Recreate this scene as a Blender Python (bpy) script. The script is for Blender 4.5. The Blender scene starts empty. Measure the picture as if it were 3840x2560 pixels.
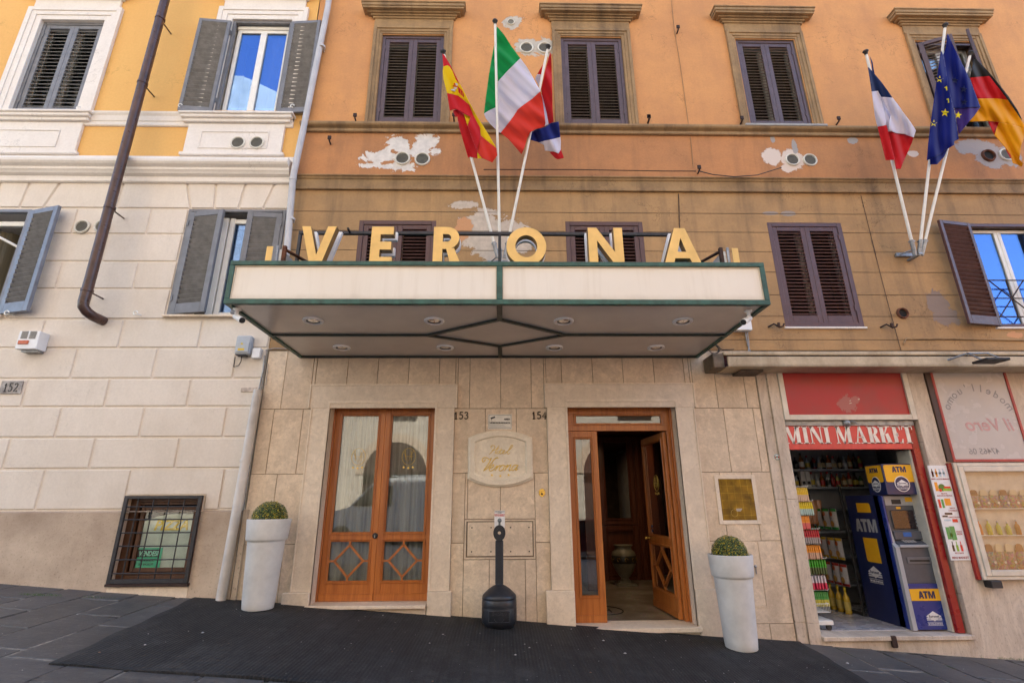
import bpy, math, random
from mathutils import Vector, Matrix
from mathutils.geometry import tessellate_polygon
random.seed(7)
C = bpy.context.scene.collection
# ------------------------------------------------------------------ camera
FPX, PIT, YAW, ROL = 1884.4466, 0.309799751, 0.0211012997, -0.00588223
DIST, EYE = 7.0, 1.4
def cam_axes():
    cp, sp, cy, sy = math.cos(PIT), math.sin(PIT), math.cos(YAW), math.sin(YAW)
    f = Vector((sy*cp, cy*cp, sp)); r0 = Vector((cy, -sy, 0)); u = r0.cross(f)
    cr, sr = math.cos(ROL), math.sin(ROL)
    return cr*r0+sr*u, -sr*r0+cr*u, f
RR, UU, FF = cam_axes()
ORG = {'z1': (0, 0, .5484), 'z2': (1200, 0, .5484), 'z3': (2400, 0, .6122), 'z4': (0, 700, .5484), 'z5': (800, 700, .5484),
       'z6': (1700, 700, .5484), 'zR': (2560, 760, .5484), 'BL': (0, 1700, .5484), 'd1': (800, 1400, .6378), 'd2': (1600, 1400, .6378),
       'm1': (2800, 1350, .4422), 'm2': (2800, 1850, .4527), 's': (0, 0, 1), 'v': (0, 0, 1.6327), 'f1': (1600, 60, .3699),
       'f2': (3200, 150, .3188), 'f3': (3400, 100, .3826), 'n1': (2900, 1640, .2551), 'n2': (2950, 2000, .2551), 'n3': (3500, 1700, .3445),
       'n4': (3500, 750, .3825), 'w1': (400, 1850, .2487), 'w2': (0, 750, .4146), 'pl': (1720, 1580, .17857), 'r1': (2200, 1550, .5294)}
def ray(k, x, y):
    ox, oy, s = ORG[k]
    return (ox+x*s-1920)/FPX*RR-(oy+y*s-1280)/FPX*UU+FF
CAM = Vector((0, -DIST, EYE))
def P(k, x, y, Y=0.0):          # point of a measured sight line on the plane y = Y (survey of the facade)
    d = ray(k, x, y); return CAM+d*((Y+DIST)/d.y)
def XZ(k, x, y, Y=0.0):
    p = P(k, x, y, Y); return p.x, p.z
def PT(k, x, y, c, m):           # on the tilted plane y = c + m*z
    d = ray(k, x, y); s = (c+m*EYE+DIST)/(d.y-m*d.z); return CAM+d*s
def PZ(k, x, y, z):
    d = ray(k, x, y); return CAM+d*((z-EYE)/d.z)
def G(x, y): return .006-.0757*x+.03*min(y, 0)
cam = bpy.data.cameras.new('camera'); co = bpy.data.objects.new('camera', cam); C.objects.link(co)
co.matrix_world = Matrix.Translation(CAM) @ Matrix((RR, UU, -FF)).transposed().to_4x4()
cam.sensor_width = 36; cam.lens = FPX/3840*36; cam.clip_start = .05; cam.clip_end = 800
bpy.context.scene.camera = co
# ------------------------------------------------------------------ mesh builder
WL = {}
class MB:
    def __init__(s): s.v = []; s.f = []; s.m = []; s.s = []
    def face(s, pts, mi=0, sm=False):
        n = len(s.v); s.v += [Vector(p) for p in pts]; s.f.append(tuple(range(n, n+len(pts)))); s.m.append(mi); s.s.append(sm)
    def faces(s, vs, fs, mi=0, sm=False):
        n = len(s.v); s.v += [Vector(p) for p in vs]
        for f in fs: s.f.append(tuple(i+n for i in f)); s.m.append(mi); s.s.append(sm)
    def box(s, x0, x1, y0, y1, z0, z1, mi=0, b=0.0):
        if x1 < x0: x0, x1 = x1, x0
        if y1 < y0: y0, y1 = y1, y0
        if z1 < z0: z0, z1 = z1, z0
        b = min(b, (x1-x0)*.45, (y1-y0)*.45, (z1-z0)*.45)
        if b <= 0:
            v = [(x, y, z) for z in (z0, z1) for y in (y0, y1) for x in (x0, x1)]
            s.faces(v, [(0, 1, 5, 4), (1, 3, 7, 5), (3, 2, 6, 7), (2, 0, 4, 6), (4, 5, 7, 6), (0, 2, 3, 1)], mi); return
        v = []
        for sx in (0, 1):
            for sy in (0, 1):
                for sz in (0, 1):
                    X, Y, Z = (x0, x1)[sx], (y0, y1)[sy], (z0, z1)[sz]
                    ix, iy, iz = X+(b, -b)[sx], Y+(b, -b)[sy], Z+(b, -b)[sz]
                    v += [(X, iy, iz), (ix, Y, iz), (ix, iy, Z)]
        def i(sx, sy, sz, a): return (sx*4+sy*2+sz)*3+a
        F = []
        for a in (0, 1):
            F += [tuple(i(a, p, q, 0) for p, q in ((0, 0), (1, 0), (1, 1), (0, 1))), tuple(i(p, a, q, 1) for p, q in ((0, 0), (1, 0), (1, 1), (0, 1))),
                  tuple(i(p, q, a, 2) for p, q in ((0, 0), (1, 0), (1, 1), (0, 1)))]
        for p in (0, 1):
            for q in (0, 1):
                F += [(i(p, q, 0, 0), i(p, q, 0, 1), i(p, q, 1, 1), i(p, q, 1, 0)), (i(p, 0, q, 0), i(p, 0, q, 2), i(p, 1, q, 2), i(p, 1, q, 0)),
                      (i(0, p, q, 1), i(0, p, q, 2), i(1, p, q, 2), i(1, p, q, 1))]
                for r in (0, 1): F.append((i(p, q, r, 0), i(p, q, r, 1), i(p, q, r, 2)))
        s.faces(v, F, mi)
    def prism(s, loops, y0, y1, mi=0, mside=None, back=True):   # polygon(s) in x,z extruded from y0 (front) to y1
        if not isinstance(loops[0][0], (tuple, list, Vector)): loops = [loops]
        ms = mi if mside is None else mside
        flat = [p for l in loops for p in l]
        tris = tessellate_polygon([[Vector((p[0], p[1], 0)) for p in l] for l in loops])
        s.faces([(p[0], y0, p[1]) for p in flat], [tuple(t) for t in tris], mi)
        if back: s.faces([(p[0], y1, p[1]) for p in flat], [tuple(t) for t in tris], mi)
        for l in loops:
            n = len(l)
            s.faces([(p[0], y0, p[1]) for p in l]+[(p[0], y1, p[1]) for p in l], [(k, (k+1) % n, n+(k+1) % n, n+k) for k in range(n)], ms)
    def raised(s, poly, y0, y1, ch, mi=0):  # convex x,z panel with a chamfered edge: outline at y1, face inset by ch at y0
        n = len(poly); a = sum(poly[i][0]*poly[(i+1) % n][1]-poly[(i+1) % n][0]*poly[i][1] for i in range(n))
        if a < 0: poly = poly[::-1]
        ins = []
        for i in range(n):
            p0, p, p1 = Vector(poly[i-1]), Vector(poly[i]), Vector(poly[(i+1) % n])
            d0 = (p-p0).normalized(); d1 = (p1-p).normalized(); n0 = Vector((-d0.y, d0.x)); n1 = Vector((-d1.y, d1.x))
            m = n0+n1; ins.append(p+m*(ch/max(.3, 1+n0.dot(n1))))
        ym = y1+(y0-y1)*.5
        A = [(p[0], y1, p[1]) for p in poly]; B = [(p.x, y0, p.y) for p in ins]
        s.faces(A+B, [tuple(range(n, 2*n))]+[(k, (k+1) % n, n+(k+1) % n, n+k) for k in range(n)], mi)
    def tube(s, pts, r, n=8, mi=0, caps=True, sm=True):
        pts = [Vector(p) for p in pts]; rs = r if isinstance(r, (list, tuple)) else [r]*len(pts)
        rings = []; up = None
        for i, p in enumerate(pts):
            d = (pts[min(i+1, len(pts)-1)]-pts[max(i-1, 0)]).normalized()
            if up is None:
                up = Vector((0, 0, 1)) if abs(d.z) < .9 else Vector((0, 1, 0))
            a = d.cross(up).normalized(); bb = a.cross(d).normalized(); up = bb
            rings.append([p+(a*math.cos(2*math.pi*k/n)+bb*math.sin(2*math.pi*k/n))*rs[i] for k in range(n)])
        v = [q for R in rings for q in R]; F = []
        for i in range(len(pts)-1):
            for k in range(n): F.append((i*n+k, i*n+(k+1) % n, (i+1)*n+(k+1) % n, (i+1)*n+k))
        s.faces(v, F, mi, sm)
        if caps: s.face(rings[0], mi); s.face(rings[-1], mi)
    def lathe(s, prof, c=(0, 0, 0), n=24, mi=0, sm=True, M=None):  # prof: (r, z[, mi])
        c = Vector(c); v = []
        for p in prof:
            for k in range(n):
                q = Vector((p[0]*math.cos(2*math.pi*k/n), p[0]*math.sin(2*math.pi*k/n), p[1]))
                if M: q = M @ q
                v.append(c+q)
        base = len(s.v); s.v += v
        for i in range(len(prof)-1):
            m = prof[i][2] if len(prof[i]) > 2 else mi
            for k in range(n):
                s.f.append((base+i*n+k, base+i*n+(k+1) % n, base+(i+1)*n+(k+1) % n, base+(i+1)*n+k)); s.m.append(m); s.s.append(sm)
    def xf(s, M): s.v = [M @ p for p in s.v]; return s
    def add(s, o):
        n = len(s.v); s.v += [p.copy() for p in o.v]; s.f += [tuple(i+n for i in f) for f in o.f]; s.m += o.m; s.s += o.s; return s
    def build(s, name, mats, parent=None, label=None, cat=None, group=None, kind=None, origin=None):
        if not isinstance(mats, (list, tuple)): mats = [mats]
        if parent is not None: off = WL[parent.name]
        elif origin is not None: off = Vector(origin)
        elif kind: off = Vector((0, 0, 0))
        else:
            xs = [p.x for p in s.v]; ys = [p.y for p in s.v]; zs = [p.z for p in s.v]
            off = Vector(((min(xs)+max(xs))/2, (min(ys)+max(ys))/2, min(zs)))
        me = bpy.data.meshes.new(name); me.from_pydata([tuple(p-off) for p in s.v], [], s.f)
        for m in mats: me.materials.append(m)
        me.polygons.foreach_set('material_index', s.m); me.polygons.foreach_set('use_smooth', s.s); me.update()
        o = bpy.data.objects.new(name, me); C.objects.link(o)
        if parent is not None: o.parent = parent
        else: o.location = off
        WL[o.name] = off
        tag(o, label, cat, group, kind); return o
def tag(o, label=None, cat=None, group=None, kind=None):
    for k, v in (('label', label), ('category', cat), ('group', group), ('kind', kind)):
        if v: o[k] = v
    return o
def thing(name, label, cat, loc, group=None):
    o = bpy.data.objects.new(name, None); C.objects.link(o); o.location = loc; o.empty_display_size = .1
    WL[o.name] = Vector(loc); return tag(o, label, cat, group)
def copy_tree(o, loc=None, label=None, parent=None, rotz=None):
    c = o.copy(); C.objects.link(c)
    if parent is not None: c.parent = parent
    if loc is not None: c.location = loc
    if rotz is not None: c.rotation_euler = (0, 0, rotz)
    if label: c['label'] = label
    WL[c.name] = Vector(c.location)
    for ch in list(o.children): copy_tree(ch, parent=c)
    return c
def cells(mb, x0, x1, z0, z1, holes, y, mi=0):
    xs = sorted({x0, x1, *[min(max(v, x0), x1) for h in holes for v in h[:2]]}); zs = sorted({z0, z1, *[min(max(v, z0), z1) for h in holes for v in h[2:4]]})
    for a, b in zip(xs, xs[1:]):
        for c, d in zip(zs, zs[1:]):
            mx, mz = (a+b)/2, (c+d)/2
            if any(h[0] < mx < h[1] and h[2] < mz < h[3] for h in holes): continue
            mb.face([(a, y, c), (b, y, c), (b, y, d), (a, y, d)], mi)
def rects_minus(r, holes):
    out = [r]
    for h in holes:
        nx = []
        for a in out:
            x0, x1, z0, z1 = a
            if h[1] <= x0 or h[0] >= x1 or h[3] <= z0 or h[2] >= z1: nx.append(a); continue
            if h[0] > x0: nx.append((x0, h[0], z0, z1))
            if h[1] < x1: nx.append((h[1], x1, z0, z1))
            X0, X1 = max(x0, h[0]), min(x1, h[1])
            if h[2] > z0: nx.append((X0, X1, z0, h[2]))
            if h[3] < z1: nx.append((X0, X1, h[3], z1))
        out = nx
    return out
def text_mb(txt, size, x, z, y, align='CENTER', bold=0.0, ext=.002, sx=1.0, shear=0.0, M=None, mirror=False, sp=1.0):
    cu = bpy.data.curves.new('t', 'FONT'); cu.body = txt; cu.size = size; cu.align_x = align; cu.offset = bold; cu.extrude = ext
    cu.shear = shear; cu.resolution_u = 3; cu.space_character = sp
    o = bpy.data.objects.new('t', cu); C.objects.link(o); bpy.context.view_layer.update()
    me = bpy.data.meshes.new_from_object(o.evaluated_get(bpy.context.evaluated_depsgraph_get()))
    mb = MB(); vs = []
    for v in me.vertices:
        a, b, c = v.co; a *= sx*(-1 if mirror else 1)
        vs.append((x+a, y-c, z+b) if M is None else M @ Vector((a, -c, b)))
    mb.faces(vs, [tuple(p.vertices) for p in me.polygons])
    bpy.data.objects.remove(o); bpy.data.curves.remove(cu); bpy.data.meshes.remove(me)
    return mb
# ------------------------------------------------------------------ materials
def srgb(r, g, b):
    f = lambda c: (c/255/12.92) if c/255 <= .04045 else ((c/255+.055)/1.055)**2.4
    return (f(r), f(g), f(b), 1)
class NT:
    def __init__(s, name):
        s.mat = bpy.data.materials.new(name); s.mat.use_nodes = True; s.t = s.mat.node_tree
        s.b = s.t.nodes['Principled BSDF']; s.geo = None
    def n(s, typ, ins=None, **pr):
        nd = s.t.nodes.new('ShaderNode'+typ)
        for k, v in pr.items(): setattr(nd, k, v)
        for k, v in (ins or {}).items(): s.set(nd.inputs[k], v)
        return nd
    def set(s, sock, v):
        if hasattr(v, 'is_linked') or isinstance(v, bpy.types.NodeSocket): s.t.links.new(v, sock)
        else: sock.default_value = v
    def pos(s, scale=(1, 1, 1), obj=False):
        if obj: src = s.n('TexCoord').outputs['Object']
        else: src = s.n('NewGeometry').outputs['Position']
        return s.n('Mapping', {'Vector': src, 'Scale': scale}).outputs[0]
    def noise(s, sc, det=6, rough=.6, vec=None, dist=0.0):
        return s.n('TexNoise', {'Vector': vec if vec is not None else s.pos(), 'Scale': sc, 'Detail': det, 'Roughness': rough, 'Distortion': dist}).outputs['Fac']
    def ramp(s, fac, a, b, ca=(0, 0, 0, 1), cb=(1, 1, 1, 1)):
        r = s.n('ValToRGB', {'Fac': fac}); e = r.color_ramp.elements; e[0].position = a; e[1].position = b; e[0].color = ca; e[1].color = cb
        return r.outputs[0]
    def mix(s, fac, a, b, mode='MIX'):
        m = s.n('Mix', data_type='RGBA', blend_type=mode); s.set(m.inputs[0], fac); s.set(m.inputs[6], a); s.set(m.inputs[7], b); return m.outputs[2]
    def math(s, op, a, b=0.0):
        m = s.n('Math', operation=op); s.set(m.inputs[0], a); s.set(m.inputs[1], b); return m.outputs[0]
    def bump(s, h, st=.3, d=.01):
        b = s.n('Bump', {'Height': h, 'Strength': st, 'Distance': d}); s.set(s.b.inputs['Normal'], b.outputs[0])
    def out(s, col=None, rough=None, metal=None, spec=None):
        if col is not None: s.set(s.b.inputs['Base Color'], col)
        if rough is not None: s.set(s.b.inputs['Roughness'], rough)
        if metal is not None: s.set(s.b.inputs['Metallic'], metal)
        if spec is not None: s.set(s.b.inputs['Specular IOR Level'], spec)
        return s.mat
    def patch(s, col, spots, pc, amp=1.0, nsc=4.0, soft=.03):   # irregular patches: (cx, cz, rx, rz)
        pos = s.n('NewGeometry').outputs['Position']; nz = s.math('ADD', s.math('MULTIPLY', s.noise(nsc*.8, 12, .72, s.pos(), .6), 1.5), -.25)
        sep = s.n('SeparateXYZ', {0: pos}); acc = None
        for cx, cz, rx, rz in spots:
            dx = s.math('DIVIDE', s.math('SUBTRACT', sep.outputs[0], cx), rx); dz = s.math('DIVIDE', s.math('SUBTRACT', sep.outputs[2], cz), rz)
            d = s.math('SQRT', s.math('ADD', s.math('MULTIPLY', dx, dx), s.math('MULTIPLY', dz, dz)))
            acc = d if acc is None else s.math('MINIMUM', acc, d)
        v = s.math('ADD', acc, s.math('MULTIPLY', s.math('SUBTRACT', nz, .5), amp*2)); v = s.math('ADD', v, s.math('MULTIPLY', s.math('SUBTRACT', s.noise(nsc*6, 8, .7), .5), .55))
        v = s.math('MULTIPLY', v, .5); rim = s.ramp(v, .5, .545, (1, 1, 1, 1), (0, 0, 0, 1)); col = s.mix(s.math('MULTIPLY', rim, .4), col, (.16, .09, .05, 1))
        m = s.ramp(v, .5-soft*.5, .5+soft*.5, (1, 1, 1, 1), (0, 0, 0, 1)); return s.mix(m, col, pc), m
def simple(name, col, rough=.5, metal=0.0, var=.12, nsc=8, bump=0.0, bsc=60, spec=.5, obj=True):
    t = NT(name); p = t.pos(obj=obj)
    d = tuple(c*(1-var*1.3) for c in col[:3])+(1,); l = tuple(min(1, c*(1+var)) for c in col[:3])+(1,)
    c = t.mix(t.ramp(t.noise(nsc, 5, .6, p), .3, .7), d, l)
    if bump: t.bump(t.noise(bsc, 4, .6, p), bump, .005)
    rr = t.n('MapRange', {'Value': t.noise(nsc*3, 3, .5, p), 'From Min': .3, 'From Max': .7, 'To Min': max(0, rough-.07), 'To Max': min(1, rough+.1)}).outputs[0]
    return t.out(c, rr, metal, spec)
def plaster(name, base, dirt, streak=.5, nsc=1.3, spots=(), pc=(.7, .66, .6, 1), more=(), amp=1.0, bump=.25, rough=.85, cracks=.7, island=0.0):
    t = NT(name); big = t.noise(nsc, 7, .62, t.pos()); st = t.noise(1.0, 6, .6, t.pos((3.2, 1, .35)))
    fine = t.noise(28, 6, .7, t.pos())
    c = t.mix(t.ramp(big, .42, .72), base, t.mix(.55, base, dirt))
    c = t.mix(t.math('MULTIPLY', t.ramp(t.noise(nsc*3.7, 8, .7), .46, .72), .3), c, dirt)
    if island: c = t.mix(t.math('MULTIPLY', t.n('NewGeometry').outputs['Random Per Island'], island), c, dirt)
    c = t.mix(t.math('MULTIPLY', t.ramp(st, .5, .78), streak), c, dirt)
    c = t.mix(t.math('MULTIPLY', t.ramp(fine, .35, .7), .16), c, t.mix(.5, dirt, (0, 0, 0, 1)), 'MIX')
    ck = t.ramp(t.math('ABSOLUTE', t.math('SUBTRACT', t.noise(2.1, 9, .62, t.pos(), .5), .5)), .0, .0045, (1, 1, 1, 1), (0, 0, 0, 1)); ck = t.math('MULTIPLY', ck, t.ramp(t.noise(.9, 3, .5), .54, .6))
    c = t.mix(t.math('MULTIPLY', ck, cracks), c, tuple(x*.35 for x in dirt[:3])+(1,))
    h = t.math('SUBTRACT', fine, ck)
    if spots:
        c, m = t.patch(c, spots, amp=amp, pc=t.mix(t.ramp(t.noise(9, 8, .7), .35, .7), pc, tuple(x*.72 for x in pc[:3])+(1,))); h = t.math('SUBTRACT', h, t.math('MULTIPLY', m, 2.5))
    for sp, col, amp, nn in more: c, m = t.patch(c, sp, col, amp, nn)
    t.bump(t.math('ADD', h, t.math('MULTIPLY', t.noise(7, 5, .6, t.pos()), .8)), bump, .008)
    return t.out(c, rough, 0, .25)
M = {}
# ------------------------------------------------------------------ material list
def stone(name, base, dark, rough=.55, var=.5, bump=.12, joints=.3, vein=True):
    t = NT(name); rnd = t.n('NewGeometry').outputs['Random Per Island']
    off = t.n('VectorMath', {0: t.pos(), 1: t.n('CombineXYZ', {0: t.math('MULTIPLY', rnd, 37.), 1: rnd, 2: t.math('MULTIPLY', rnd, 19.)}).outputs[0]}, operation='ADD').outputs[0]
    cl = t.noise(1.6, 8, .62, off, .8); fine = t.noise(60, 4, .6, t.pos()); low = t.noise(1.0, 5, .6, t.pos((2.5, 1, .6)))
    c = t.mix(t.ramp(cl, .38, .66), base, t.mix(var, base, dark)); pal = t.noise(4.2, 9, .72, off, 1.4); c = t.mix(t.math('MULTIPLY', t.ramp(pal, .50, .64), .6), c, tuple(min(1, x*1.18) for x in base[:3])+(1,))
    c = t.mix(t.math('MULTIPLY', t.ramp(t.noise(6.5, 9, .78, off, .9), .48, .66), .5), c, dark); c = t.mix(t.math('MULTIPLY', t.ramp(t.noise(26, 7, .75, off), .48, .66), .35), c, tuple(x*.85 for x in dark[:3])+(1,))
    c = t.mix(t.math('MULTIPLY', rnd, .26), c, dark)
    if vein:
        vn = t.noise(3.4, 9, .75, off, 2.2)
        vm = t.ramp(t.math('ABSOLUTE', t.math('SUBTRACT', vn, .5)), 0.0, .035, (1, 1, 1, 1), (0, 0, 0, 1))
        c = t.mix(t.math('MULTIPLY', vm, .22), c, dark)
    c = t.mix(t.math('MULTIPLY', t.ramp(low, .52, .8), joints), c, tuple(x*.85 for x in dark[:3])+(1,))
    c = t.mix(t.math('MULTIPLY', t.ramp(fine, .5, .75), .15), c, dark)
    t.bump(fine, bump, .004); return t.out(c, rough, 0, .35)
ORANGE = (.66, .32, .12, 1); OCHRE = (.47, .285, .13, 1)
M['orange'] = plaster('orange_plaster', ORANGE, (.40, .19, .095, 1), .35, .7,
    spots=[(.17, 9.78, .2, .16), (.50, 9.2, .26, .2), (.76, 9.2, .24, .2)], pc=(.55, .5, .42, 1))
M['orange_low'] = plaster('orange_band_plaster', (.53, .245, .10, 1), (.27, .14, .075, 1), .75, .9,
    spots=[(-2.0, 6.82, .30, .12), (-1.72, 7.08, .2, .13), (-1.25, 7.12, .2, .2), (-1.9, 6.66, .36, .06), (-1.62, 6.72, .2, .15), (-1.40, 6.95, .12, .22)], pc=(.76, .71, .65, 1), amp=1.5,
    more=[([(4.53, 6.9, .17, .17), (4.74, 6.67, .1, .09), (4.86, 6.84, .2, .2), (6.96, 6.98, .1, .06)], (.66, .56, .48, 1), .5, 9.0),
          ([(8.05, 7.12, .3, .17), (8.27, 6.95, .26, .26), (8.6, 6.95, .2, .2), (5.98, 7.24, .09, .07), (4.95, 7.1, .05, .14), (4.6, 7.25, .04, .08)], (.36, .33, .31, 1), .6, 7.0)])
M['ochre'] = plaster('ochre_plaster', OCHRE, (.17, .115, .07, 1), .85, .65,
    spots=[(-.62, 5.93, .22, .07), (-.28, 5.62, .34, .22), (.1, 5.45, .3, .26), (-.1, 5.15, .3, .3), (.35, 5.3, .16, .2), (-.45, 5.35, .2, .16)], pc=(.62, .52, .42, 1),
    more=[([(4.32, 5.81, .13, .035), (4.62, 5.81, .12, .05), (7.2, 5.25, .12, .12), (7.42, 4.72, .14, .14)], (.30, .25, .21, 1), .5, 8.0),
          ([(6.66, 4.25, .17, .2), (6.72, 4.05, .18, .16)], (.25, .19, .155, 1), .8, 6.0),
          ([(-.6, 5.5, .14, .2), (8.5, 3.9, .7, .12), (7.7, 3.75, .12, .05)], (.58, .30, .15, 1), .7, 8.0)])
M['trim'] = plaster('brown_moulding', (.38, .245, .12, 1), (.10, .07, .05, 1), .9, 1.7, bump=.15)
M['marble'] = stone('marble_cladding', (.80, .645, .475, 1), (.46, .35, .245, 1))
M['marble_trim'] = stone('marble_surround', (.82, .69, .54, 1), (.56, .455, .345, 1), .6, .3, .2, .2, False)
def travert(name, a, b):
    t = NT(name); g = t.noise(1, 9, .7, t.pos((9, 1, 2.2)), .9); p = t.noise(1, 4, .65, t.pos((70, 1, 22)))
    c = t.mix(t.ramp(g, .35, .68), a, b); c = t.mix(t.math('MULTIPLY', t.ramp(p, .58, .66), .6), c, tuple(x*.45 for x in b[:3])+(1,))
    c = t.mix(t.math('MULTIPLY', t.ramp(t.noise(1.1, 6, .6), .5, .7), .35), c, (.2, .15, .11, 1))
    t.bump(t.math('SUBTRACT', g, t.ramp(p, .58, .66)), .25, .006); return t.out(c, .7, 0, .3)
M['travertine'] = travert('travertine', (.70, .59, .47, 1), (.48, .385, .30, 1))
M['white_wall'] = plaster('cream_rusticated_plaster', (.80, .715, .615, 1), (.60, .51, .41, 1), .32, .6, bump=.1, island=.14, cracks=.25)
M['white_trim'] = plaster('white_moulding', (.82, .765, .70, 1), (.68, .61, .54, 1), .3, .8, bump=.08)
M['yellow'] = plaster('yellow_plaster', (.78, .46, .15, 1), (.72, .38, .12, 1), .3, .5, bump=.1)
def plinth_m():
    t = NT('travertine_plinth'); pit = t.noise(34, 5, .75); big = t.noise(1.4, 7, .65)
    c = t.mix(t.ramp(big, .3, .7), (.68, .55, .42, 1), (.42, .32, .235, 1)); z = t.n('SeparateXYZ', {0: t.n('NewGeometry').outputs['Position']}).outputs[2]
    c = t.mix(t.math('MULTIPLY', t.ramp(pit, .56, .66), .55), c, (.17, .125, .09, 1))
    dz = t.math('SUBTRACT', t.math('ADD', z, t.math('MULTIPLY', t.noise(2.5, 6, .7), .8)), .9)
    c = t.mix(t.math('MULTIPLY', t.ramp(dz, .3, .75), .38), c, (.27, .19, .135, 1))
    t.bump(pit, .3, .006); return t.out(c, .85, 0, .2)
M['plinth'] = plinth_m()
M['shut_grey'] = simple('grey_shutter_paint', (.165, .165, .175), .45, 0, .15, 6)
M['shut_blue'] = simple('blue_grey_shutter_paint', (.17, .185, .225), .4, 0, .15, 6)
M['shut_purple'] = simple('purple_brown_shutter_paint', (.088, .052, .052), .42, 0, .15, 6)
M['shut_maroon'] = simple('maroon_shutter_paint', (.085, .036, .032), .4, 0, .15, 6)
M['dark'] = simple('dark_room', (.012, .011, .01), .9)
M['white_paint'] = simple('white_paint', (.78, .76, .70), .35, 0, .05)
M['white_plastic'] = simple('white_plastic', (.76, .76, .76), .4, 0, .05)
M['grey_plastic'] = simple('grey_plastic', (.42, .45, .48), .4, 0, .06)
M['grey_metal'] = simple('galvanised_metal', (.30, .31, .32), .45, .6, .25, 20)
M['dark_metal'] = simple('dark_metal', (.035, .033, .035), .5, .3, .3, 12)
M['rust'] = simple('rusty_metal', (.13, .045, .02), .8, .2, .5, 14)
M['rust_dark'] = simple('dark_rusty_iron', (.045, .022, .015), .75, .2, .4, 14)
M['pipe_grey'] = simple('grey_painted_pipe', (.50, .49, .49), .45, 0, .12, 3)
M['pipe_white'] = simple('white_painted_pipe', (.62, .58, .54), .5, 0, .18, 3)
M['pipe_brown'] = simple('brown_enamel_pipe', (.075, .035, .026), .32, .1, .3, 5)
M['green'] = simple('green_enamel', (.022, .085, .062), .42, 0, .38, 9, .1, 40)
M['green_dark'] = simple('dark_green_enamel', (.012, .024, .020), .4, 0, .2, 4)
def fascia_m():
    t = NT('cream_acrylic_panel'); z = t.n('SeparateXYZ', {0: t.n('NewGeometry').outputs['Position']}).outputs[2]; st = t.noise(1, 7, .65, t.pos((7, 1, .5)))
    c = t.mix(t.ramp(t.noise(.8, 4, .5), .3, .7), (.82, .755, .655, 1), (.78, .70, .59, 1)); c = t.mix(t.math('MULTIPLY', t.ramp(st, .5, .75), .28), c, (.52, .43, .31, 1))
    e = t.ramp(t.math('ADD', t.math('SUBTRACT', z, 3.0), t.math('MULTIPLY', t.noise(5, 6, .7), -.09)), .40, .47, (1, 1, 1, 1), (0, 0, 0, 1)); c = t.mix(t.math('MULTIPLY', e, .4), c, (.36, .28, .19, 1))
    return t.out(c, .3, 0, .4)
M['fascia'] = fascia_m()
M['soffit'] = simple('glossy_grey_lacquer', (.68, .62, .555), .13, 0, .06, 2, spec=.6, obj=False)
M['cream_edge'] = simple('aged_cream_plastic', (.62, .52, .38), .5)
M['gold_face'] = simple('gold_anodised_face', (.72, .46, .15), .36, .25, .10, 5, obj=False)
M['gold_side'] = simple('bronze_return', (.30, .19, .08), .35, .4, .1)
M['brass'] = simple('brass', (.72, .46, .10), .25, .9, .15, 20)
M['gold_leaf'] = simple('gold_leaf_inlay', (.80, .55, .12), .35, .5, .1, 40)
M['glass_lens'] = simple('lamp_lens', (.95, .95, .93), .08, .85, .15, 40)
def wood(name, a, b, rough=.32, sc=1.0):
    t = NT(name); p = t.pos((14*sc, 6*sc, .9*sc)); g = t.noise(1, 7, .65, p, 1.2); l = t.noise(1, 3, .5, t.pos((80*sc, 30*sc, 3*sc)))
    c = t.mix(t.ramp(g, .3, .72), a, b); c = t.mix(t.math('MULTIPLY', t.ramp(l, .45, .7), .25), c, tuple(x*.5 for x in b[:3])+(1,))
    t.bump(l, .06, .002); return t.out(c, rough, 0, .5)
M['wood'] = wood('varnished_orange_wood', (.56, .195, .042, 1), (.34, .10, .022, 1))
M['wood_dark'] = wood('dark_mahogany', (.16, .045, .018, 1), (.07, .02, .009, 1), .3)
M['wood_old'] = wood('old_brown_window_wood', (.13, .05, .016, 1), (.055, .022, .009, 1), .5)
def glass(name, tint, lo=.12, hi=.9, rough=.0, refl=(1, 1, 1, 1), blend=.35):
    m = bpy.data.materials.new(name); m.use_nodes = True; t = m.node_tree; t.nodes.clear()
    o = t.nodes.new('ShaderNodeOutputMaterial'); mx = t.nodes.new('ShaderNodeMixShader'); tr = t.nodes.new('ShaderNodeBsdfTransparent')
    gl = t.nodes.new('ShaderNodeBsdfGlossy'); lw = t.nodes.new('ShaderNodeLayerWeight'); mr = t.nodes.new('ShaderNodeMapRange')
    tr.inputs[0].default_value = tint; gl.inputs['Roughness'].default_value = rough; gl.inputs['Color'].default_value = refl
    lw.inputs[0].default_value = blend; mr.inputs['To Min'].default_value = lo; mr.inputs['To Max'].default_value = hi
    t.links.new(lw.outputs['Fresnel'], mr.inputs['Value']); t.links.new(mr.outputs[0], mx.inputs[0])
    t.links.new(tr.outputs[0], mx.inputs[1]); t.links.new(gl.outputs[0], mx.inputs[2]); t.links.new(mx.outputs[0], o.inputs[0]); return m
M['glass'] = glass('window_glass', (.86, .89, .87, 1), .05, .85)
M['glass_sky'] = glass('sky_tinted_window_glass', (.80, .84, .88, 1), .24, .8, refl=(.30, .48, .85, 1))  # sky blue put into the reflection colour to deepen the mirrored sky
M['glass_thin'] = glass('display_glass', (.93, .95, .94, 1), .035, .6, blend=.2)
def curtain_m(name, a, b):
    t = NT(name); w = t.noise(1, 4, .5, t.pos((16, 16, .4)), .4); return t.out(t.mix(t.ramp(w, .3, .7), a, b), .9)
M['curtain'] = curtain_m('sheer_curtain', (.86, .80, .72, 1), (.32, .29, .26, 1))
M['curtain_w'] = curtain_m('white_curtain', (.9, .89, .88, 1), (.55, .56, .6, 1))
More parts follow.
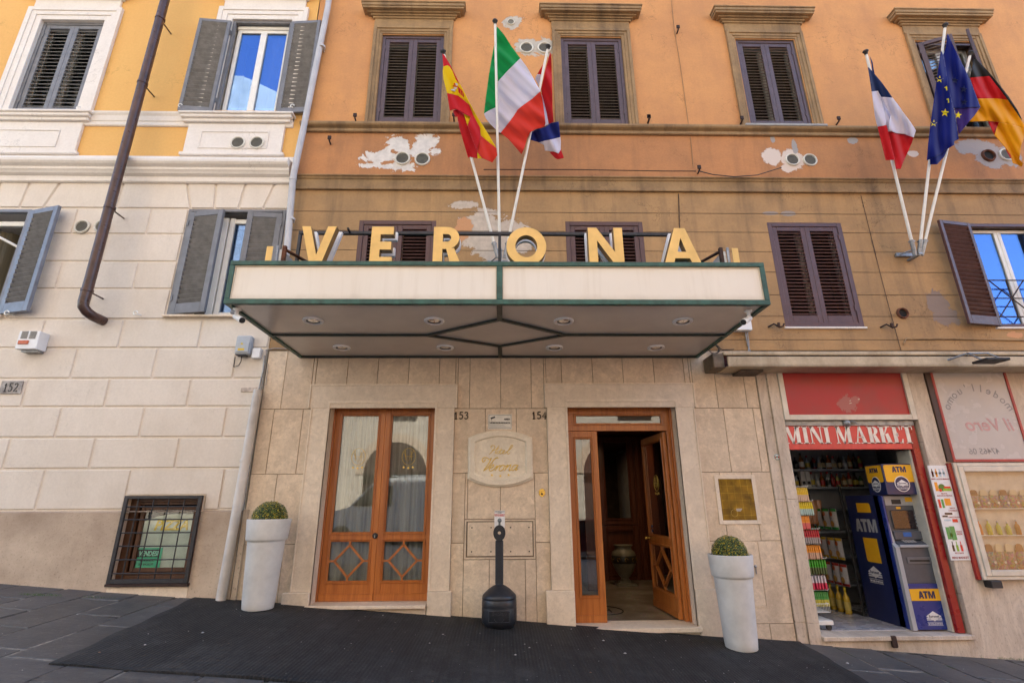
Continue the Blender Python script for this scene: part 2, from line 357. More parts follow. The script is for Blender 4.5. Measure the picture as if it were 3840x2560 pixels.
M['curtain_g'] = curtain_m('green_brown_curtain', (.16, .13, .08, 1), (.05, .045, .03, 1))
M['ink'] = simple('black_paint', (.02, .018, .017), .6, 0, .2)
M['joint'] = simple('joint_mortar', (.20, .15, .105), .9, 0, .3, 5)
M['wjoint'] = simple('cream_groove', (.60, .52, .43), .9, 0, .15, 3)
# ------------------------------------------------------------------ shutters, windows
def leaf(w, h, n, fr=.075, bot=.12, th=.042, ang=44, depth=.056, st=.011, mid=False):
    m = MB(); m.box(0, fr, -th, 0, 0, h, 0, .004); m.box(w-fr, w, -th, 0, 0, h, 0, .004)
    m.box(fr, w-fr, -th+.002, 0, h-fr, h, 0, .004); m.box(fr, w-fr, -th+.002, 0, 0, bot, 0, .004)
    z0, z1 = bot, h-fr
    sp = (z1-z0)/n; a = math.radians(ang); c, s = math.cos(a)*depth/2, math.sin(a)*depth/2; nx, nz = math.sin(a)*st/2, -math.cos(a)*st/2
    for k in range(n):
        z = z0+(k+.5)*sp; y = -th/2
        q = [(y-c-nx, z-s-nz), (y+c-nx, z+s-nz), (y+c+nx, z+s+nz), (y-c+nx, z-s+nz)]
        m.faces([(X, p[0], p[1]) for X in (fr-.004, w-fr+.004) for p in q], [(0, 1, 5, 4), (1, 2, 6, 5), (2, 3, 7, 6), (3, 0, 4, 7)], 1)
    for z in (h*.12, h*.86): m.box(-.012, .012, -th-.012, -th+.01, z, z+.09)
    return m
M['slat_grey'] = simple('grey_slat_paint', (.22, .215, .21), .42, 0, .2, 9); M['slat_brown'] = simple('highlit_brown_slat', (.17, .13, .105), .4, 0, .3, 9); M['slat_maroon'] = simple('maroon_slat', (.115, .055, .045), .38, 0, .25, 9)  # slats lighter than their frames: highlights on slat edges put into the colour
def LM(a): return [a, M['slat_grey'] if 'grey' in a.name else M['slat_maroon'] if 'maroon' in a.name else M['slat_brown']]
def place_leaf(mb, x, y, z, ang, mirror=False):   # ang: degrees opened outward (towards the street)
    if mirror: return mb.xf(Matrix.Translation((x, y, z)) @ Matrix.Rotation(math.radians(ang), 4, 'Z') @ Matrix.Scale(-1, 4, (1, 0, 0)))
    return mb.xf(Matrix.Translation((x, y, z)) @ Matrix.Rotation(math.radians(-ang), 4, 'Z'))
def casing(mb, x0, x1, z0, z1, w, y0, y1, mi=0, b=.004, bottom=True):
    mb.box(x0, x0+w, y0, y1, z0, z1, mi, b); mb.box(x1-w, x1, y0, y1, z0, z1, mi, b); mb.box(x0+w, x1-w, y0+.001, y1, z1-w, z1, mi, b)
    if bottom: mb.box(x0+w, x1-w, y0+.001, y1, z0, z0+w, mi, b)
def reveal(mb, x0, x1, z0, z1, y0, y1, mi=0, back=None):
    mb.face([(x0, y0, z0), (x0, y1, z0), (x0, y1, z1), (x0, y0, z1)], mi); mb.face([(x1, y0, z0), (x1, y1, z0), (x1, y1, z1), (x1, y0, z1)], mi)
    mb.face([(x0, y0, z1), (x1, y0, z1), (x1, y1, z1), (x0, y1, z1)], mi); mb.face([(x0, y0, z0), (x1, y0, z0), (x1, y1, z0), (x0, y1, z0)], mi)
    if back is not None: mb.face([(x0, y1, z0), (x1, y1, z0), (x1, y1, z1), (x0, y1, z1)], back)
def shut_window(par, x0, x1, z0, z1, mats, n=25, ang=44, yf=.02, open_l=0, open_r=0, label=None, inner=True, fr=.055, wallm='trim', leaf_fr=.075):
    m = MB(); casing(m, x0, x1, z0, z1, fr, yf, yf+.07, 0); reveal(m, x0, x1, z0, z1, -.001, .5, 1, 2)
    w = m.build('window', [mats, M[wallm], M['dark']], par, label)
    lw = (x1-x0)/2-fr-.003
    a = leaf(lw, z1-z0-2*fr, n, leaf_fr, ang=ang); place_leaf(a, x0+fr+.002, yf+(.055 if not open_l else .0), z0+fr, open_l).build('shutter', LM(mats), w)
    a = leaf(lw, z1-z0-2*fr, n, leaf_fr, ang=ang); place_leaf(a, x1-fr-.002, yf+(.055 if not open_r else .0), z0+fr, open_r, True).build('shutter', LM(mats), w)
    if inner:
        f = MB(); casing(f, x0+.02, x1-.02, z0+.02, z1-.02, .07, .16, .21); cx = (x0+x1)/2; f.box(cx-.06, cx+.06, .158, .21, z0+.09, z1-.09)
        f.build('window_frame', M['white_paint'], w)
        g = MB(); g.box(x0+.09, cx-.06, .18, .19, z0+.09, z1-.09); g.box(cx+.06, x1-.09, .18, .19, z0+.09, z1-.09); g.build('pane', M['glass'], w)
    return w
# ------------------------------------------------------------------ the hotel building
XB, XR, TOP = -3.36, 40.0, 19.5
hotel = thing('hotel_building', 'orange and ochre plastered hotel building with marble ground floor and brown shutters', 'building', (0, 0, 0))
WU = [(-2.155, -1.048), (1.062, 2.172), (4.268, 5.352), (7.60, 8.72)]
WM = [(-2.24, -1.037), (1.004, 2.232), (4.235, 5.433), (7.45, 8.65)]
ZU, ZM = (7.49, 9.45), (3.87, 5.64)
hu = [(a, b, ZU[0], ZU[1]) for a, b in WU+[(10.8, 11.9)]]; hm = [(a, b, ZM[0], ZM[1]) for a, b in WM]
m = MB(); cells(m, XB, XR, 7.40, TOP, hu, 0.0, 0)
m.build('upper_wall', M['orange'], hotel)
m = MB(); cells(m, XB, XR, 6.30, 7.40, [], 0.0, 0); m.build('band_wall', M['orange_low'], hotel)
# ochre storey: courses of plaster with incised lines between them
m = MB(); cells(m, XB, XR, 3.0, 6.30, hm+[(3.94, 5.86, -1, 3.3), (6.05, 16, -1, 3.3)], .012, 1)
lines = [6.3, 5.80, 5.46, 5.12, 4.77, 4.39, 4.04, 3.67, 3.505]
for za, zb in zip(lines[1:], lines[:-1]):
    for r in rects_minus((XB, XR, za, zb), hm):
        zl = r[2]+(.005 if abs(r[2]-za) < 1e-6 else 0); zh = r[3]-(.005 if abs(r[3]-zb) < 1e-6 else 0)
        m.face([(r[0], 0, zl), (r[1], 0, zl), (r[1], 0, zh), (r[0], 0, zh)], 0)
    m.box(XB, -2.3, .0, .012, za-.0, za-.0005, 1)
m.build('ochre_wall', [M['ochre'], M['joint']], hotel)
m = MB(); m.face([(XB, 13, -2), (XR, 13, -2), (XR, 13, TOP), (XB, 13, TOP)]); m.face([(XR, 0, -2), (XR, 13, -2), (XR, 13, TOP), (XR, 0, TOP)])
m.face([(XB, 0, TOP), (XR, 0, TOP), (XR, 13, TOP), (XB, 13, TOP)]); m.box(XB, XR, -.7, 0, TOP-.35, TOP-.02)
m.build('roof', M['trim'], hotel)
def profile_band(x0, x1, prof, mat, name, par, y0=0.0):   # prof: (y, z) from bottom to top, extruded along x with end caps
    m = MB(); n = len(prof); p = [(y0,)+(prof[0][1],)]+list(prof)+[(y0, prof[-1][1])]; k = len(p)
    m.faces([(x0, a, b) for a, b in p]+[(x1, a, b) for a, b in p], [(i, i+1, k+i+1, k+i) for i in range(k-1)])
    m.face([(x0, a, b) for a, b in p]); m.face([(x1, a, b) for a, b in p]); return m.build(name, mat, par)
profile_band(XB, XR, [(-.03, 7.30), (-.045, 7.31), (-.045, 7.355), (-.028, 7.365), (-.03, 7.375), (-.085, 7.40), (-.1, 7.42), (-.1, 7.455), (-.085, 7.47)], M['trim'], 'string_course', hotel)
profile_band(XB, XR, [(-.04, 6.185), (-.045, 6.195), (-.045, 6.235), (-.033, 6.24), (-.036, 6.365), (-.055, 6.38), (-.06, 6.40), (-.085, 6.415), (-.085, 6.43), (-.06, 6.445)], M['trim'], 'cornice', hotel)
# upper windows with moulded surrounds and hoods
def hood(par, cx):
    m = MB()
    for o, i, y in ((.71, .655, -.05), (.66, .60, -.032), (.605, .556, -.018)):
        m.box(cx-o, cx-i, y, 0, 7.47, 9.62-(.71-o)*1.0, 0, .006); m.box(cx+i, cx+o, y, 0, 7.47, 9.62-(.71-o), 0, .006)
        m.box(cx-i, cx+i, y+.0005, 0, 9.62-(.71-i), 9.62-(.71-o), 0, .006)
    m.box(cx-.715, cx+.715, -.028, 0, 9.622, 9.84, 0, .004)
    par2 = m.build('window_surround', M['trim'], par)
    m = MB(); steps = [(.75, -.05, 9.80, 9.84), (.78, -.075, 9.84, 9.872), (.84, -.11, 9.872, 9.90), (.91, -.17, 9.90, 9.945), (.925, -.185, 9.945, 10.01), (.94, -.2, 10.01, 10.04)]
    for hw, y, a, b in steps: m.box(cx-hw, cx+hw, y, -.0, a, b, 0, .006)
    m.build('window_hood', M['trim'], par)
for k, (a, b) in enumerate(WU):
    hood(hotel, (a+b)/2)
    if k == 3: shut_window(hotel, a, b, ZU[0], ZU[1], M['shut_purple'], 25, open_l=24, open_r=40, label='window with its shutters ajar behind the flags')
    else: shut_window(hotel, a, b, ZU[0], ZU[1], M['shut_purple'], 26)
m = MB(); m.box(4.12, 5.52, -.115, .0, 7.44, 7.485, 0, .006); m.build('grey_sill_patch', simple('grey_cement', (.36, .35, .33), .9), hotel)
for k, (a, b) in enumerate(WM):
    if k < 3: shut_window(hotel, a, b, ZM[0], ZM[1], M['shut_maroon'], 25, 40, yf=-.004, fr=.07)
    m = MB(); m.box(a-.02, b+.02, -.03, .05, ZM[0]-.03, ZM[0]-.002, 0, .004); m.build('window_sill', M['white_trim'], hotel)
a, b = WM[3]
m = MB(); casing(m, a, b, ZM[0], ZM[1], .055, -.004, .07); reveal(m, a, b, ZM[0], ZM[1], -.001, .6, 1, 2)
w4 = m.build('window', [M['shut_maroon'], M['trim'], M['dark']], hotel, 'window with open louvred shutter and panes tinted with sky reflection')
lf = leaf(.60, ZM[1]-ZM[0]-.03, 22, .06, .14, ang=42, depth=.06); place_leaf(lf, a+.05, -.05, ZM[0]+.01, 170).build('shutter', LM(M['shut_maroon']), w4)
lf = leaf(.60, ZM[1]-ZM[0]-.03, 22, .06, .14, ang=42, depth=.06); place_leaf(lf, b-.05, -.05, ZM[0]+.01, 170, True).build('shutter', LM(M['shut_maroon']), w4)
m = MB(); casing(m, a+.055, b-.055, ZM[0]+.02, ZM[1]-.06, .055, .1, .16); m.box((a+b)/2-.06, (a+b)/2+.06, .098, .16, ZM[0]+.07, ZM[1]-.115, 0, .004)
m.box((a+b)/2-.004, (a+b)/2+.004, .09, .1, ZM[0]+.07, ZM[1]-.115); m.build('window_frame', M['white_paint'], w4)
m = MB(); m.box(a+.11, (a+b)/2-.06, .12, .13, ZM[0]+.07, ZM[1]-.115); m.box((a+b)/2+.06, b-.11, .12, .13, ZM[0]+.07, ZM[1]-.115); m.build('pane', M['glass_sky'], w4)
m = MB()
for z in (4.02, 4.62): m.tube([(a+.03, -.05, z), (b-.03, -.05, z)], .01, 6)
for k in range(2):
    xa = a+.05+k*.55; xb = xa+.55
    m.tube([(xa, -.05, 4.02), (xb, -.05, 4.62)], .009, 6); m.tube([(xa, -.05, 4.62), (xb, -.05, 4.02)], .009, 6); m.tube([((xa+xb)/2, -.05, 4.02), ((xa+xb)/2, -.05, 4.62)], .009, 6)
    m.tube([(xa, -.05, 4.32), (xb, -.05, 4.32)], .009, 6)
m.build('window_railing', M['rust_dark'], w4)
# marble ground floor
O1 = (-2.385, -.93, -1, 2.725); O2 = (.915, 2.438, -1, 2.742); OM = (3.94, 5.86, -.6, 3.3)
m = MB(); cells(m, XB, 3.70, -1, 3.50, [O1, O2], .010, 1)
F1 = (-2.645, -.66, -1, 3.0); F2 = (.63, 2.705, -1, 3.01); PN = (-.49, .44, .705, 1.195); E1 = (-2.69, -.625, 2.66, 3.0); E2 = (.60, 2.74, 2.665, 3.01)
hol = [F1, F2, PN, E1, E2]
TJ = [-3.355, -3.08, -2.643, -2.2, -1.77, -1.331, -.893, -.457, -.017, .417, .856, 1.303, 1.743, 2.193, 2.63, 3.068, 3.484, 3.66]
rows = [(2.655, 3.50, TJ), (1.779, 2.655, [-3.355, -3.16, -2.76, -2.6, -.66, -.23, .2, .63, 2.7, 3.13, 3.55, 3.66]),
        (.905, 1.779, [-3.355, -3.0, -2.6, -.66, -.455, -.02, .44, .63, 2.7, 2.96, 3.4, 3.66]),
        (-.06, .905, [-3.355, -3.2, -2.8, -2.6, -.66, -.16, .3, .63, 2.7, 3.1, 3.66]), (-.7, -.06, [2.0, 2.75, 3.35, 3.66])]
for z0, z1, xs in rows:
    for xa, xb in zip(xs, xs[1:]):
        for r in rects_minus((xa, xb, z0, z1), hol):
            if r[1]-r[0] < .01 or r[3]-r[2] < .01: continue
            m.raised([(r[0]+.0022, r[2]+.0022), (r[1]-.0022, r[2]+.0022), (r[1]-.0022, r[3]-.0022), (r[0]+.0022, r[3]-.0022)], .0, .0095, .003)
m.build('marble_wall', [M['marble'], M['joint']], hotel)
def surround(x0, x1, zt, ox0, ox1, oz, ex0, ex1, ez, yr, zb0, zb1, bz, bw):
    m = MB(); Y = -.03
    for xa, xb, zb in ((x0, ox0, zb0), (ox1, x1, zb1)):
        m.box(xa, xb, Y, .01, bz, ez, 0, .004)
    m.box(ex0, ex1, Y-.001, .01, ez, zt, 0, .004)
    # raised fillet round outer and inner edges
    e = .022
    m.box(ex0, ex1, Y-.010, Y-.0012, zt-e, zt, 0, .002); m.box(ex0, ex0+e, Y-.010, Y-.0012, ez, zt-e, 0, .002); m.box(ex1-e, ex1, Y-.010, Y-.0012, ez, zt-e, 0, .002)
    m.box(x0, x0+e*.8, Y-.008, Y-.0012, bz, ez, 0, .002); m.box(x1-e*.8, x1, Y-.008, Y-.0012, bz, ez, 0, .002)
    m.box(ox0-.03, ox1+.03, Y-.009, Y-.0012, oz, oz+.03, 0, .002); m.box(ox0-.03, ox0, Y-.009, Y-.0012, bz, oz, 0, .002); m.box(ox1, ox1+.03, Y-.009, Y-.0012, bz, oz, 0, .002)
    # reveals
    m.box(ox0-.02, ox0, Y, yr+.1, -.6, oz, 0); m.box(ox1, ox1+.02, Y, yr+.1, -.6, oz, 0); m.box(ox0-.02, ox1+.02, Y+.0005, yr+.1, oz+.0003, oz+.02, 0)
    m.box(x0, ox0, Y+.0005, .01, -.6, bz, 0); m.box(ox1, x1, Y+.0005, .01, -.6, bz, 0)
    m.box(x0-.075, ox0-.001, -.075, .0, zb0, bz, 0, .006); m.box(ox1+.001, x1+.03, -.075, .0, zb1, bz, 0, .006)
    return m.build('door_surround', M['marble_trim'], hotel)
surround(-2.645, -.66, 3.0, -2.385, -.93, 2.725, -2.69, -.625, 2.66, .2, -.1, -.2, .348, .34)
surround(.63, 2.705, 3.01, .915, 2.438, 2.742, .60, 2.74, 2.665, .2, -.4, -.6, .345, .34)
m = MB(); m.box(-2.42, -.94, -.12, .32, .165, .205, 0, .006); m.box(-2.4, -.94, -.06, .3, -.3, .164, 0, .004); m.build('door_sill', M['marble_trim'], hotel)
m = MB(); m.box(.90, 2.46, -.12, .32, -.125, -.07, 0, .006); m.box(.92, 2.44, -.06, .3, -.6, -.126, 0, .004); m.build('door_sill', M['marble_trim'], hotel)
# ------------------------------------------------------------------ doors
def frame_panel(m, x0, x1, z0, z1, y, w=.03):     # moulding round a glazed opening
    for k, (o, d) in enumerate(((0, .0), (.011, .012), (.022, .02))):
        casing(m, x0-w+o, x1+w-o, z0-w+o, z1+w-o, .0115, y-.016+d*.8, y+.01, 0, .003)
def door_leaf(w, h, zr, lower=True):   # local: x 0..w, z 0..h, front at y=-.045
    m = MB(); g = MB(); l = MB(); sx = .085; zm0, zm1, zb = zr
    m.box(0, sx, -.045, 0, 0, h, 0, .004); m.box(w-sx, w, -.045, 0, 0, h, 0, .004)
    m.box(sx, w-sx, -.0445, 0, h-.095, h, 0, .003); m.box(sx, w-sx, -.0445, 0, 0, zb, 0, .003)
    m.box(.004, w-.004, -.058, -.0452, .0, .085, 0, .004)
    if lower: m.box(sx, w-sx, -.0445, 0, zm0, zm1, 0, .003); ops = [(zb, zm0), (zm1, h-.095)]
    else: ops = [(zb, h-.095)]
    for a, b in ops:
        frame_panel(m, sx+.012, w-sx-.012, a+.012, b-.012, -.045); g.box(sx, w-sx, -.024, -.02, a, b)
    if lower:
        a, b = ops[0]; x0, x1 = sx+.015, w-sx-.015; cx, cz = (x0+x1)/2, (a+b)/2; rx, rz = (x1-x0)*.37, (b-a)*.39
        pts = [(cx-rx, cz), (cx, cz+rz), (cx+rx, cz), (cx, cz-rz)]
        for i in range(4):
            p, q = Vector(pts[i]), Vector(pts[(i+1) % 4]); d = (q-p).normalized(); n = Vector((-d.y, d.x))*.013
            l.prism([tuple(p+n), tuple(q+n), tuple(q-n), tuple(p-n)], -.044, -.026)
        l.box(cx-.012, cx+.012, -.0435, -.026, cz+rz, b); l.box(cx-.012, cx+.012, -.0435, -.026, a, cz-rz); l.box(x0, cx-rx, -.0435, -.026, cz-.012, cz+.012); l.box(cx+rx, x1, -.0435, -.026, cz-.012, cz+.012)
    return m, g, l
def put_door(par, mbs, MX, label=None):
    d = mbs[0].xf(MX).build('door', M['wood'], par, label); mbs[1].xf(MX).build('door_glass', M['glass'], d)
    if mbs[2].v: mbs[2].xf(MX).build('door_lattice', M['wood'], d)
    return d
T = Matrix.Translation
m = MB(); casing(m, -2.385, -.93, .205, 2.725, .022, .17, .25, 0, .003, False); m.build('door_frame', M['wood'], hotel)
dl = put_door(hotel, door_leaf(.706, 2.49, (.725, .815, .225)), T((-2.362, .235, .207)))
dr = put_door(hotel, door_leaf(.706, 2.49, (.725, .815, .225)), T((-1.654, .235, .207)))
m = MB(); Rx = Matrix.Rotation(math.radians(90), 4, 'X'); m.lathe([(.0, .024), (.03, .022), (.036, .012), (.037, 0)], (-1.685, .19, .99), 20, 0, True, Rx); m.box(-1.69, -1.68, .16, .17, .965, 1.0, 1)
m.build('lock', [M['ink'], M['grey_metal']], dl)
def monogram(par, cx, cz, y, r, mat, sc=1.0, MX=None):
    m = MB(); pts = [(cx+r*.82*math.cos(a), y, cz+r*math.sin(a)) for a in [2*math.pi*k/28 for k in range(29)]]; m.tube(pts, .0028, 4)
    for dx in (-.34, .34):
        m.tube([(cx+(dx-.12)*r, y, cz+.75*r), (cx+dx*r, y, cz-.45*r)], .0026, 4)
    m.tube([(cx-.62*r, y, cz+.55*r), (cx-.1*r, y, cz-.62*r), (cx+.55*r, y, cz+.75*r)], .003, 4); m.tube([(cx-.5*r, y, cz+.02*r), (cx+.5*r, y, cz+.02*r)], .0026, 4)
    for k in (-1, 0, 1): m.prism(star(cx+k*.55*r, cz-1.35*r-abs(k)*-.08*r, .17*r), y-.001, y+.001)
    if MX: m.xf(MX)
    m.build('gold_monogram', mat, par)
def star(cx, cz, r, rot=0.0):
    return [(cx+(r if k % 2 == 0 else r*.42)*math.sin(math.pi*k/5+rot), cz+(r if k % 2 == 0 else r*.42)*math.cos(math.pi*k/5+rot)) for k in range(10)]
monogram(dl, -2.0, 2.02, .208, .115, M['gold_leaf']); monogram(dr, -1.3, 2.02, .208, .115, M['gold_leaf'])
# curtains behind the left door, with a real fold
def curtain(par, x0, x1, z0, z1, y, mat, name='curtain', amp=.03, f=34.0):
    m = MB(); n = int((x1-x0)*60); v = []
    for k in range(n+1):
        x = x0+(x1-x0)*k/n; yy = y+amp*math.sin(x*f)+amp*.5*math.sin(x*f*2.3+1); v += [(x, yy, z0), (x, yy, z1)]
    m.faces(v, [(2*k, 2*k+2, 2*k+3, 2*k+1) for k in range(n)], 0, True); return m.build(name, mat, par)
curtain(dl, -2.34, -1.68, .22, 2.68, .34, M['curtain']); curtain(dr, -1.63, -.97, .22, 2.68, .34, M['curtain'])
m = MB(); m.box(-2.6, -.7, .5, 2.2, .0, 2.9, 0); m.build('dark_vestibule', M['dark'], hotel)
# entrance 2: transom, side light, open leaf
m = MB(); casing(m, .915, 2.438, -.069, 2.742, .028, .16, .26, 0, .003, False)
m.box(.943, 2.41, .19, .25, 2.365, 2.46, 0, .003); m.box(.943, 2.41, .19, .25, 2.595, 2.714, 0, .003); m.box(.943, 1.05, .1905, .25, 2.46, 2.595); m.box(2.30, 2.41, .1905, .25, 2.46, 2.595)
frame_panel(m, 1.062, 2.288, 2.472, 2.583, .19); m.box(2.36, 2.41, .2, .26, -.069, 2.365, 0, .004)
fr2 = m.build('door_frame', M['wood'], hotel); m = MB(); m.box(1.05, 2.30, .215, .219, 2.46, 2.595); m.build('transom_glass', M['glass'], fr2)
ds = put_door(hotel, door_leaf(.41, 2.43, (.0, .0, .30), False), T((.945, .245, -.068)), 'narrow fixed door leaf with one tall pane')
pe = PZ('d2', 1295, 1325, -.05); hx = 2.355
ang = math.atan2(pe.y-.26, hx-pe.x)
MX = T((hx, .25, -.055)) @ Matrix.Rotation(-ang, 4, 'Z') @ Matrix.Scale(-1, 4, (1, 0, 0))
do = put_door(hotel, door_leaf(.98, 2.41, (.86, .98, .26)), MX, 'open glazed door leaf swung into the dark hallway')
m = MB(); m.lathe([(.0, .07), (.02, .066), (.026, .05), (.02, .03), (.012, .02), (.012, 0), (.022, 0), (.022, -.004)], (0, 0, 0), 16, 0, True, Rx); m.xf(MX @ T((.93, -.05, .93))); m.build('door_knob', M['brass'], do)
m = MB(); m.box(.86, .80, -.027, -.0255, 1.02, 1.06, 0); m.box(.86, .80, -.027, -.0255, 1.08, 1.12, 0); m.xf(MX); m.build('door_sticker', simple('dark_blue_sticker', (.05, .07, .16), .4), do)
monogram(do, .49, 1.72, -.028, .115, M['gold_leaf'], 1, MX)
# hallway behind the open door
HX0, HX1, HY = .6, 3.7, 4.4
m = MB(); m.box(HX0-.1, HX0, .3, HY, -.2, 2.9, 0); m.box(HX1, HX1+.1, .3, HY, -.2, 2.9, 0); m.box(HX0-.1, HX1+.1, .3, HY, 2.75, 2.85, 0)
m.box(HX0-.1, HX1+.1, HY, HY+.1, -.2, 2.9, 0)
m.box(1.5, 1.72, 2.6, HY, -.07, 2.75, 0, .01)
hall = m.build('hall_panelling', M['wood_dark'], hotel)
m = MB()
def panel_frame(m, x0, x1, z0, z1, y): casing(m, x0, x1, z0, z1, .09, y-.05, y, 0, .01); frame_panel(m, x0+.12, x1-.12, z0+.12, z1-.12, y-.05)
panel_frame(m, 2.03, 2.76, .96, 2.72, 3.85); panel_frame(m, 2.03, 2.76, -.07, .94, 3.85); panel_frame(m, 2.80, 3.5, -.07, 2.72, 3.85); m.box(1.72, 3.7, 3.85, 3.9, -.07, 2.74)
m.build('inner_door', M['wood_dark'], hall); m = MB(); m.box(2.13, 2.65, 3.82, 3.83, 1.06, 2.62); m.build('inner_door_glass', glass('dark_hall_glass', (.05, .05, .06, 1), .25, .9), hall)
def mosaic():
    t = NT('hall_terrazzo'); sp = t.n('TexVoronoi', {'Vector': t.pos(), 'Scale': 60.}).outputs['Color']
    c = t.mix(.25, (.27, .21, .14, 1), sp); c = t.mix(t.ramp(t.noise(2, 4), .4, .6), c, (.17, .13, .085, 1)); return t.out(c, .3)
m = MB(); m.box(HX0, HX1, .33, HY, -.16, -.072); m.build('hall_floor', mosaic(), hotel)
m = MB(); mc = Vector((1.45, .95, -.066))
m.tube([(mc.x+.27*math.cos(a), mc.y+.3*math.sin(a), mc.z) for a in [2*math.pi*k/30 for k in range(31)]], .006, 4)
for dx in (-.09, .09): m.box(mc.x+dx-.01, mc.x+dx+.01, mc.y-.12, mc.y+.12, mc.z-.004, mc.z)
m.box(mc.x-.09, mc.x+.09, mc.y-.01, mc.y+.01, mc.z-.004, mc.z)
m.build('floor_monogram', M['ink'], hotel)
# travertine pillars and shop front of the market
m = MB()
for x0, x1, y, zb in ((3.665, 3.80, -.02, -.5), (3.803, 3.955, -.045, -.5), (5.855, 6.10, -.045, -.7)):
    zs = [zb, -.05, 1.42, 3.36] if x0 < 5 else [zb, .9, 3.36]
    for a, b in zip(zs, zs[1:]): m.box(x0, x1, y, .3, a+.0012, b-.0012, 0, .004)
m.box(6.103, XR, -.03, .3, -1.3, 3.36, 0, .004)
m.build('travertine_pillars', M['travertine'], hotel)
m = MB(); m.box(3.955, 5.855, -.09, .25, -.245, -.195, 0, .006); m.box(3.955, 5.855, -.05, .2, -.8, -.246, 0, .004); m.build('shop_step', M['travertine'], hotel)
m = MB(); m.box(4.79, 4.86, -.1, -.06, -.32, -.19, 0, .01); m.build('drain_notch', M['rust_dark'], hotel)
# ------------------------------------------------------------------ the cream and yellow building on the left
XL, XW = -18.0, -3.375
cream = thing('apartment_building', 'cream rusticated building with yellow plaster storey and grey shutters', 'building', (-8, 0, 0))
WT = [(-8.25, -7.13, 7.66, 9.68), (-4.87, -3.80, 7.74, 9.75)]
GW = (-4.90, -3.905, .47, 1.512); MW = (-4.912, -3.40, 4.04, 5.815)
LW = (-9.3, -7.34, 4.04, 5.80)
m = MB(); cells(m, XL, XW, 6.6, TOP-1.5, WT+[(-12.2, -11.0, 7.66, 9.68)], 0.0); m.build('yellow_wall', M['yellow'], cream)
m = MB(); cells(m, XL, XW, 1.30, 6.7, [MW, GW, LW], .018, 0)
rowz = [1.335, 1.857, 2.27, 2.69, 3.09, 3.54, 3.98, 4.46, 4.91, 5.38, 5.83]; g = .013
mg = .028
hol = [(MW[0]-mg, XW, 4.0-.005, 5.85), (GW[0]-.045, -3.70, 0, 1.857), (LW[0]-mg, LW[1]+mg, 4.0-.005, 5.85)]
for i, (za, zb) in enumerate(zip(rowz, rowz[1:])):
    odd = i % 2 == 0; x0 = (-4.94 if odd else -4.38)
    xs = [XL]+[x0+1.13*k for k in range(-11, 2) if XL < x0+1.13*k < XW-.25]+[XW]
    for xa, xb in zip(xs, xs[1:]):
        for r in rects_minus((xa+g, xb-g, za+g, zb-g), hol):
            if r[1]-r[0] < .06 or r[3]-r[2] < .06: continue
            m.raised([(r[0], r[2]), (r[1], r[2]), (r[1], r[3]), (r[0], r[3])], .002, .018, .010, 0)
# voussoir course under the cornice
js = [(XZ('z1', -400, 1255)[0], XZ('z1', -420, 1425)[0])]+[(XZ('z1', a, 1255)[0], XZ('z1', b, 1425)[0]) for a, b in ((0, -30), (205, 130), (415, 295), (845, 795), (1275, 1300), (1477, 1465), (1685, 1630), (1885, 1800))]+[(XW, XW)]
js = [(XL, XL), (-14, -14), (-12, -12)]+[j for j in js if j[0] > -11.9]
for (a, b), (c, d) in zip(js, js[1:]): m.raised([(b+g, 5.83+g), (d-g, 5.83+g), (c-g, 6.33), (a+g, 6.33)], -.004, .018, .012, 0)
m.prism([(-4.925, 1.53), (-3.885, 1.53), (-3.885, 1.348), (-3.72, 1.348), (-3.72, 1.842), (-4.925, 1.842)], -.004, .018)
wl = m.build('rusticated_wall', M['white_wall'], cream)
m = MB(); cells(m, XL, XW, -.2, 1.31, [GW], -.03); m.face([(XL, -.03, 1.31), (XW, -.03, 1.31), (XW, .02, 1.325), (XL, .02, 1.325)])
m.face([(XW, -.03, -.2), (XW, .02, -.2), (XW, .02, 1.325), (XW, -.03, 1.31)]); m.build('travertine_plinth', M['plinth'], cream)
m = MB(); m.face([(XL, 13, -2), (XW, 13, -2), (XW, 13, TOP-1.5), (XL, 13, TOP-1.5)]); m.face([(XL, 0, -2), (XL, 13, -2), (XL, 13, TOP-1.5), (XL, 0, TOP-1.5)])
m.face([(XL, 0, TOP-1.5), (XW, 0, TOP-1.5), (XW, 13, TOP-1.5), (XL, 13, TOP-1.5)]); m.box(XL, XW, -.7, 0, TOP-1.85, TOP-1.52); m.build('roof', M['white_trim'], cream)
XC = -3.40
profile_band(XL, XC, [(-.03, 6.285), (-.05, 6.30), (-.05, 6.385), (-.10, 6.41), (-.12, 6.44), (-.14, 6.46), (-.14, 6.50), (-.19, 6.53), (-.215, 6.56), (-.22, 6.60), (-.20, 6.64), (-.1, 6.66)], M['white_trim'], 'cornice', cream)
profile_band(XL, XW, [(-.03, 6.66), (-.03, 6.78), (-.015, 6.80)], M['white_trim'], 'cornice_base', cream)
profile_band(XL, -3.5, [(-.02, 7.385), (-.035, 7.40), (-.035, 7.46), (-.05, 7.475), (-.06, 7.56), (-.085, 7.60), (-.09, 7.63)], M['white_trim'], 'string_course', cream)
def apron(xa, xb, px0, px1):
    m = MB(); m.box(xa, xb, -.05, 0, 6.80, 7.42, 0, .004)
    casing(m, px0, px1, 6.93, 7.27, .02, -.062, -.0505, 0, .004)
    m.box(xa-.09, xb+.09, -.09, 0, 7.44, 7.50, 0, .006); m.box(xa-.12, xb+.12, -.13, 0, 7.50, 7.56, 0, .01); m.box(xa-.15, xb+.15, -.155, 0, 7.56, 7.60, 0, .008)
    m.box(xa-.05, xb+.05, -.065, 0, 6.805, 6.86, 0, .006); m.build('window_apron', M['white_trim'], cream)
apron(-8.75, -6.93, -8.6, -7.25); apron(-5.2, -3.62, -4.97, -3.85)
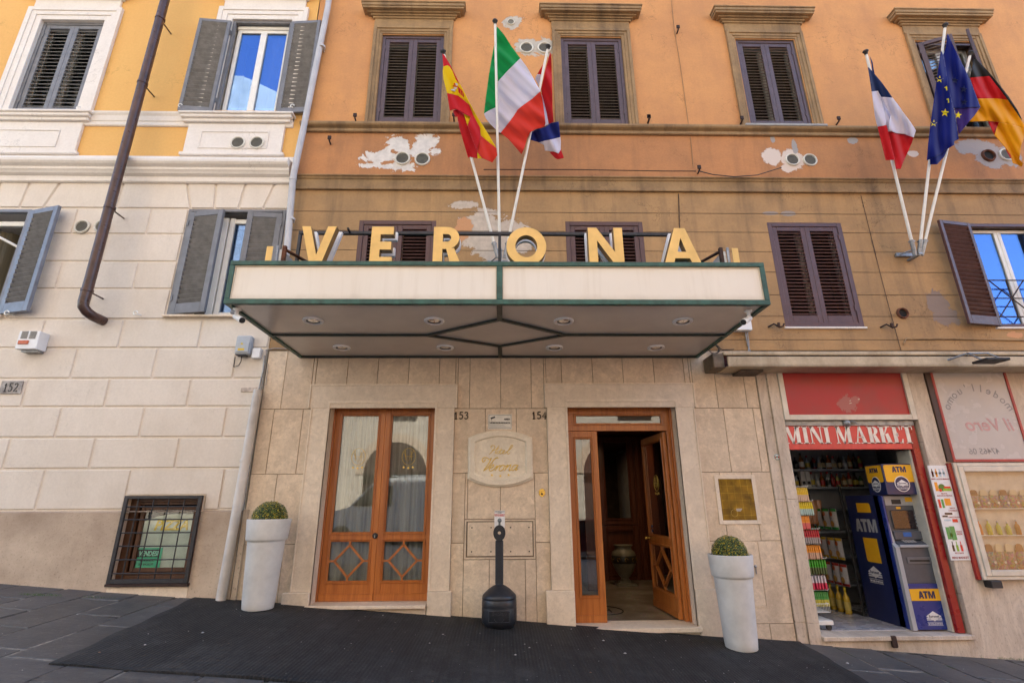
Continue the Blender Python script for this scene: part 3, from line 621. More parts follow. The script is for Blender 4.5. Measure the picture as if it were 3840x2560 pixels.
def white_surround(x0, x1, z0, z1, hx=.27):
    m = MB()
    for o, i, y in ((.27, .19, -.06), (.19, .10, -.045), (.10, 0, -.03)):
        m.box(x0-o, x0-i, y, 0, z0-.02, z1+o, 0, .004); m.box(x1+i, x1+o, y, 0, z0-.02, z1+o, 0, .004); m.box(x0-i, x1+i, y+.001, 0, z1+i, z1+o, 0, .004)
    m.box(x0-.2, x1+.2, -.04, 0, z1+.272, z1+.46, 0, .004)
    for hw, y, a, b in ((.24, -.08, .46, .51), (.30, -.13, .51, .56), (.37, -.2, .56, .63), (.42, -.25, .63, .70)):
        m.box(x0-hw, x1+hw, y, 0, z1+a, z1+b, 0, .006)
    m.build('window_surround', M['white_trim'], cream)
white_surround(-8.25, -7.13, 7.66, 9.68); white_surround(-4.87, -3.80, 7.74, 9.75)
shut_window(cream, -8.25, -7.13, 7.63, 9.68, M['shut_grey'], 22, 46, wallm='white_trim', label='closed grey louvred window of the yellow storey', yf=.03)
# window with folded-back shutters, upper floor
def open_window(x0, x1, z0, z1, pane='glass_sky', th=.09, curt=None, label=None, wf=.065):
    m = MB(); casing(m, x0, x1, z0, z1, .05, .005, .06, 0, .004, False); reveal(m, x0, x1, z0, z1, -.001, .6, 1, 2)
    w = m.build('window', [M['shut_grey'], M['white_trim'], M['dark']], cream, label)
    f = MB(); a, b, c, d = x0+.06, x1-.06, z0, z1-.12; casing(f, a, b, c, d, wf, .1, .17); cx = (a+b)/2; f.box(cx-.055, cx+.055, .095, .17, c+wf, d-wf, 0, .006)
    f.box(x0+.05, x1-.05, .08, .2, d+.001, z1-.05, 0, .004); f.build('window_frame', M['white_paint'], w)
    p = MB(); p.box(a+wf, cx-.055, .125, .135, c+wf, d-wf); p.box(cx+.055, b-wf, .125, .135, c+wf, d-wf); p.build('pane', M[pane], w)
    return w
w = open_window(-4.87, -3.80, 7.66, 9.75, label='window with folded back grey shutters and white frame')
H = 2.02
a = leaf(.54, H, 21, .06, .1, ang=42, depth=.085); place_leaf(a, -4.86, -.07, 7.64, 175).build('shutter', LM(M['shut_grey']), w)
a = leaf(.53, H, 21, .06, .1, ang=42, depth=.085); place_leaf(a, -3.78, -.07, 7.64, 176, True).build('shutter', LM(M['shut_grey']), w)
curtain(w, -4.32, -3.88, 7.7, 9.6, .22, M['curtain_w'], amp=.02)
# first floor window by the canopy
x0, x1, z0, z1 = MW
m = MB(); casing(m, x0, x1, z0, z1, .045, -.02, .05, 0, .004, False); reveal(m, x0, x1, z0, z1, .018, .6, 1, 2)
w = m.build('window', [M['shut_grey'], M['white_trim'], M['dark']], cream, 'grey shuttered window beside the green canopy')
a = leaf(.57, 1.70, 19, .085, .16, ang=-52, depth=.075, th=.05); place_leaf(a, x0+.05, .015, z0+.01, 10).build('shutter', LM(M['shut_grey']), w)
a = leaf(.53, 1.70, 19, .085, .16, ang=-52, depth=.075, th=.05); place_leaf(a, x1-.045, .02, z0+.01, 3, True).build('shutter', LM(M['shut_grey']), w)
f = MB(); f.box(-4.42, -4.32, .07, .14, z0, z1-.1, 0, .006); f.box(-4.30, -4.22, .08, .15, z0, z1-.1, 0, .006); f.box(-4.22, -3.6, .08, .15, z1-.2, z1-.12, 0, .006); f.box(-4.22, -3.6, .08, .15, z0, z0+.08, 0, .006)
f.box(-3.7, -3.6, .08, .15, z0+.08, z1-.2, 0, .006)
f.build('window_frame', M['white_paint'], w); p = MB(); p.box(-4.22, -3.7, .11, .12, z0+.08, z1-.2); p.build('pane', M['glass_sky'], w)
m = MB(); m.box(x0-.04, x1+.0, -.06, .1, z0-.035, z0-.002, 0, .005); m.build('window_sill', M['marble_trim'], cream)
# far left window, open shutter standing out from the wall
x0, x1, z0, z1 = LW
m = MB(); casing(m, x0, x1, z0, z1, .05, -.01, .05); reveal(m, x0, x1, z0, z1, .018, 1.2, 1, 2)
w = m.build('window', [M['shut_blue'], M['white_trim'], M['dark']], cream, 'open window at the left edge with blue grey shutter')
m = MB(); m.box(x0+.05, x1-.05, .12, .18, z1-.22, z1-.14, 0, .005); m.box(x1-.13, x1-.05, .12, .18, z0+.05, z1-.22, 0, .005); m.box(x0+.05, x0+.13, .12, .18, z0+.05, z1-.22, 0, .005)
m.tube([(x1-.1, .1, z1-.62), (x1-.9, -.05, z1-.22)], .022, 6); m.build('window_frame', M['white_paint'], w)
curtain(w, -9.1, x1-.30, z0, z1-.25, .3, M['curtain_g'], amp=.05, f=20)
a = leaf(.56, z1-z0-.03, 19, .085, .16, ang=44, depth=.10, th=.05); place_leaf(a, x1-.0, -.02, z0+.01, 165, True).build('shutter', LM(M['shut_blue']), w)
m = MB(); m.box(x0-.1, x1+.08, -.06, .1, z0-.04, z0-.002, 0, .005); m.build('window_sill', M['marble_trim'], cream)
# pizza window with iron grille
x0, x1, z0, z1 = GW
m = MB(); reveal(m, x0, x1, z0, z1, -.031, .35, 0, 1); m.box(x0-.012, x1+.012, -.075, .3, z0-.035, z0-.004, 2, .004); m.box(x0, x1, -.035, -.0305, .2, z0-.036, 0)
w = m.build('window', [M['marble_trim'], M['dark'], M['rust_dark']], cream, 'low barred window with yellow and green signs')
f = MB(); casing(f, x0+.0, x1-.0, z0, z1, .08, .14, .2); casing(f, x0+.08, x1-.08, z0+.08, z1-.08, .035, .155, .21); casing(f, x0+.16, x1-.10, z0+.115, z1-.13, .05, .13, .17, 0, .006); f.build('window_frame', M['wood_old'], w)
gx0, gx1, gz0, gz1 = x0+.21, x1-.15, z0+.165, z1-.18
p = MB(); p.box(gx0, gx1, .150, .153, gz0, gz1); p.build('pane', M['glass_thin'], w)
pb = MB(); pb.prism([(gx0, gz0), (gx1, gz0), (gx1, gz1-.05), (gx0+.33, gz1-.05), (gx0+.15, gz1-.08), (gx0, gz1-.14)], .170, .172); pb.build('window_poster', simple('faded_pale_green_poster', (.72, .80, .69), .6, 0, .12, 6), w)
pp = MB(); pp.add(text_mb('PIZZA', .175, (gx0+gx1)/2+.04, gz1-.245, .163, bold=.007, sx=.92, shear=.25)); pp.build('pizza_lettering', simple('yellow_vinyl', (.95, .66, .02), .5), w)
gs = MB(); gs.box(gx0-.03, gx0+.31, .158, .160, gz0-.0, gz0+.235); gs.box(gx0, gx0+.28, .156, .1578, gz0+.125, gz0+.215, 1)
gs2 = MB(); tm = text_mb('VENDESI', .082, gx0+.14, gz0+.139, .155, bold=.0025, sx=.78, shear=.2); t2 = text_mb('VIA MODERATIO', .03, gx0+.14, gz0+.072, .157, sx=.8); t3 = text_mb('329 8426237', .036, gx0+.13, gz0+.028, .157, sx=1)
for k in range(len(tm.m)): tm.m[k] = 2
for q_ in (t2, t3):
    for k in range(len(q_.m)): q_.m[k] = 1
gs.add(tm).add(t2).add(t3); gs.build('for_sale_sign', [simple('green_card', (.10, .66, .38), .5), M['ink'], simple('pale_green_ink', (.4, .9, .7), .5)], w)
for o_ in list(w.children): o_.location.y -= .07
m = MB(); y = -.055; m.box(x0+.0, x0+.045, y-.02, y+.012, z0, z1, 0, .003); m.box(x1-.045, x1, y-.02, y+.012, z0, z1, 0, .003); m.box(x0+.045, x1-.045, y-.02, y+.012, z1-.04, z1, 0, .003); m.box(x0+.045, x1-.045, y-.02, y+.012, z0, z0+.05, 0, .003)
for k in range(4): X = x0+.175+k*.198; m.tube([(X, y, z0+.05), (X, y, z1-.04)], .0085, 6)
for k in range(6): Z = z0+.115+k*.158; m.tube([(x0+.04, y-.008, Z), (x1-.04, y-.008, Z)], .0085, 6)
m.build('iron_grille', M['dark_metal'], w)
# ------------------------------------------------------------------ ground
def ground_mats():
    t = NT('basalt_paving'); rnd = t.n('NewGeometry').outputs['Random Per Island']; p = t.pos()
    big = t.noise(1.3, 7, .65); f = t.noise(24, 6, .7); str_ = t.noise(1, 6, .65, t.pos((5, 26, 5)))
    c = t.mix(t.ramp(big, .3, .7), (.034, .034, .034, 1), (.078, .074, .070, 1)); c = t.mix(t.math('MULTIPLY', rnd, .45), c, (.075, .077, .085, 1))
    c = t.mix(t.math('MULTIPLY', t.ramp(f, .52, .66), .4), c, (.17, .16, .15, 1)); c = t.mix(t.math('MULTIPLY', t.ramp(t.noise(6, 9, .75), .5, .66), .5), c, (.022, .022, .023, 1)); c = t.mix(t.math('MULTIPLY', t.ramp(t.noise(3.1, 9, .7, t.pos((1, 3, 1))), .54, .66), .35), c, (.13, .12, .105, 1)); c = t.mix(t.math('MULTIPLY', t.ramp(t.noise(.8, 5, .6), .5, .7), .3), c, (.17, .155, .135, 1))
    t.bump(t.math('ADD', f, t.math('MULTIPLY', str_, 1.2)), .45, .008); r = t.n('MapRange', {'Value': big, 'To Min': .38, 'To Max': .7}).outputs[0]
    a = t.out(c, r, 0, .5)
    t = NT('joint_sand'); f = t.noise(3, 6, .7); c = t.mix(t.ramp(f, .40, .6), (.05, .045, .042, 1), (.27, .24, .20, 1))
    c = t.mix(t.math('MULTIPLY', t.ramp(t.noise(1.4, 4, .6), .60, .66), .8), c, (.035, .075, .02, 1)); b = t.out(c, .95, 0, .1)
    t = NT('black_entrance_matting'); f = t.noise(90, 4, .7); rb = t.n('TexWave', {'Vector': t.pos((1, .05, 1)), 'Scale': 9.0, 'Distortion': 1.0}).outputs['Fac']
    big = t.noise(1.1, 6, .6); c = t.mix(t.ramp(big, .35, .7), (.008, .0078, .0076, 1), (.021, .0204, .020, 1)); c = t.mix(t.math('MULTIPLY', t.ramp(f, .48, .62), .5), c, (.06, .058, .057, 1)); c = t.mix(t.math('MULTIPLY', t.ramp(t.noise(3.2, 9, .75), .48, .68), .55), c, (.058, .055, .052, 1)); c = t.mix(t.math('MULTIPLY', t.math('MULTIPLY', rb, t.ramp(t.noise(.7, 3, .5), .42, .56)), .75), c, (.005, .005, .005, 1)); wv = t.n('TexWave', {'Vector': t.pos((.3, 1, 1)), 'Scale': 5.0, 'Distortion': 3.0}).outputs['Fac']; c = t.mix(t.math('MULTIPLY', t.ramp(wv, .8, 1.0), .35), c, (.004, .004, .004, 1))
    sp = t.n('TexVoronoi', {'Scale': 11.0, 'Vector': t.pos()}).outputs['Distance']; c = t.mix(t.ramp(sp, .0, .05, (.5, .5, .5, 1), (0, 0, 0, 1)), c, (.3, .28, .25, 1))
    t.bump(t.math('ADD', f, t.math('MULTIPLY', rb, .8)), .55, .006); d = t.out(c, .8, 0, .35)
    t = NT('street_cobbles'); v = t.n('TexVoronoi', {'Scale': 8.0, 'Vector': t.pos()}, feature='DISTANCE_TO_EDGE').outputs['Distance']
    c = t.mix(t.ramp(v, .02, .1), (.12, .11, .10, 1), (.27, .265, .26, 1)); t.bump(t.ramp(v, .0, .2), .6, .02); e = t.out(c, .6)
    return a, b, d, e
M['slab'], M['sand'], M['mat'], M['cobble'] = ground_mats()
def gs_(x, y, dz=0.0): return (x, y, G(x, y)+dz)
m = MB(); m.face([gs_(-60, .02, -.006), gs_(60, .02, -.006), gs_(60, -60, -.006), gs_(-60, -60, -.006)], 1)
rg = random.Random(3); x = -13.0
while x < 13:
    w = rg.uniform(.42, .6); y = rg.uniform(-.5, 0)+.3
    while y > -4.2:
        l = rg.uniform(.65, 1.15); xa, xb, ya, yb = x+rg.uniform(.006, .02), x+w-rg.uniform(.006, .02), y-rg.uniform(.006, .025), y-l+rg.uniform(.006, .025)
        if ya > -.0: ya = -.0
        if ya-yb > .1:
            ti, tj = rg.uniform(-.0035, .0035), rg.uniform(-.0035, .0035); k = [(xa+rg.uniform(-.01, .01), ya), (xb+rg.uniform(-.01, .01), ya), (xb+rg.uniform(-.01, .01), yb+rg.uniform(-.02, .02)), (xa, yb)]
            top = [gs_(px+(.008 if i in (0, 3) else -.008), py+(-.008 if i < 2 else .008), ti*(1 if i in (0, 3) else -1)+tj*(1 if i < 2 else -1)) for i, (px, py) in enumerate(k)]
            bot = [gs_(px, py, -.014) for px, py in k]
            m.faces(top+bot, [(0, 1, 2, 3), (0, 1, 5, 4), (1, 2, 6, 5), (2, 3, 7, 6), (3, 0, 4, 7)], 0)
        y -= l
    x += w
m.build('pavement', [M['slab'], M['sand']], kind='structure')
m = MB(); m.face([gs_(-60, -4.35, -.001), gs_(60, -4.35, -.001), gs_(60, -40, -.001), gs_(-60, -40, -.001)]); m.build('road', M['cobble'], kind='structure')
# black matting laid over the paving
m = MB(); nx, ny = 90, 30; v = []; LX = lambda t: -3.80+.23*t; RX = lambda t: 3.69-.2*t
for j in range(ny+1):
    t = j/ny; y = -.015-2.37*t
    for i in range(nx+1):
        x = LX(t)+(RX(t)-LX(t))*i/nx; e = min(i, nx-i, ny-j)
        dz = .016+.006*math.sin(x*2.1+y*3)*math.sin(y*2.2)+(.004*math.sin(x*9) if e < 2 else 0)
        if i in (0, nx): x += .012*math.sin(y*9)
        v.append(gs_(x, y+(.01*math.sin(x*5) if j == ny else 0), dz))
m.faces(v, [(j*(nx+1)+i, j*(nx+1)+i+1, (j+1)*(nx+1)+i+1, (j+1)*(nx+1)+i) for j in range(ny) for i in range(nx)], 0, True)
edge = [j*(nx+1) for j in range(ny+1)]+[ny*(nx+1)+i for i in range(1, nx+1)]+[j*(nx+1)+nx for j in range(ny-1, -1, -1)]
b = len(m.v)
for i in edge: p = m.v[i]; m.v.append(Vector((p.x, p.y, G(p.x, p.y)-.01)))
for k in range(len(edge)-1): m.f.append((edge[k], edge[k+1], b+k+1, b+k)); m.m.append(0); m.s.append(False)
m.build('entrance_mat', M['mat'], label='large black rubber matting on the sloping pavement before the hotel doors', cat='mat')
# scattered grit, paper crumbs and leaves on the mat and pavement
m = MB(); rg = random.Random(21)
for k in range(420):
    x, y = rg.uniform(-6.5, 6.5), -rg.random()**1.3*2.9-.03
    r_ = rg.uniform(.003, .007) if rg.random() < .93 else rg.uniform(.010, .02); a = rg.uniform(0, 6.28); z = G(x, y)+(.026 if -3.7 < x < 3.5 and y > -2.35 else .006); mi = 0 if rg.random() < .7 else 1
    p = [(x+r_*math.cos(a+q)*rg.uniform(.6, 1.2), y+r_*math.sin(a+q)*rg.uniform(.6, 1.2), z) for q in (0, 1.6, 3.1, 4.7)]
    m.faces(p+[(x, y, z+r_*.5)], [(0, 1, 4), (1, 2, 4), (2, 3, 4), (3, 0, 4)], mi)
m.build('litter', [simple('pale_grit', (.42, .40, .37), .8), simple('brown_grit', (.16, .10, .06), .9)], kind='stuff')
# tufts of grass in the joints by the cream wall
m = MB()
for cx, cy, n in ((-5.45, -.42, 90), (-5.3, -.38, 60), (-4.75, -.33, 50), (-5.9, -.02, 30), (6.2, -.03, 60), (6.5, -.03, 60), (6.9, -.04, 50), (-4.5, -.02, 25), (5.9, -.04, 20)):
    for k in range(n):
        x, y = cx+rg.gauss(0, .09), cy+rg.gauss(0, .012)*(2 if cy < -.1 else .5); z = G(x, y)-.002; h = rg.uniform(.008, .03); dx, dy = rg.uniform(-.012, .012), rg.uniform(-.012, .012)
        m.face([(x-.0025, y, z), (x+.0025, y, z), (x+dx, y+dy, z+h)])
m.build('grass_tufts', simple('joint_grass', (.05, .11, .02), .7), kind='stuff')
# ------------------------------------------------------------------ canopy
CX0, CX1, CY, CZ0, CZ1 = -2.905, 2.865, -2.08, 3.40, 3.885
can = thing('entrance_canopy', 'flat rectangular hotel canopy with cream panels in a dark green frame', 'canopy', (-.02, 0, CZ0))
m = MB(); e = .05; mid = -.025
def bar(x0, x1, y0, y1, z0, z1): m.box(x0, x1, y0, y1, z0, z1, 0, .004)
bar(CX0, CX1, CY, CY+e, CZ0-.012, CZ0+.045); bar(CX0, CX1, CY, CY+e, CZ1-.05, CZ1)
for xx in (CX0, mid-.03, CX1-e): bar(xx, xx+(.06 if xx == mid-.03 else e), CY+.001, CY+e, CZ0+.0455, CZ1-.0505)
for xx in (CX0, CX1-e):
    bar(xx, xx+e, CY+e, .0, CZ0-.0115, CZ0+.044); bar(xx, xx+e, CY+e, .0, CZ1-.049, CZ1-.001); bar(xx, xx+e, -.05, 0, CZ0+.045, CZ1-.05)
m.box(CX0+e, CX1-e, CY+e, 0, CZ1-.02, CZ1-.006)
frame = m.build('canopy_frame', M['green'], can)
for a, b in ((CX0+e, mid-.03), (mid+.03, CX1-e)):
    m = MB(); m.box(a+.006, b-.006, CY+.028, CY+.034, CZ0+.052, CZ1-.056); p = m.build('fascia_panel', M['fascia'], can)
    m = MB(); casing(m, a+.0015, b-.0015, CZ0+.0465, CZ1-.0515, .010, CY+.014, CY+.027, 0, .002); m.build('panel_edge', M['cream_edge'], p)
for xx in (CX0+.012, CX1-.02):
    m = MB(); m.box(xx, xx+.008, CY+e+.01, -.055, CZ0+.05, CZ1-.055); m.build('side_panel', M['fascia'], can)
m = MB(); m.box(CX0+e, CX1-e, CY+e, -.002, CZ0+.012, CZ0+.02); m.build('soffit_panel', M['soffit'], can)
m = MB(); zb, zt = CZ0-.012, CZ0+.011
def bar2(p, q, w=.022):
    p, q = Vector(p), Vector(q); d = (q-p).normalized(); n = Vector((-d.y, d.x))*w
    k = [p+n, q+n, q-n, p-n]; m.faces([(c.x, c.y, zb) for c in k]+[(c.x, c.y, zt) for c in k], [(0, 1, 2, 3), (0, 1, 5, 4), (1, 2, 6, 5), (2, 3, 7, 6), (3, 0, 4, 7)])
bar2((CX0+e, -1.0), (-.93, -1.0)); bar2((.80, -1.015), (CX1-e, -1.015)); bar2((mid, CY+e), (mid, -1.58), .03); bar2((mid, -.54), (mid, -.01), .03)
zb -= .001
for p, q in (((-.93, -1.0), (mid, -1.58)), ((mid, -1.58), (.80, -1.015)), ((.80, -1.015), (mid, -.54)), ((mid, -.54), (-.93, -1.0))): bar2(p, q)
zb += .001; bar2((CX0+e, -.022), (CX1-e, -.022), .02)
m.build('soffit_bars', M['green_dark'], can)
first = None
for y, xs in ((-1.51, (-2.175, -.785, .72, 2.115)), (-.46, (-2.165, -.77, .716, 2.11))):
    for xx in xs:
        if first is None:
            m = MB(); m.lathe([(.07, .018, 1), (.078, -.0, 0), (.112, -.008, 0), (.118, .004, 0), (.118, .013, 0)], (xx, y, CZ0), 28, 0); first = m.build('downlight', [simple('bright_white_ring', (.95, .95, .94), .3, 0, .02), M['ink']], can)
            m = MB(); m.lathe([(.0, .008), (.012, -.004), (.03, .004), (.042, -.002), (.062, .010)], (xx, y, CZ0), 20, 0); lens = m.build('lamp_lens', M['glass_lens'], first); fx, fy = xx, y
        else:
            c = copy_tree(first, parent=can); c.location = (xx-fx, y-fy, 0)
# ------------------------------------------------------------------ VERONA letters standing on the canopy
def letter_loops(ch, w, h, s):
    if ch == 'V': return [[(0, h), (s*.98, h), (w/2, s*1.25), (w-s*.98, h), (w, h), (w/2+s*.62, 0), (w/2-s*.62, 0)]]
    if ch == 'E': return [[(0, 0), (w, 0), (w, s), (s*1.05, s), (s*1.05, h/2-s/2), (w*.93, h/2-s/2), (w*.93, h/2+s/2), (s*1.05, h/2+s/2), (s*1.05, h-s), (w, h-s), (w, h), (0, h)]]
    if ch == 'N': return [[(0, 0), (s, 0), (s, h*.66), (w-s, 0), (w, 0), (w, h), (w-s, h), (w-s, h*.36), (s, h), (0, h)]]
    if ch == 'O':
        r = w/2; return [[(r+r*math.cos(a), h/2+h/2*math.sin(a)) for a in [2*math.pi*k/48 for k in range(48)]], [(r+(r-s*1.02)*math.cos(a), h/2+(h/2-s*1.02)*math.sin(a)) for a in [2*math.pi*k/40 for k in range(40)]]]
    if ch == 'A': return [[(0, 0), (s*1.05, 0), (s*1.38, h*.2), (w-s*1.38, h*.2), (w-s*1.05, 0), (w, 0), (w/2+s*.62, h), (w/2-s*.62, h)], [(s*1.72, h*.37), (w-s*1.72, h*.37), (w/2, h*.74)]]
    if ch == 'R':
        R = h*.29; cy = h-R; cxx = w-R*1.02; arc = [(cxx+R*math.cos(a), cy+R*math.sin(a)) for a in [math.pi/2-math.pi*k/16 for k in range(17)]]
        Ri = R-s*.92; ai = [(cxx+Ri*math.cos(a), cy+Ri*math.sin(a)) for a in [math.pi/2-math.pi*k/14 for k in range(15)]]
        return [[(0, 0), (s*1.05, 0), (s*1.05, h-2*R), (w*.50, h-2*R), (w-s*.95, 0), (w+s*.25, 0), (w*.80, h-2*R+.012)]+arc[::-1][2:]+[(0, h)], [(s*1.05, h-s*.92)]+ai+[(s*1.05, h-2*R+s*.92)]]
LT = [('V', -2.24, .385), ('E', -1.46, .245), ('R', -.765, .29), ('O', .05, .445), ('N', .972, .39), ('A', 1.80, .435)]
for ch, lx, lw in LT:
    hh = .475; zb_ = 3.887; s_ = .098
    root = thing('sign_letter', 'upright gold capital letter %s on the front edge of the green canopy' % ch, 'sign letter', (lx+lw/2, -1.95, zb_), 'gold letters standing on the canopy')
    lo = [[(lx+a, zb_+b) for a, b in l] for l in letter_loops(ch, lw, hh, s_)]
    m = MB(); m.prism(lo, -1.98, -1.885, 0, 1); m.build('gold_face', [M['gold_face'], M['gold_side']], root)
    k = (5.23/5.02); cxx = lx+lw/2
    lo = [[(cxx+(a-lw/2)*1.02, zb_+b*1.075) for a, b in l] for l in letter_loops(ch, lw, hh, s_)]
    m = MB(); m.prism(lo, -1.80, -1.755); m.build('white_backing', M['white_plastic'], root)
    m = MB(); m.box(cxx-.01 if ch != 'O' else cxx-.01, cxx+.01, -1.884, -1.801, zb_+.02, zb_+.05); m.build('spacer', M['grey_metal'], root)
rz = 4.475
m = MB(); ra, rb = -2.42, 2.235; m.box(ra, rb, -1.655, -1.615, rz-.02, rz+.02, 0, .003)
for xx in (ra, mid-.02, rb-.035): m.box(xx, xx+.035, -1.654, -1.616, CZ1-.01, rz-.0205, 0, .003)
m.box(ra+.6, ra+.62, -1.75, -1.656, rz-.01, rz+.01)
m.build('sign_rail', M['dark_metal'], label='slim dark metal rail fixed behind the gold letters on the canopy', cat='rail')
def end_sign(sx, lab):
    x = -2.57 if sx < 0 else 2.63
    r = thing('side_sign', lab, 'sign', (x, -1.9, CZ1), 'narrow end signs of the canopy')
    m = MB(); m.box(x-.035, x+.035, -1.965, -1.955, CZ1, CZ1+.235, 0, .003); m.build('gold_strip', M['gold_face'], r)
    xi = x-sx*.1
    m = MB(); m.box(xi-.02, xi+.02, -1.9, -.5, CZ1+.02, CZ1+.23, 0, .004); m.build('sign_box', M['white_plastic'], r)
    m = MB(); m.box(xi-sx*.035-.02, xi-sx*.035+.02, -1.92, -1.88, CZ1-.01, CZ1+.27, 0, .003); m.tube([(xi-sx*.05, -1.9, CZ1+.22), (xi-sx*.18, -1.3, CZ1+.3), (xi-sx*.2, -.9, CZ1+.0)], .018, 6)
    m.build('rusty_bracket', M['rust'] if sx < 0 else M['rust_dark'], r)
    m = MB(); m.tube([(xi+sx*.035, -1.92, CZ1), (xi+sx*.035, -1.92, CZ1+.26)], .016, 8); m.build('tube_light', M['grey_metal'], r)
end_sign(-1, 'short gold edged side sign with rusty bracket left of the letter V'); end_sign(1, 'short gold edged side sign with dark bracket right of the last letter A')
# ------------------------------------------------------------------ small fixtures
def cam_thing(x, y, z, dx, lab):
    r = thing('security_camera', lab, 'camera', (x, y, z), 'security cameras under the canopy')
    m = MB(); m.lathe([(0, 0), (.042, -.0), (.044, -.012), (.02, -.022), (.018, -.075), (0, -.078)], (x, y, z), 20); m.tube([(x, y, z-.06), (x+dx*.03, y-.01, z-.09)], .016, 8); m.build('camera_mount', M['white_plastic'], r)
    p = Vector((x-dx*.03, y+.03, z-.075)); d = Vector((dx*.75, -.42, -.36)).normalized()
    m = MB(); m.tube([p, p+d*.15], .03, 16); m.tube([p+d*.10, p+d*.175], .034, 16); m.build('camera_body', M['white_plastic'], r)
    m = MB(); m.tube([p+d*.1755, p+d*.178], .031, 16); m.tube([p+d*.178, p+d*.181], .012, 10); m.build('camera_lens', M['ink'], r)
cam_thing(-2.83, -1.93, CZ0-.013, .8, 'white bullet security camera under the left front corner of the canopy')
cam_thing(2.70, -1.90, CZ0-.013, -.75, 'white bullet security camera under the right front corner of the canopy')
def pipe(name, pts, r, mat, lab, rings=(), group=None):
    root = thing(name, lab, 'pipe', pts[-1], group)
    m = MB(); m.tube(pts, r, 16); m.build('pipe_run', mat, root)
    for a in rings:
        m = MB(); m.tube([Vector(a)+Vector((0, 0, -.018)), Vector(a)+Vector((0, 0, .018))], r*1.13, 16); m.box(a[0]-.008, a[0]+.008, a[1], 0, a[2]-.008, a[2]+.008); m.build('pipe_clip', mat, root)
    return root
bx = P('v', 284, 350, -.3).x; tpx = P('v', 377, 0, -.3); lo = P('v', 194, 690, -.3)
zt_ = lo.z
pipe('drainpipe', [(tpx.x, -.3, 15), (bx, -.3, 8), (lo.x-.0, -.3, zt_+.3), (lo.x-.005, -.3, zt_-.02), (lo.x+.0, -.29, zt_-.09), (lo.x+.03, -.25, zt_-.15), (lo.x+.07, -.18, zt_-.19), (lo.x+.09, .0, zt_-.2)], .068, M['pipe_brown'],
     'brown enamelled drainpipe ending in an elbow on the cream wall', [(lo.x, -.3, zt_+.15), (lo.x+.0, -.3, zt_+1.5), (bx, -.3, 8.0), (bx+.0, -.3, 9.4)])
a = P('z1', 2240, 60, -.1); b = P('z1', 2030, 1180, -.1); c = P('z4', 1975, 400, -.1)
pipe('drainpipe', [(a.x, -.1, 15), (a.x, -.1, a.z), (b.x, -.1, b.z+.8), (b.x-.03, -.13, b.z), (b.x-.03, -.13, b.z-.2), (c.x-.02, -.1, c.z), (c.x-.02, -.1, 3.9)], .05, M['pipe_grey'],
     'grey painted drainpipe running down the joint between the two buildings', [(b.x-.03, -.13, b.z-.15), (a.x, -.1, a.z-.9), (c.x-.02, -.1, c.z+.45)])
a = P('s', 968, 1462, -.09); b = P('s', 826, 2248, -.09); gz = G(b.x, -.09)
pipe('drainpipe', [(a.x, -.09, a.z), (b.x+.005, -.09, gz+.01)], .058, M['pipe_white'], 'off white ground level pipe standing beside the left planter', [(a.x-.03, -.09, 1.95)])
m = MB(); m.tube([(a.x-.01, -.05, a.z+.02), (a.x, -.03, a.z+.3), (a.x-.01, -.03, 3.42)], .012, 6); m.tube([(a.x, -.05, a.z), (a.x+.06, -.02, a.z+.1), (a.x+.05, -.015, 3.3)], .004, 5)
m.tube([(a.x-.01, -.03, 3.5), (a.x+.1, -.02, 3.53), (a.x+.45, -.02, 3.52)], .006, 5); m.tube([(-3.365, -.02, 3.5), (-3.375, -.015, 2.4), (-3.37, -.015, .4)], .006, 5)
m.build('wall_cable', M['grey_metal'], label='thin grey cables running from the junction box into the white pipe', cat='cable')
m = MB(); m.box(-3.362, -3.30, -.035, .0, .2, 1.33); m.build('wall_edge_strip', M['plinth'], hotel)
# junction boxes, alarm
def fixture(name, lab, cat, x0, x1, y0, z0, z1, mat, b=.01, extra=None, group=None, yb=0.0):
    r = thing(name, lab, cat, ((x0+x1)/2, yb, z0), group); m = MB(); m.box(x0, x1, y0, yb, z0, z1, 0, b); m.build('casing', mat, r)
    if extra: extra(r)
    return r
def ex(r):
    m = MB(); m.box(-3.78, -3.60, -.105, -.0905, 3.45, 3.60, 0, .004); m.build('cover', M['grey_plastic'], r)
    m = MB(); m.box(-3.745, -3.655, -.108, -.1055, 3.475, 3.505); m.build('yellow_label', simple('yellow_label', (.75, .5, .02)), r)
    m = MB(); m.prism([(-3.72, 3.56), (-3.68, 3.56), (-3.70, 3.592)], -.108, -.1055); m.build('warning_triangle', simple('warning_yellow', (.75, .55, .02)), r)
    m = MB(); m.box(-3.76, -3.63, -.10, -.02, 3.40, 3.418, 0, .003); m.tube([(-3.70, -.06, 3.40), (-3.70, -.05, 3.33), (-3.73, -.04, 3.27), (-3.80, -.03, 3.25), (-3.81, -.02, 3.4)], .007, 6); m.build('cable_gland', M['dark_metal'], r)
fixture('junction_box', 'large grey inverter box with a yellow label left of the canopy', 'junction box', -3.80, -3.585, -.09, 3.42, 3.70, M['grey_plastic'], .015, ex)
fixture('junction_box', 'small white junction box just right of the grey inverter box', 'junction box', -3.56, -3.44, -.07, 3.37, 3.52, M['white_plastic'], .01)
def ex(r):
    m = MB()
    for i in range(8):
        for j in (0, 1): m.box(-6.76+j*.115, -6.67+j*.115, -.166, -.158, 3.63+i*.014, 3.636+i*.014)
    m.build('louvres', M['ink'], r); m = MB(); m.box(-6.77, -6.63, -.175, -.158, 3.545, 3.60, 0, .004); m.build('red_lens', simple('orange_red_lens', (.5, .09, .02), .3), r)
    m = MB(); m.box(-6.76, -6.53, -.10, -.0, 3.452, 3.479); m.build('backplate', M['grey_metal'], r)
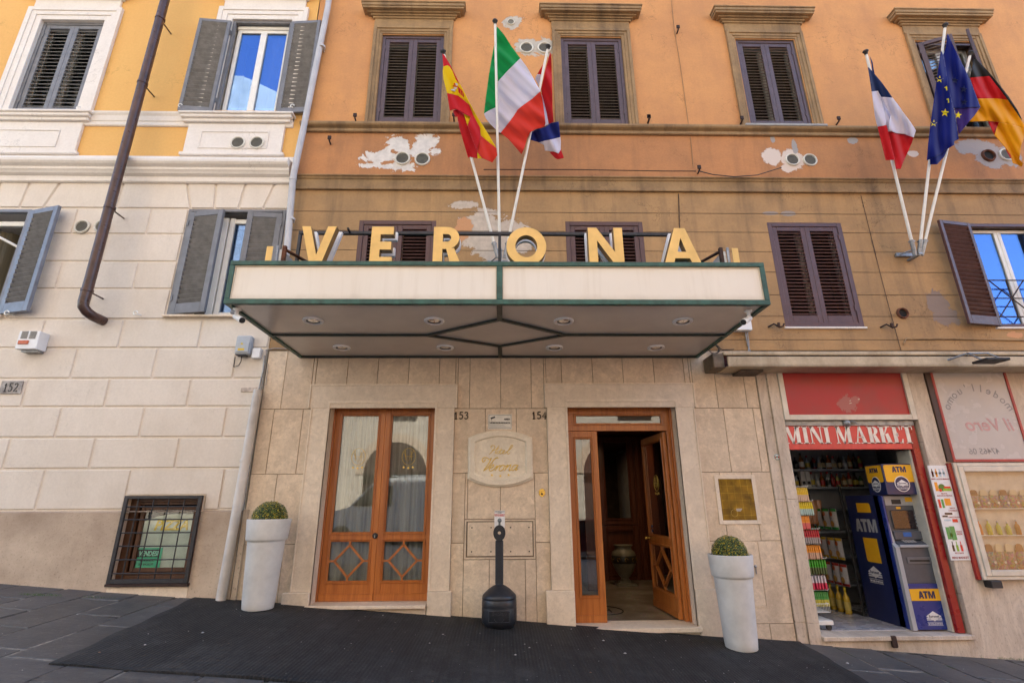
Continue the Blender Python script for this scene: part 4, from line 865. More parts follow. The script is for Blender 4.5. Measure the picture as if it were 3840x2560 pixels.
fixture('alarm_siren', 'white metal alarm siren box with orange lens on the cream wall', 'alarm', -6.80, -6.51, -.16, 3.48, 3.74, M['white_plastic'], .004, ex)
fixture('plaque', 'small stained utility plaque under the white junction box', 'plaque', -3.66, -3.41, -.012, 2.90, 2.96, simple('stained_plaque', (.6, .5, .42), .6, 0, .5, 14), .002)
r = fixture('house_number_plaque', 'grey stone house number 152 on the cream wall', 'house number', -6.975, -6.68, -.018, 2.875, 3.055, simple('grey_number_stone', (.36, .33, .30), .8, 0, .4, 10), .003)
def numerals(txt, x0, x1, z0, z1, y, par, mat, name='numerals', bold=.004):   # drawn strokes with small serifs
    G_ = {'1': [[(.25, .72), (.5, 1.0), (.5, 0)], [(.2, .0), (.8, .0)]], '5': [[(.85, 1.0), (.28, 1.0), (.22, .56), (.5, .64), (.8, .5), (.86, .28), (.66, .04), (.35, 0), (.12, .14)]],
          '3': [[(.15, .84), (.4, 1.0), (.72, .96), (.82, .76), (.62, .57), (.4, .54)], [(.5, .55), (.78, .46), (.88, .26), (.66, .03), (.34, 0), (.1, .15)]],
          '4': [[(.68, 0), (.68, 1.0), (.08, .3), (.95, .3)], [(.5, 0), (.86, 0)]], '2': [[(.15, .78), (.3, .96), (.6, 1.0), (.82, .84), (.78, .6), (.14, 0), (.88, 0), (.9, .14)]]}
    m = MB(); n = len(txt); cw = (x1-x0)/n
    for i, ch in enumerate(txt):
        for st in G_[ch]: m.tube([(x0+cw*(i+.06+.86*a), y, z0+(z1-z0)*b) for a, b in st], bold, 6)
    return m.build(name, mat, par)
numerals('152', -6.93, -6.72, 2.905, 3.02, -.02, r, M['ink'], bold=.006)
def number(txt, x0, x1, lab):
    r = thing('house_number', lab, 'house number', ((x0+x1)/2, 0, 2.505)); numerals(txt, x0, x1, 2.51, 2.605, -.006, r, simple('bronze_numeral', (.075, .055, .035), .5, .3), bold=.009); return r
number('153', -.672, -.46, 'dark number 153 on marble beside the closed double door'); number('154', .412, .63, 'dark number 154 on marble beside the open door')
# video surveillance sign
r = thing('warning_sign', 'small white sign with a camera symbol above the marble plaque', 'sign', (-.025, 0, 2.365))
m = MB(); m.box(-.19, .14, -.009, -.001, 2.365, 2.573, 0, .003); m.build('sign_plate', simple('cream_white_plate', (.74, .70, .62), .4), r)
m = MB(); casing(m, -.18, .13, 2.378, 2.563, .0035, -.0108, -.0092, 0, 0); m.add(text_mb('AREA', .034, .112, 2.492, -.0105, 'RIGHT', .0012)); m.add(text_mb('VIDEOSORVEGLIATA', .0345, -.025, 2.442, -.0105, bold=.0009, sx=.87))
for k, z in enumerate((2.426, 2.412, 2.396)): m.box(-.165, -.165+(.2, .21, .28)[k], -.0108, -.0092, z, z+.0025)
m.prism([(-.16, 2.525), (-.10, 2.545), (-.09, 2.525), (-.15, 2.503)], -.0108, -.0092); m.tube([(-.14, -.011, 2.505), (-.15, -.011, 2.485), (-.13, -.011, 2.482)], .002, 4)
m.build('sign_print', M['ink'], r)
# marble plaque
def plaque_loop(x0, x1, zs0, zs1, zt, zb, n=18):
    def arc(xa, xb, zs, zp):
        cx = (xa+xb)/2; h = abs(xb-xa)/2; s = abs(zp-zs); R = (h*h+s*s)/(2*s); sg = 1 if zp > zs else -1; cz = zp-sg*R
        return [(xa+(xb-xa)*k/n, cz+sg*math.sqrt(max(0, R*R-(xa+(xb-xa)*k/n-cx)**2))) for k in range(n+1)]
    return arc(x0, x1, zs1, zt)+arc(x1, x0, zs0, zb)
r = thing('hotel_plaque', 'cream marble plaque with curved top and bottom and gold script', 'plaque', (-.02, 0, 1.6))
m = MB(); A = plaque_loop(-.458, .418, 1.705, 2.25, 2.345, 1.598); B = plaque_loop(-.44, .40, 1.722, 2.235, 2.33, 1.616); I = plaque_loop(-.375, .335, 1.765, 2.19, 2.27, 1.68); I2 = plaque_loop(-.36, .32, 1.78, 2.178, 2.255, 1.695)
def ringf(m, a, ya, b, yb): n = len(a); m.faces([(p[0], ya, p[1]) for p in a]+[(p[0], yb, p[1]) for p in b], [(k, (k+1) % n, n+(k+1) % n, n+k) for k in range(n)])
ringf(m, A, 0, A, -.03); ringf(m, A, -.03, B, -.036); ringf(m, B, -.036, B, -.05); Bb = plaque_loop(-.432, .392, 1.728, 2.23, 2.322, 1.624); ringf(m, B, -.05, Bb, -.056); ringf(m, Bb, -.056, I, -.056); ringf(m, I, -.056, I2, -.036)
m.face([(p[0], -.036, p[1]) for p in I2]); m.build('marble_slab', stone('pale_plaque_marble', (.78, .69, .545, 1), (.62, .52, .39, 1), .5, .3, .05, .1, False), r)
def script(strokes, par, name, rr=.0042, y=-.0375):
    m = MB()
    for s in strokes:
        pts = [Vector((*XZ('pl', a, b, -.036), 0)) for a, b in s]; q = []
        for i in range(len(pts)-1):      # smooth the measured strokes
            p0, p1, p2, p3 = pts[max(i-1, 0)], pts[i], pts[i+1], pts[min(i+2, len(pts)-1)]
            for t in (0, .25, .5, .75): q.append(.5*((2*p1)+(p2-p0)*t+(2*p0-5*p1+4*p2-p3)*t*t+(3*p1-p0-3*p2+p3)*t**3))
        q.append(pts[-1]); m.tube([(a.x, y, a.y) for a in q], rr, 5)
    return m.build(name, M['gold_leaf'], par)
script([[(690, 560), (675, 520), (720, 500), (760, 520), (740, 580), (690, 640), (640, 685)], [(850, 505), (810, 560), (780, 620), (765, 680)], [(700, 600), (770, 590), (850, 560)],
        [(830, 620), (800, 640), (800, 670), (830, 670), (855, 640), (840, 615)], [(900, 560), (870, 640), (875, 680), (920, 650)], [(855, 610), (925, 600)],
        [(925, 660), (970, 620), (960, 600), (930, 630), (930, 670), (970, 670), (1030, 620)], [(1030, 620), (1100, 560), (1135, 505), (1105, 500), (1060, 580), (1020, 650), (1040, 685), (1075, 650)]], r, 'hotel_script', .0042)
script([[(570, 790), (520, 850), (495, 810), (530, 755), (600, 760), (650, 800), (690, 760)], [(690, 760), (640, 860), (580, 950), (520, 1035)], [(520, 1035), (600, 980), (680, 880), (740, 800), (800, 755), (835, 770)],
        [(655, 980), (720, 950), (735, 910), (700, 910), (650, 970), (645, 1020), (680, 1035), (750, 990), (810, 920)], [(810, 920), (795, 980), (760, 1030)], [(795, 980), (840, 930), (880, 915)],
        [(930, 905), (870, 950), (850, 1010), (880, 1035), (940, 990), (955, 930), (930, 905)], [(950, 930), (1000, 930), (1040, 905), (990, 980), (960, 1030)], [(985, 985), (1060, 920), (1100, 910), (1070, 980), (1060, 1030), (1100, 1010)],
        [(1230, 910), (1170, 915), (1120, 970), (1115, 1020), (1150, 1020), (1200, 970), (1250, 905), (1210, 980), (1200, 1025), (1250, 985)]], r, 'verona_script', .0062)
m = MB()
for a, b in ((697, 1122), (874, 1140), (1048, 1120)): X, Z = XZ('pl', a, b, -.036); m.prism(star(X, Z, .021), -.040, -.0365)
m.build('gold_stars', M['gold_leaf'], r)
r = thing('door_bell', 'oval brass doorbell on the marble beside the open entrance', 'doorbell', (.535, 0, 1.47))
m = MB(); m.prism([(.535+.042*c*(1 if abs(s) < .8 else .8), 1.523+.054*s) for c, s in [(math.cos(2*math.pi*k/20), math.sin(2*math.pi*k/20)) for k in range(20)]], -.012, -.001); m.build('bell_plate', M['brass'], r)
m = MB(); m.lathe([(0, .022), (.01, .02), (.014, .012)], (.535, 0, 1.505), 12, 0, True, Rx); m.build('bell_button', M['rust_dark'], r)
# stone service hatch
r = thing('service_hatch', 'rectangular marble service hatch with eight dark screws behind the ashtray', 'hatch', (-.02, 0, .71))
m = MB(); casing(m, -.485, .435, .71, 1.19, .022, -.006, .009, 0, .002); m.raised([(-.448, .745), (.402, .745), (.402, 1.158), (-.448, 1.158)], -.003, .009, .004); m.build('hatch_panel', M['marble'], r)
m = MB()
for xx in (-.39, -.14, .115, .355):
    for z in (.80, 1.09): m.lathe([(0, .006), (.009, .006), (.009, 0)], (xx, 0, z), 10, 0, True, Rx)
m.build('screws', M['ink'], r)
# menu case
r = thing('menu_case', 'amber glass menu case in a marble frame between door and market', 'menu case', (3.15, 0, 1.11))
m = MB(); casing(m, 2.875, 3.432, 1.11, 1.738, .05, -.012, .0, 0, .003); m.build('case_frame', M['marble_trim'], r)
t = NT('amber_tile_glass'); gx = t.n('TexBrick', {'Vector': t.n('Mapping', {'Vector': t.n('NewGeometry').outputs['Position'], 'Rotation': (math.radians(90), 0, 0)}).outputs[0], 'Color1': (.27, .145, .014, 1), 'Color2': (.33, .18, .018, 1), 'Mortar': (.55, .36, .04, 1), 'Scale': 1.0, 'Mortar Size': .0018, 'Brick Width': .092, 'Row Height': .094}, offset=0.0).outputs[0]
M['amber'] = t.out(t.mix(t.ramp(t.noise(5, 5), .4, .7), gx, (.11, .06, .01, 1)), .08, 0, .8)
m = MB(); m.box(2.925, 3.382, -.008, -.002, 1.155, 1.688); c_ = m.build('amber_glass', M['amber'], r)
m = MB(); m.tube([(3.09+.045*math.cos(a), -.0095, 1.25+.045*math.sin(a)) for a in [2*math.pi*k/20 for k in range(21)]], .002, 4); m.build('ring_mark', simple('ring_mark', (.5, .35, .05)), c_)
m = MB()
for k in range(3): m.box(3.12, 3.2-k*.01, -.0095, -.0081, 1.30-k*.012, 1.305-k*.012)
m.build('case_print', M['white_plastic'], c_)
# meter door behind the right planter
r = thing('meter_door', 'marble meter cupboard door with a small key behind the right planter', 'hatch', (3.2, 0, .1))
m = MB(); casing(m, 2.95, 3.36, .12, .915, .016, -.007, .0, 0, .002); m.raised([(2.97, .14), (3.34, .14), (3.34, .86), (3.30, .895), (2.97, .895)], -.004, .0, .004); m.build('hatch_panel', M['marble'], r)
m = MB(); m.lathe([(0, .014), (.016, .012), (.018, 0)], (3.27, -.004, .60), 14, 0, True, Rx); m.box(3.262, 3.276, -.016, -.008, .51, .59, 0, .002); m.build('key', M['grey_metal'], r)
# ashtray
r = thing('cigarette_receptacle', 'black plastic standing ashtray with a tall neck in front of the hatch', 'ashtray', (-.03, -.33, G(-.03, -.33)))
gz = G(-.03, -.33)+.015; ax, ay = -.03, -.33
M['blk'] = simple('black_polyethylene', (.016, .018, .024), .42, 0, .25, 12, .15, 120)
m = MB(); m.lathe([(0, 0), (.165, 0), (.175, .02), (.2, .045), (.208, .06), (.208, .20), (.205, .215), (.208, .225), (.205, .29), (.2, .298)], (ax, ay, gz), 40); m.build('base_bucket', M['blk'], r)
m = MB(); m.lathe([(.203, .296), (.207, .30), (.2, .335), (.19, .345), (.17, .365), (.13, .40), (.08, .432), (.05, .445), (.044, .46)], (ax, ay, gz), 40); m.build('domed_lid', M['blk'], r)
m = MB(); m.box(ax-.049, ax+.049, ay-.038, ay+.038, gz+.445, gz+.95, 0, .016); m.build('neck', M['blk'], r)
hz = gz+1.03
m = MB(); out = [(ax+.076*math.cos(a)*(1.0), hz+.092*math.sin(a)) for a in [2*math.pi*k/28 for k in range(28)]]; inn = [(ax+.02*math.cos(a), hz+.02*math.sin(a)) for a in [2*math.pi*k/16 for k in range(16)]]
m.prism([out, inn], ay-.045, ay+.035); o2 = [(ax+.048*math.cos(a), hz+.052*math.sin(a)) for a in [2*math.pi*k/24 for k in range(24)]]; m.prism([o2, inn], ay-.056, ay-.046); m.build('ash_head', M['blk'], r)
m = MB(); casing(m, ax-.125, ax+.125, gz+.075, gz+.195, .008, ay-.212, ay-.19, 0, .003); m.add(text_mb('Smokers', .05, ax, gz+.148, ay-.209, shear=.3, bold=.001)); m.tube([(ax+.055*math.cos(a), ay-.208, gz+.115+.032*math.sin(a)) for a in [math.pi+math.pi*k/12 for k in range(13)]], .003, 4)
m.build('front_emblem', simple('embossed_black', (.028, .03, .036), .35), r)
m = MB(); m.box(ax-.062, ax+.068, ay+.0, ay+.004, hz+.06, hz+.262); crd = m.build('instruction_card', simple('white_card', (.74, .73, .73), .5), r)
m = MB(); m.add(text_mb('INSERIRE SIGARETTE', .0135, ax+.003, hz+.245, ay-.001, bold=.0006)); m.add(text_mb('ACCESE', .0135, ax+.003, hz+.231, ay-.001, bold=.0006)); m.lathe([(0, .003), (.026, .003), (.026, 0)], (ax+.003, ay-.0, hz+.145), 16, 0, True, Rx); m.box(ax-.012, ax+.014, ay-.003, ay-.001, hz+.06, hz+.13); m.build('card_print', simple('grey_print', (.16, .18, .18)), crd)
m = MB(); m.add(text_mb('INSERT LIT CIGARETTE', .0135, ax+.003, hz+.209, ay-.001, bold=.0006)); m.add(text_mb('BUTT IN OPENING', .0135, ax+.003, hz+.195, ay-.001, bold=.0006)); m.build('red_print', simple('red_print', (.6, .03, .03)), crd)
# planters and box balls
def planter(x, y, lab, lab2, sc=1.0):
    gz = G(x, y)+.016
    r = thing('planter', lab, 'planter', (x, y, gz), 'tall white planters by the doors')
    m = MB(); pr = [(0, 0), (.168, 0), (.174, .008), (.182, .1), (.212, .735), (.213, .745), (.232, .757), (.238, .775), (.253, .985), (.252, .993), (.247, .997), (.238, .997), (.232, .985), (.21, .86), (0, .86)]
    m.lathe([(a*sc, b*sc) for a, b in pr], (x, y, gz), 48); m.build('pot', simple('white_rotomoulded_plastic', (.62, .605, .58), .5, 0, .12, 4, .12, 24), r)
    m = MB(); m.lathe([(0, .868*sc), (.214*sc, .868*sc)], (x, y, gz), 24); m.build('soil', M['joint'], r)
    rr = random.Random(int(x*100)); cz = gz+1.0*sc; R = .205*sc
    s = thing('box_ball', lab2, 'shrub', (x, y, gz+.87*sc), 'clipped box balls in the planters')
    m = MB(); m.lathe([(0, -.12), (.01, -.12), (.012, .06)], (x, y, cz), 8); m.build('stem', M['rust_dark'], s)
    g1, g2, g3 = MB(), MB(), MB()
    for k in range(6800):
        u = rr.uniform(-.55, 1); a = rr.uniform(0, 6.2832); q = math.sqrt(1-u*u); d = Vector((q*math.cos(a), q*math.sin(a), u))
        c = Vector((x, y, cz))+d*(R*(1+.012*math.sin(a*7+u*5))*rr.uniform(.86, 1.02)); n = (d+Vector((rr.uniform(-.8, .8), rr.uniform(-.8, .8), rr.uniform(-.6, .9)))).normalized()
        e1 = n.cross(Vector((rr.uniform(-1, 1), rr.uniform(-1, 1), rr.uniform(-1, 1)))).normalized(); e2 = n.cross(e1); l = rr.uniform(.006, .0105)
        t = rr.random(); gg = g1 if t < .5 else (g2 if t < .80 else g3)
        gg.face([c-e1*l, c+e2*l*.5, c+e1*l, c-e2*l*.5])
    g1.add(MB()); n0 = len(g1.f)
    for k in range(len(g2.m)): g2.m[k] = 1
    for k in range(len(g3.m)): g3.m[k] = 2
    g1.add(g2).add(g3)
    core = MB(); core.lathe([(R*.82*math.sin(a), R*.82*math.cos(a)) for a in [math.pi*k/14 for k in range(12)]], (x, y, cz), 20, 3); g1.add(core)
    g1.build('foliage', [M['leaf_a'], M['leaf_b'], M['leaf_c'], M['leaf_core']], s)
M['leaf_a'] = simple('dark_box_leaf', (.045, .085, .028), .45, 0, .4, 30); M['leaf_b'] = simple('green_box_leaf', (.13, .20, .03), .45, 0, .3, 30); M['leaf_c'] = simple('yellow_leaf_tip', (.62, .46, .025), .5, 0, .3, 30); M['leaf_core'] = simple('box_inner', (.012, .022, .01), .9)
planter(-2.87, -.36, 'tall white planter standing left of the closed double door', 'clipped round box ball in the left planter')
planter(2.74, -.52, 'tall white planter standing right of the open entrance', 'clipped round box ball in the right planter')
# vents
vg = 'round ventilation grilles on the facades'
def vent(x, z, y, lab, r=.1, dark=False, big=True):
    t = thing('vent', lab, 'vent', (x, y, z-r), vg)
    m = MB(); m.lathe([(r*.78, .0), (r*.80, .022), (r*.92, .028), (r, .016), (r, 0)], (x, y, z), 28, 0, True, Rx); m.build('vent_ring', M['vent_cream'] if not dark else M['white_paint'], t)
    m = MB()
    for k in range(-4, 5):
        h = k*r*.165; w = math.sqrt(max(0, (r*.79)**2-h*h)); m.box(x-w, x+w, y-.014, y-.006, z+h-.0045, z+h+.0045)
    m.build('vent_grille', M['vent_grey'], t); m = MB(); m.lathe([(0, .003), (r*.78, .003)], (x, y, z), 20, 0, True, Rx); m.build('vent_hole', M['dark'], t)
M['vent_cream'] = simple('cream_plastic', (.68, .64, .54), .45); M['vent_grey'] = simple('grey_mesh', (.20, .19, .15), .6)
vs = [('z1', 1628, 978, -.052, 'left vent of the pair in the white panel under the open window'), ('z1', 1757, 978, -.052, 'right vent of the pair in the white panel under the open window'),
      ('z4', 563, 275, -.006, 'vent in the cream wall left of the brown drainpipe'), ('z4', 700, 272, -.006, 'vent in the cream wall half hidden behind the brown drainpipe'),
      ('z2', 564, 1085, 0, 'left vent of the pair in the peeling white patch'), ('z2', 700, 1090, 0, 'right vent of the pair in the peeling white patch'),
      ('z2', 1412, 330, 0, 'left vent of the pair above the red white and blue flag'), ('z2', 1535, 330, 0, 'vent half behind the tip of the red white and blue flag pole'), ('z2', 1305, 155, 0, 'small single vent in a cement patch above the tricolour flag'),
      ('z3', 932, 980, 0, 'vent beside round plaster repairs under the third upper window'), ('z3', 1040, 982, 0, 'cleaner vent right of the repaired one under the third upper window'), ('z3', 2240, 950, 0, 'white vent partly behind the black red and gold flag')]
for k, (zn, a, b, y, lab) in enumerate(vs): X, Z = XZ(zn, a, b, y); vent(X, Z, y, lab, .07 if k == 8 else .115 if k in (2, 3) else .128 if 3 < k < 8 else .12)
def pipehole(zn, a, b, lab, r):
    X, Z = XZ(zn, a, b); t = thing('pipe_outlet', lab, 'pipe outlet', (X, 0, Z-r)); m = MB(); m.lathe([(r*.72, -.0), (r*.74, .03), (r*.9, .035), (r, 0)], (X, 0, Z), 24, 0, True, Rx); m.build('outlet_rim', M['rust'], t)
    m = MB(); m.lathe([(0, .002), (r*.75, .002)], (X, 0, Z), 20, 0, True, Rx); m.build('outlet_bore', M['dark'], t)
pipehole('z3', 2132, 955, 'rusty round pipe outlet in a grey cement patch behind the flags', .12); pipehole('zR', 1500, 757, 'grey pipe outlet in a cement smear on the ochre wall', .09)
# shutter stops and iron hooks
def hook(zn, a, b, lab, s=1, style=0, mat='rust_dark'):
    X, Z = XZ(zn, a, b); m = MB()
    if style == 0: m.tube([(X, 0, Z-.03), (X, -.07, Z-.02), (X, -.09, Z+.0)], .014, 6); m.box(X-.03, X+.03, -.1, -.075, Z-.0, Z+.07, 0, .006)
    elif style == 1: m.tube([(X-.1, 0, Z), (X-.04, -.06, Z+.03), (X+.02, -.08, Z-.03), (X+.07, -.1, Z-.02), (X+.09, -.1, Z+.02)], .013, 6); m.box(X+.0, X+.03, -.1, -.07, Z-.03, Z+.04, 0, .003)
    else: m.tube([(X, 0, Z-.02), (X, -.1, Z-.05)], .009, 6); m.tube([(X+.03*math.cos(a_), -.11, Z-.03+.03*math.sin(a_)) for a_ in [math.pi*k/6 for k in range(10)]], .009, 6)
    m.build('shutter_stop', M[mat], None, lab, 'shutter stop', 'iron shutter stops on the walls')
for a in (('z2', 248, 825, 'dark iron stop left of the first upper window'), ('z2', 918, 822, 'dark iron stop behind the lower edge of the red and yellow flag'), ('z2', 2240, 833, 'dark iron stop right of the second upper window'),
          ('z3', 48, 748, 'dark iron stop below the thin hanging wire'), ('z3', 612, 755, 'dark iron stop left of the third upper window'), ('z3', 1200, 757, 'dark iron stop right of the third upper window'),
          ('z2', 75, 978, 'dark iron stop near the grey drainpipe in the orange band'), ('z3', 225, 200, 'rusty peg at the top of the hanging wire'), ('z3', 352, 1055, 'rusty peg at the foot of the hanging wire')): hook(*a)
hook('zR', 630, 850, 'curled iron stop left of the window right of the canopy', 1, 1); hook('zR', 1395, 853, 'curled iron stop right of the window right of the canopy', 1, 1)
hook('z4', 965, 868, 'white ring stop in the middle of the cream wall', 1, 2, 'white_paint'); hook('w2', 130, 1025, 'white ring stop under the blue grey open shutter', 1, 2, 'white_paint')
hook('z1', 1262, 745, 'white ring stop under the left folded grey shutter', 1, 2, 'white_paint'); hook('z1', 2018, 748, 'white ring stop under the right folded grey shutter', 1, 2, 'white_paint'); hook('z1', 575, 762, 'white ring stop right of the closed grey window', 1, 2, 'white_paint')
def cable(pts, r, lab, mat='ink', y=-.012):
    m = MB(); m.tube([(*(lambda q: (q[0], y, q[1]))(XZ(*p)),) for p in pts], r, 5); m.build('wall_cable', M[mat], None, lab, 'cable')
cable([('z3', 190, 0), ('z3', 210, 190), ('z3', 245, 400), ('z3', 295, 760)], .004, 'thin vertical wire on the orange wall between two upper windows', 'trim')
cable([('z3', 308, 840), ('z3', 325, 1030)], .005, 'short vertical wire in the orange band', 'trim')
cable([('z2', 1120, 1186), ('z2', 1700, 1186), ('z2', 2334, 1196), ('z3', 330, 1072)], .008, 'dark wire lying along the brown cornice', 'rust_dark', -.1)
cable([('z3', 340, 1072), ('z3', 430, 1095), ('z3', 560, 1108), ('z3', 700, 1098), ('z3', 845, 1052)], .008, 'loose grey cable sagging over the brown cornice', 'dark_metal', -.11)
cable([('z3', 235, 1190), ('z3', 240, 1380), ('z3', 250, 1480)], .007, 'dark cable running down above the letter A', 'rust_dark')
cable([('z3', 1350, 1200), ('z3', 1385, 1340), ('z3', 1440, 1560), ('zR', 1290, 260), ('zR', 1400, 690), ('zR', 1490, 1015)], .004, 'thin brown wire crossing the ochre wall beside the flag bracket', 'rust_dark')
cable([('zR', 1505, 970), ('zR', 1525, 932), ('zR', 1820, 932), ('zR', 2333, 943)], .011, 'brown conduit on the ochre wall above the shop awning', 'trim')
r = thing('junction_box', 'white utility box on the ochre wall behind the right end of the canopy', 'junction box', (3.35, 0, 3.75))
a = XZ('zR', 330, 820); b = XZ('zR', 458, 885); m = MB(); m.box(a[0], b[0], -.1, 0, b[1], b[1]+.25, 0, .008); m.build('casing', M['white_plastic'], r)
m = MB(); X = (a[0]+b[0])/2; m.tube([(X+.05, -.03, b[1]), (X+.06, -.02, b[1]-.2), (X+.09, -.02, b[1]-.33)], .008, 6); m.tube([(X+.08, -.03, b[1]), (X+.08, -.02, b[1]-.2), (X+.05, -.02, b[1]-.33)], .008, 6); m.build('conduit', M['grey_metal'], r)
m = MB(); X, Z = XZ('z6', 1775, 1115)
for q in range(3): m.tube([(X+(.07+q*.008)*math.cos(t_), -.03-q*.01, Z+(.06+q*.006)*math.sin(t_)) for t_ in [2*math.pi*k/18 for k in range(19)]], .0045, 5)
m.tube([(X+.05, -.03, Z+.05), (X+.13, -.03, Z-.01), (X+.3, -.03, Z-.0)], .006, 5); m.build('cable_coil', M['dark_metal'], None, 'coiled grey cable hanging at the right rear corner of the canopy', 'cable')
# ------------------------------------------------------------------ mini market
M['red'] = simple('red_film', (.42, .018, .022), .35, 0, .2, 2.5, obj=False); M['red2'] = simple('coral_red_sign', (.60, .065, .05), .4, 0, .12, 3)
M['red_frame'] = simple('dark_red_paint', (.28, .012, .014), .3, 0, .15, 3); M['alu'] = simple('cream_aluminium', (.60, .56, .47), .4, .1, .12, 6)
M['awn'] = plaster('stained_awning_cassette', (.60, .49, .33, 1), (.24, .17, .10, 1), .8, 2.2, bump=.05, rough=.5)
M['navy'] = simple('navy_plastic', (.012, .02, .085), .35, 0, .1, 3); M['royal'] = simple('royal_blue_plastic', (.012, .03, .20), .3, 0, .1, 3)
M['amber_y'] = simple('amber_yellow_vinyl', (.80, .42, .012), .4, 0, .05); M['atm_grey'] = simple('light_grey_plastic', (.36, .37, .39), .45, 0, .05); M['atm_dark'] = simple('dark_grey_plastic', (.075, .08, .095), .45, 0, .08)
# room
m = MB(); m.box(3.2, 3.25, .3, 2.7, -.2, 2.7); m.box(7.2, 7.25, .3, 2.7, -.2, 2.7); m.box(3.2, 7.25, .3, 2.7, 2.62, 2.68); m.box(3.2, 7.25, 2.7, 2.75, -.2, 2.7)
m.box(3.25, 3.955, .301, .35, -.2, 2.7); m.box(5.855, 7.25, .301, .35, -.2, 2.7)
m.build('shop_room', simple('shop_wall', (.62, .59, .54), .8), hotel)
m = MB(); m.box(3.25, 7.2, .2, 2.7, -.24, -.185); m.build('shop_floor', simple('grey_tile_floor', (.44, .43, .45), .25, 0, .1, 2), hotel)
m = MB(); m.box(4.3, 5.6, .9, .95, 2.37, 2.42, 0, .01); m.build('tube_lamp', M['white_plastic'], None, 'unlit white tube lamp on the ceiling inside the mini market', 'lamp')
# upper red panel in cream frame
def mini_sign():
    r = thing('shop_sign', 'blank red panel in a cream aluminium frame above the mini market', 'sign', (4.9, 0, 2.47))
    m = MB(); x0, x1, z0, z1 = 3.955, 5.845, 2.475, 3.27; casing(m, x0, x1, z0, z1, .075, -.06, .02, 0, .005); m.build('sign_frame', M['alu'], r)
    t = NT('worn_red_panel'); c = t.mix(t.ramp(t.noise(1.6, 6, .6), .4, .7), (.40, .016, .02, 1), (.27, .04, .04, 1)); c, _ = t.patch(c, [(4.90, 2.70, .13, .11), (5.02, 2.76, .08, .05)], (.36, .11, .10, 1), .8, 16); t.out(c, .35)
    m = MB(); m.box(x0+.075, x1-.075, -.03, -.02, z0+.075, z1-.075); p = m.build('sign_panel', t.mat, r)
    rr = random.Random(4); m = MB()
    for k in range(5):
        X, Z = 4.90+rr.uniform(0, .18), 2.72+rr.uniform(-.02, .06); w = rr.uniform(.015, .03); m.prism([(X, Z), (X+w, Z+.004), (X+w*1.3, Z+.014), (X+.01, Z+.012)], -.032, -.0305)
    m.build('paper_scraps', M['alu'], p)
mini_sign()
m = MB(); m.box(3.96, 5.80, -.02, .10, 2.40, 2.468, 0, .006); m.build('roller_blind_box', simple('dirty_grey_metal', (.36, .34, .30), .6, .2, .4, 8), hotel)
m = MB(); m.lathe([(0, .05), (.03, .045), (.045, .02), (.048, 0)], (4.83, -.03, 2.435), 16, 0, True, Rx); m.tube([(4.86, -.06, 2.45), (4.93, -.05, 2.46), (4.98, -.03, 2.43)], .006, 5); m.build('roller_lock', M['grey_metal'], None, 'small round metal lock on the roller blind box', 'lock')
r = thing('shop_sign', 'red sign board reading MINI MARKET in white serif capitals', 'sign', (4.85, .03, 2.075))
m = MB(); m.box(3.945, 5.715, .0, .03, 2.075, 2.43, 0, .003); m.build('sign_board', M['red2'], r)
def serif(ch, w, h):
    T_, s, t = .052, .012, .016      # thick stem, serif height, thin stem
    R = lambda a, b, c, d: [(a, c), (b, c), (b, d), (a, d)]
    def stem(x, tk): return [R(x-tk/2, x+tk/2, 0, h), R(x-tk/2-.018, x+tk/2+.018, 0, s), R(x-tk/2-.018, x+tk/2+.018, h-s, h)]
    if ch == 'I': return stem(w/2, T_)
    if ch == 'M': return stem(.03, t)+stem(w-.05, T_)+[[(.012, h), (.07, h), (w*.5+.01, .0), (w*.5-.02, 0)], [(w-.05, h), (w-.075, h), (w*.5-.018, 0), (w*.5, 0)]]
    if ch == 'N': return stem(.03, t)+stem(w-.03, t)+[[(.012, h), (.07, h), (w-.022, 0), (w-.06, 0)]]
    if ch == 'A': return [[(w*.5-.008, h), (w*.5+.02, h), (w-.015, 0), (w-.07, 0)], [(w*.5-.008, h), (w*.5+.008, h), (.045, 0), (.028, 0)], R(w*.25, w*.72, h*.33, h*.33+.012), R(0, .075, 0, s), R(w-.1, w+.01, 0, s)]
    if ch == 'E': return stem(.05, T_)+[R(.05, w-.01, 0, s), R(.05, w-.02, h-s, h), R(.05, w-.05, h/2-.006, h/2+.006), [(w-.03, 0), (w, 0), (w+.008, .06), (w-.004, .06)], [(w-.035, h), (w-.01, h), (w-.01, h-.055), (w-.02, h-.055)], R(w-.06, w-.05, h/2-.025, h/2+.025)]
    if ch == 'T': return stem(w/2, T_)[:2]+[R(0, w, h-s, h), R(0, .010, h-.05, h), R(w-.010, w, h-.05, h)]
    if ch == 'K': return stem(.045, T_)+[[(.06, h*.42), (.075, h*.48), (w-.03, h-s), (w-.055, h-s)], [(.085, h*.52), (.13, h*.6), (w, 0), (w-.06, 0)], R(w-.09, w, h-s, h), R(w-.085, w+.02, 0, s)]
    if ch == 'R':
        o = stem(.045, T_); n = 14; cz, rz_ = h*.745, h*.255
        ring = [(.06+.07*math.sin(math.pi*k/n)*1.0+(.02 if 0 < k < n else 0), cz+rz_*math.cos(math.pi*k/n)) for k in range(n+1)]
        for k in range(n):
            a, b = ring[k], ring[k+1]; f = lambda p: (.06+max(0, p[0]-.06)*(.45), cz+(p[1]-cz)*.90); o.append([a, b, f(b), f(a)])
        return o+[[(.075, h*.49), (.115, h*.49), (w+.01, 0), (w-.055, 0)], R(w-.06, w+.03, 0, s)]
m = MB(); tl = MB(); cx = 3.95
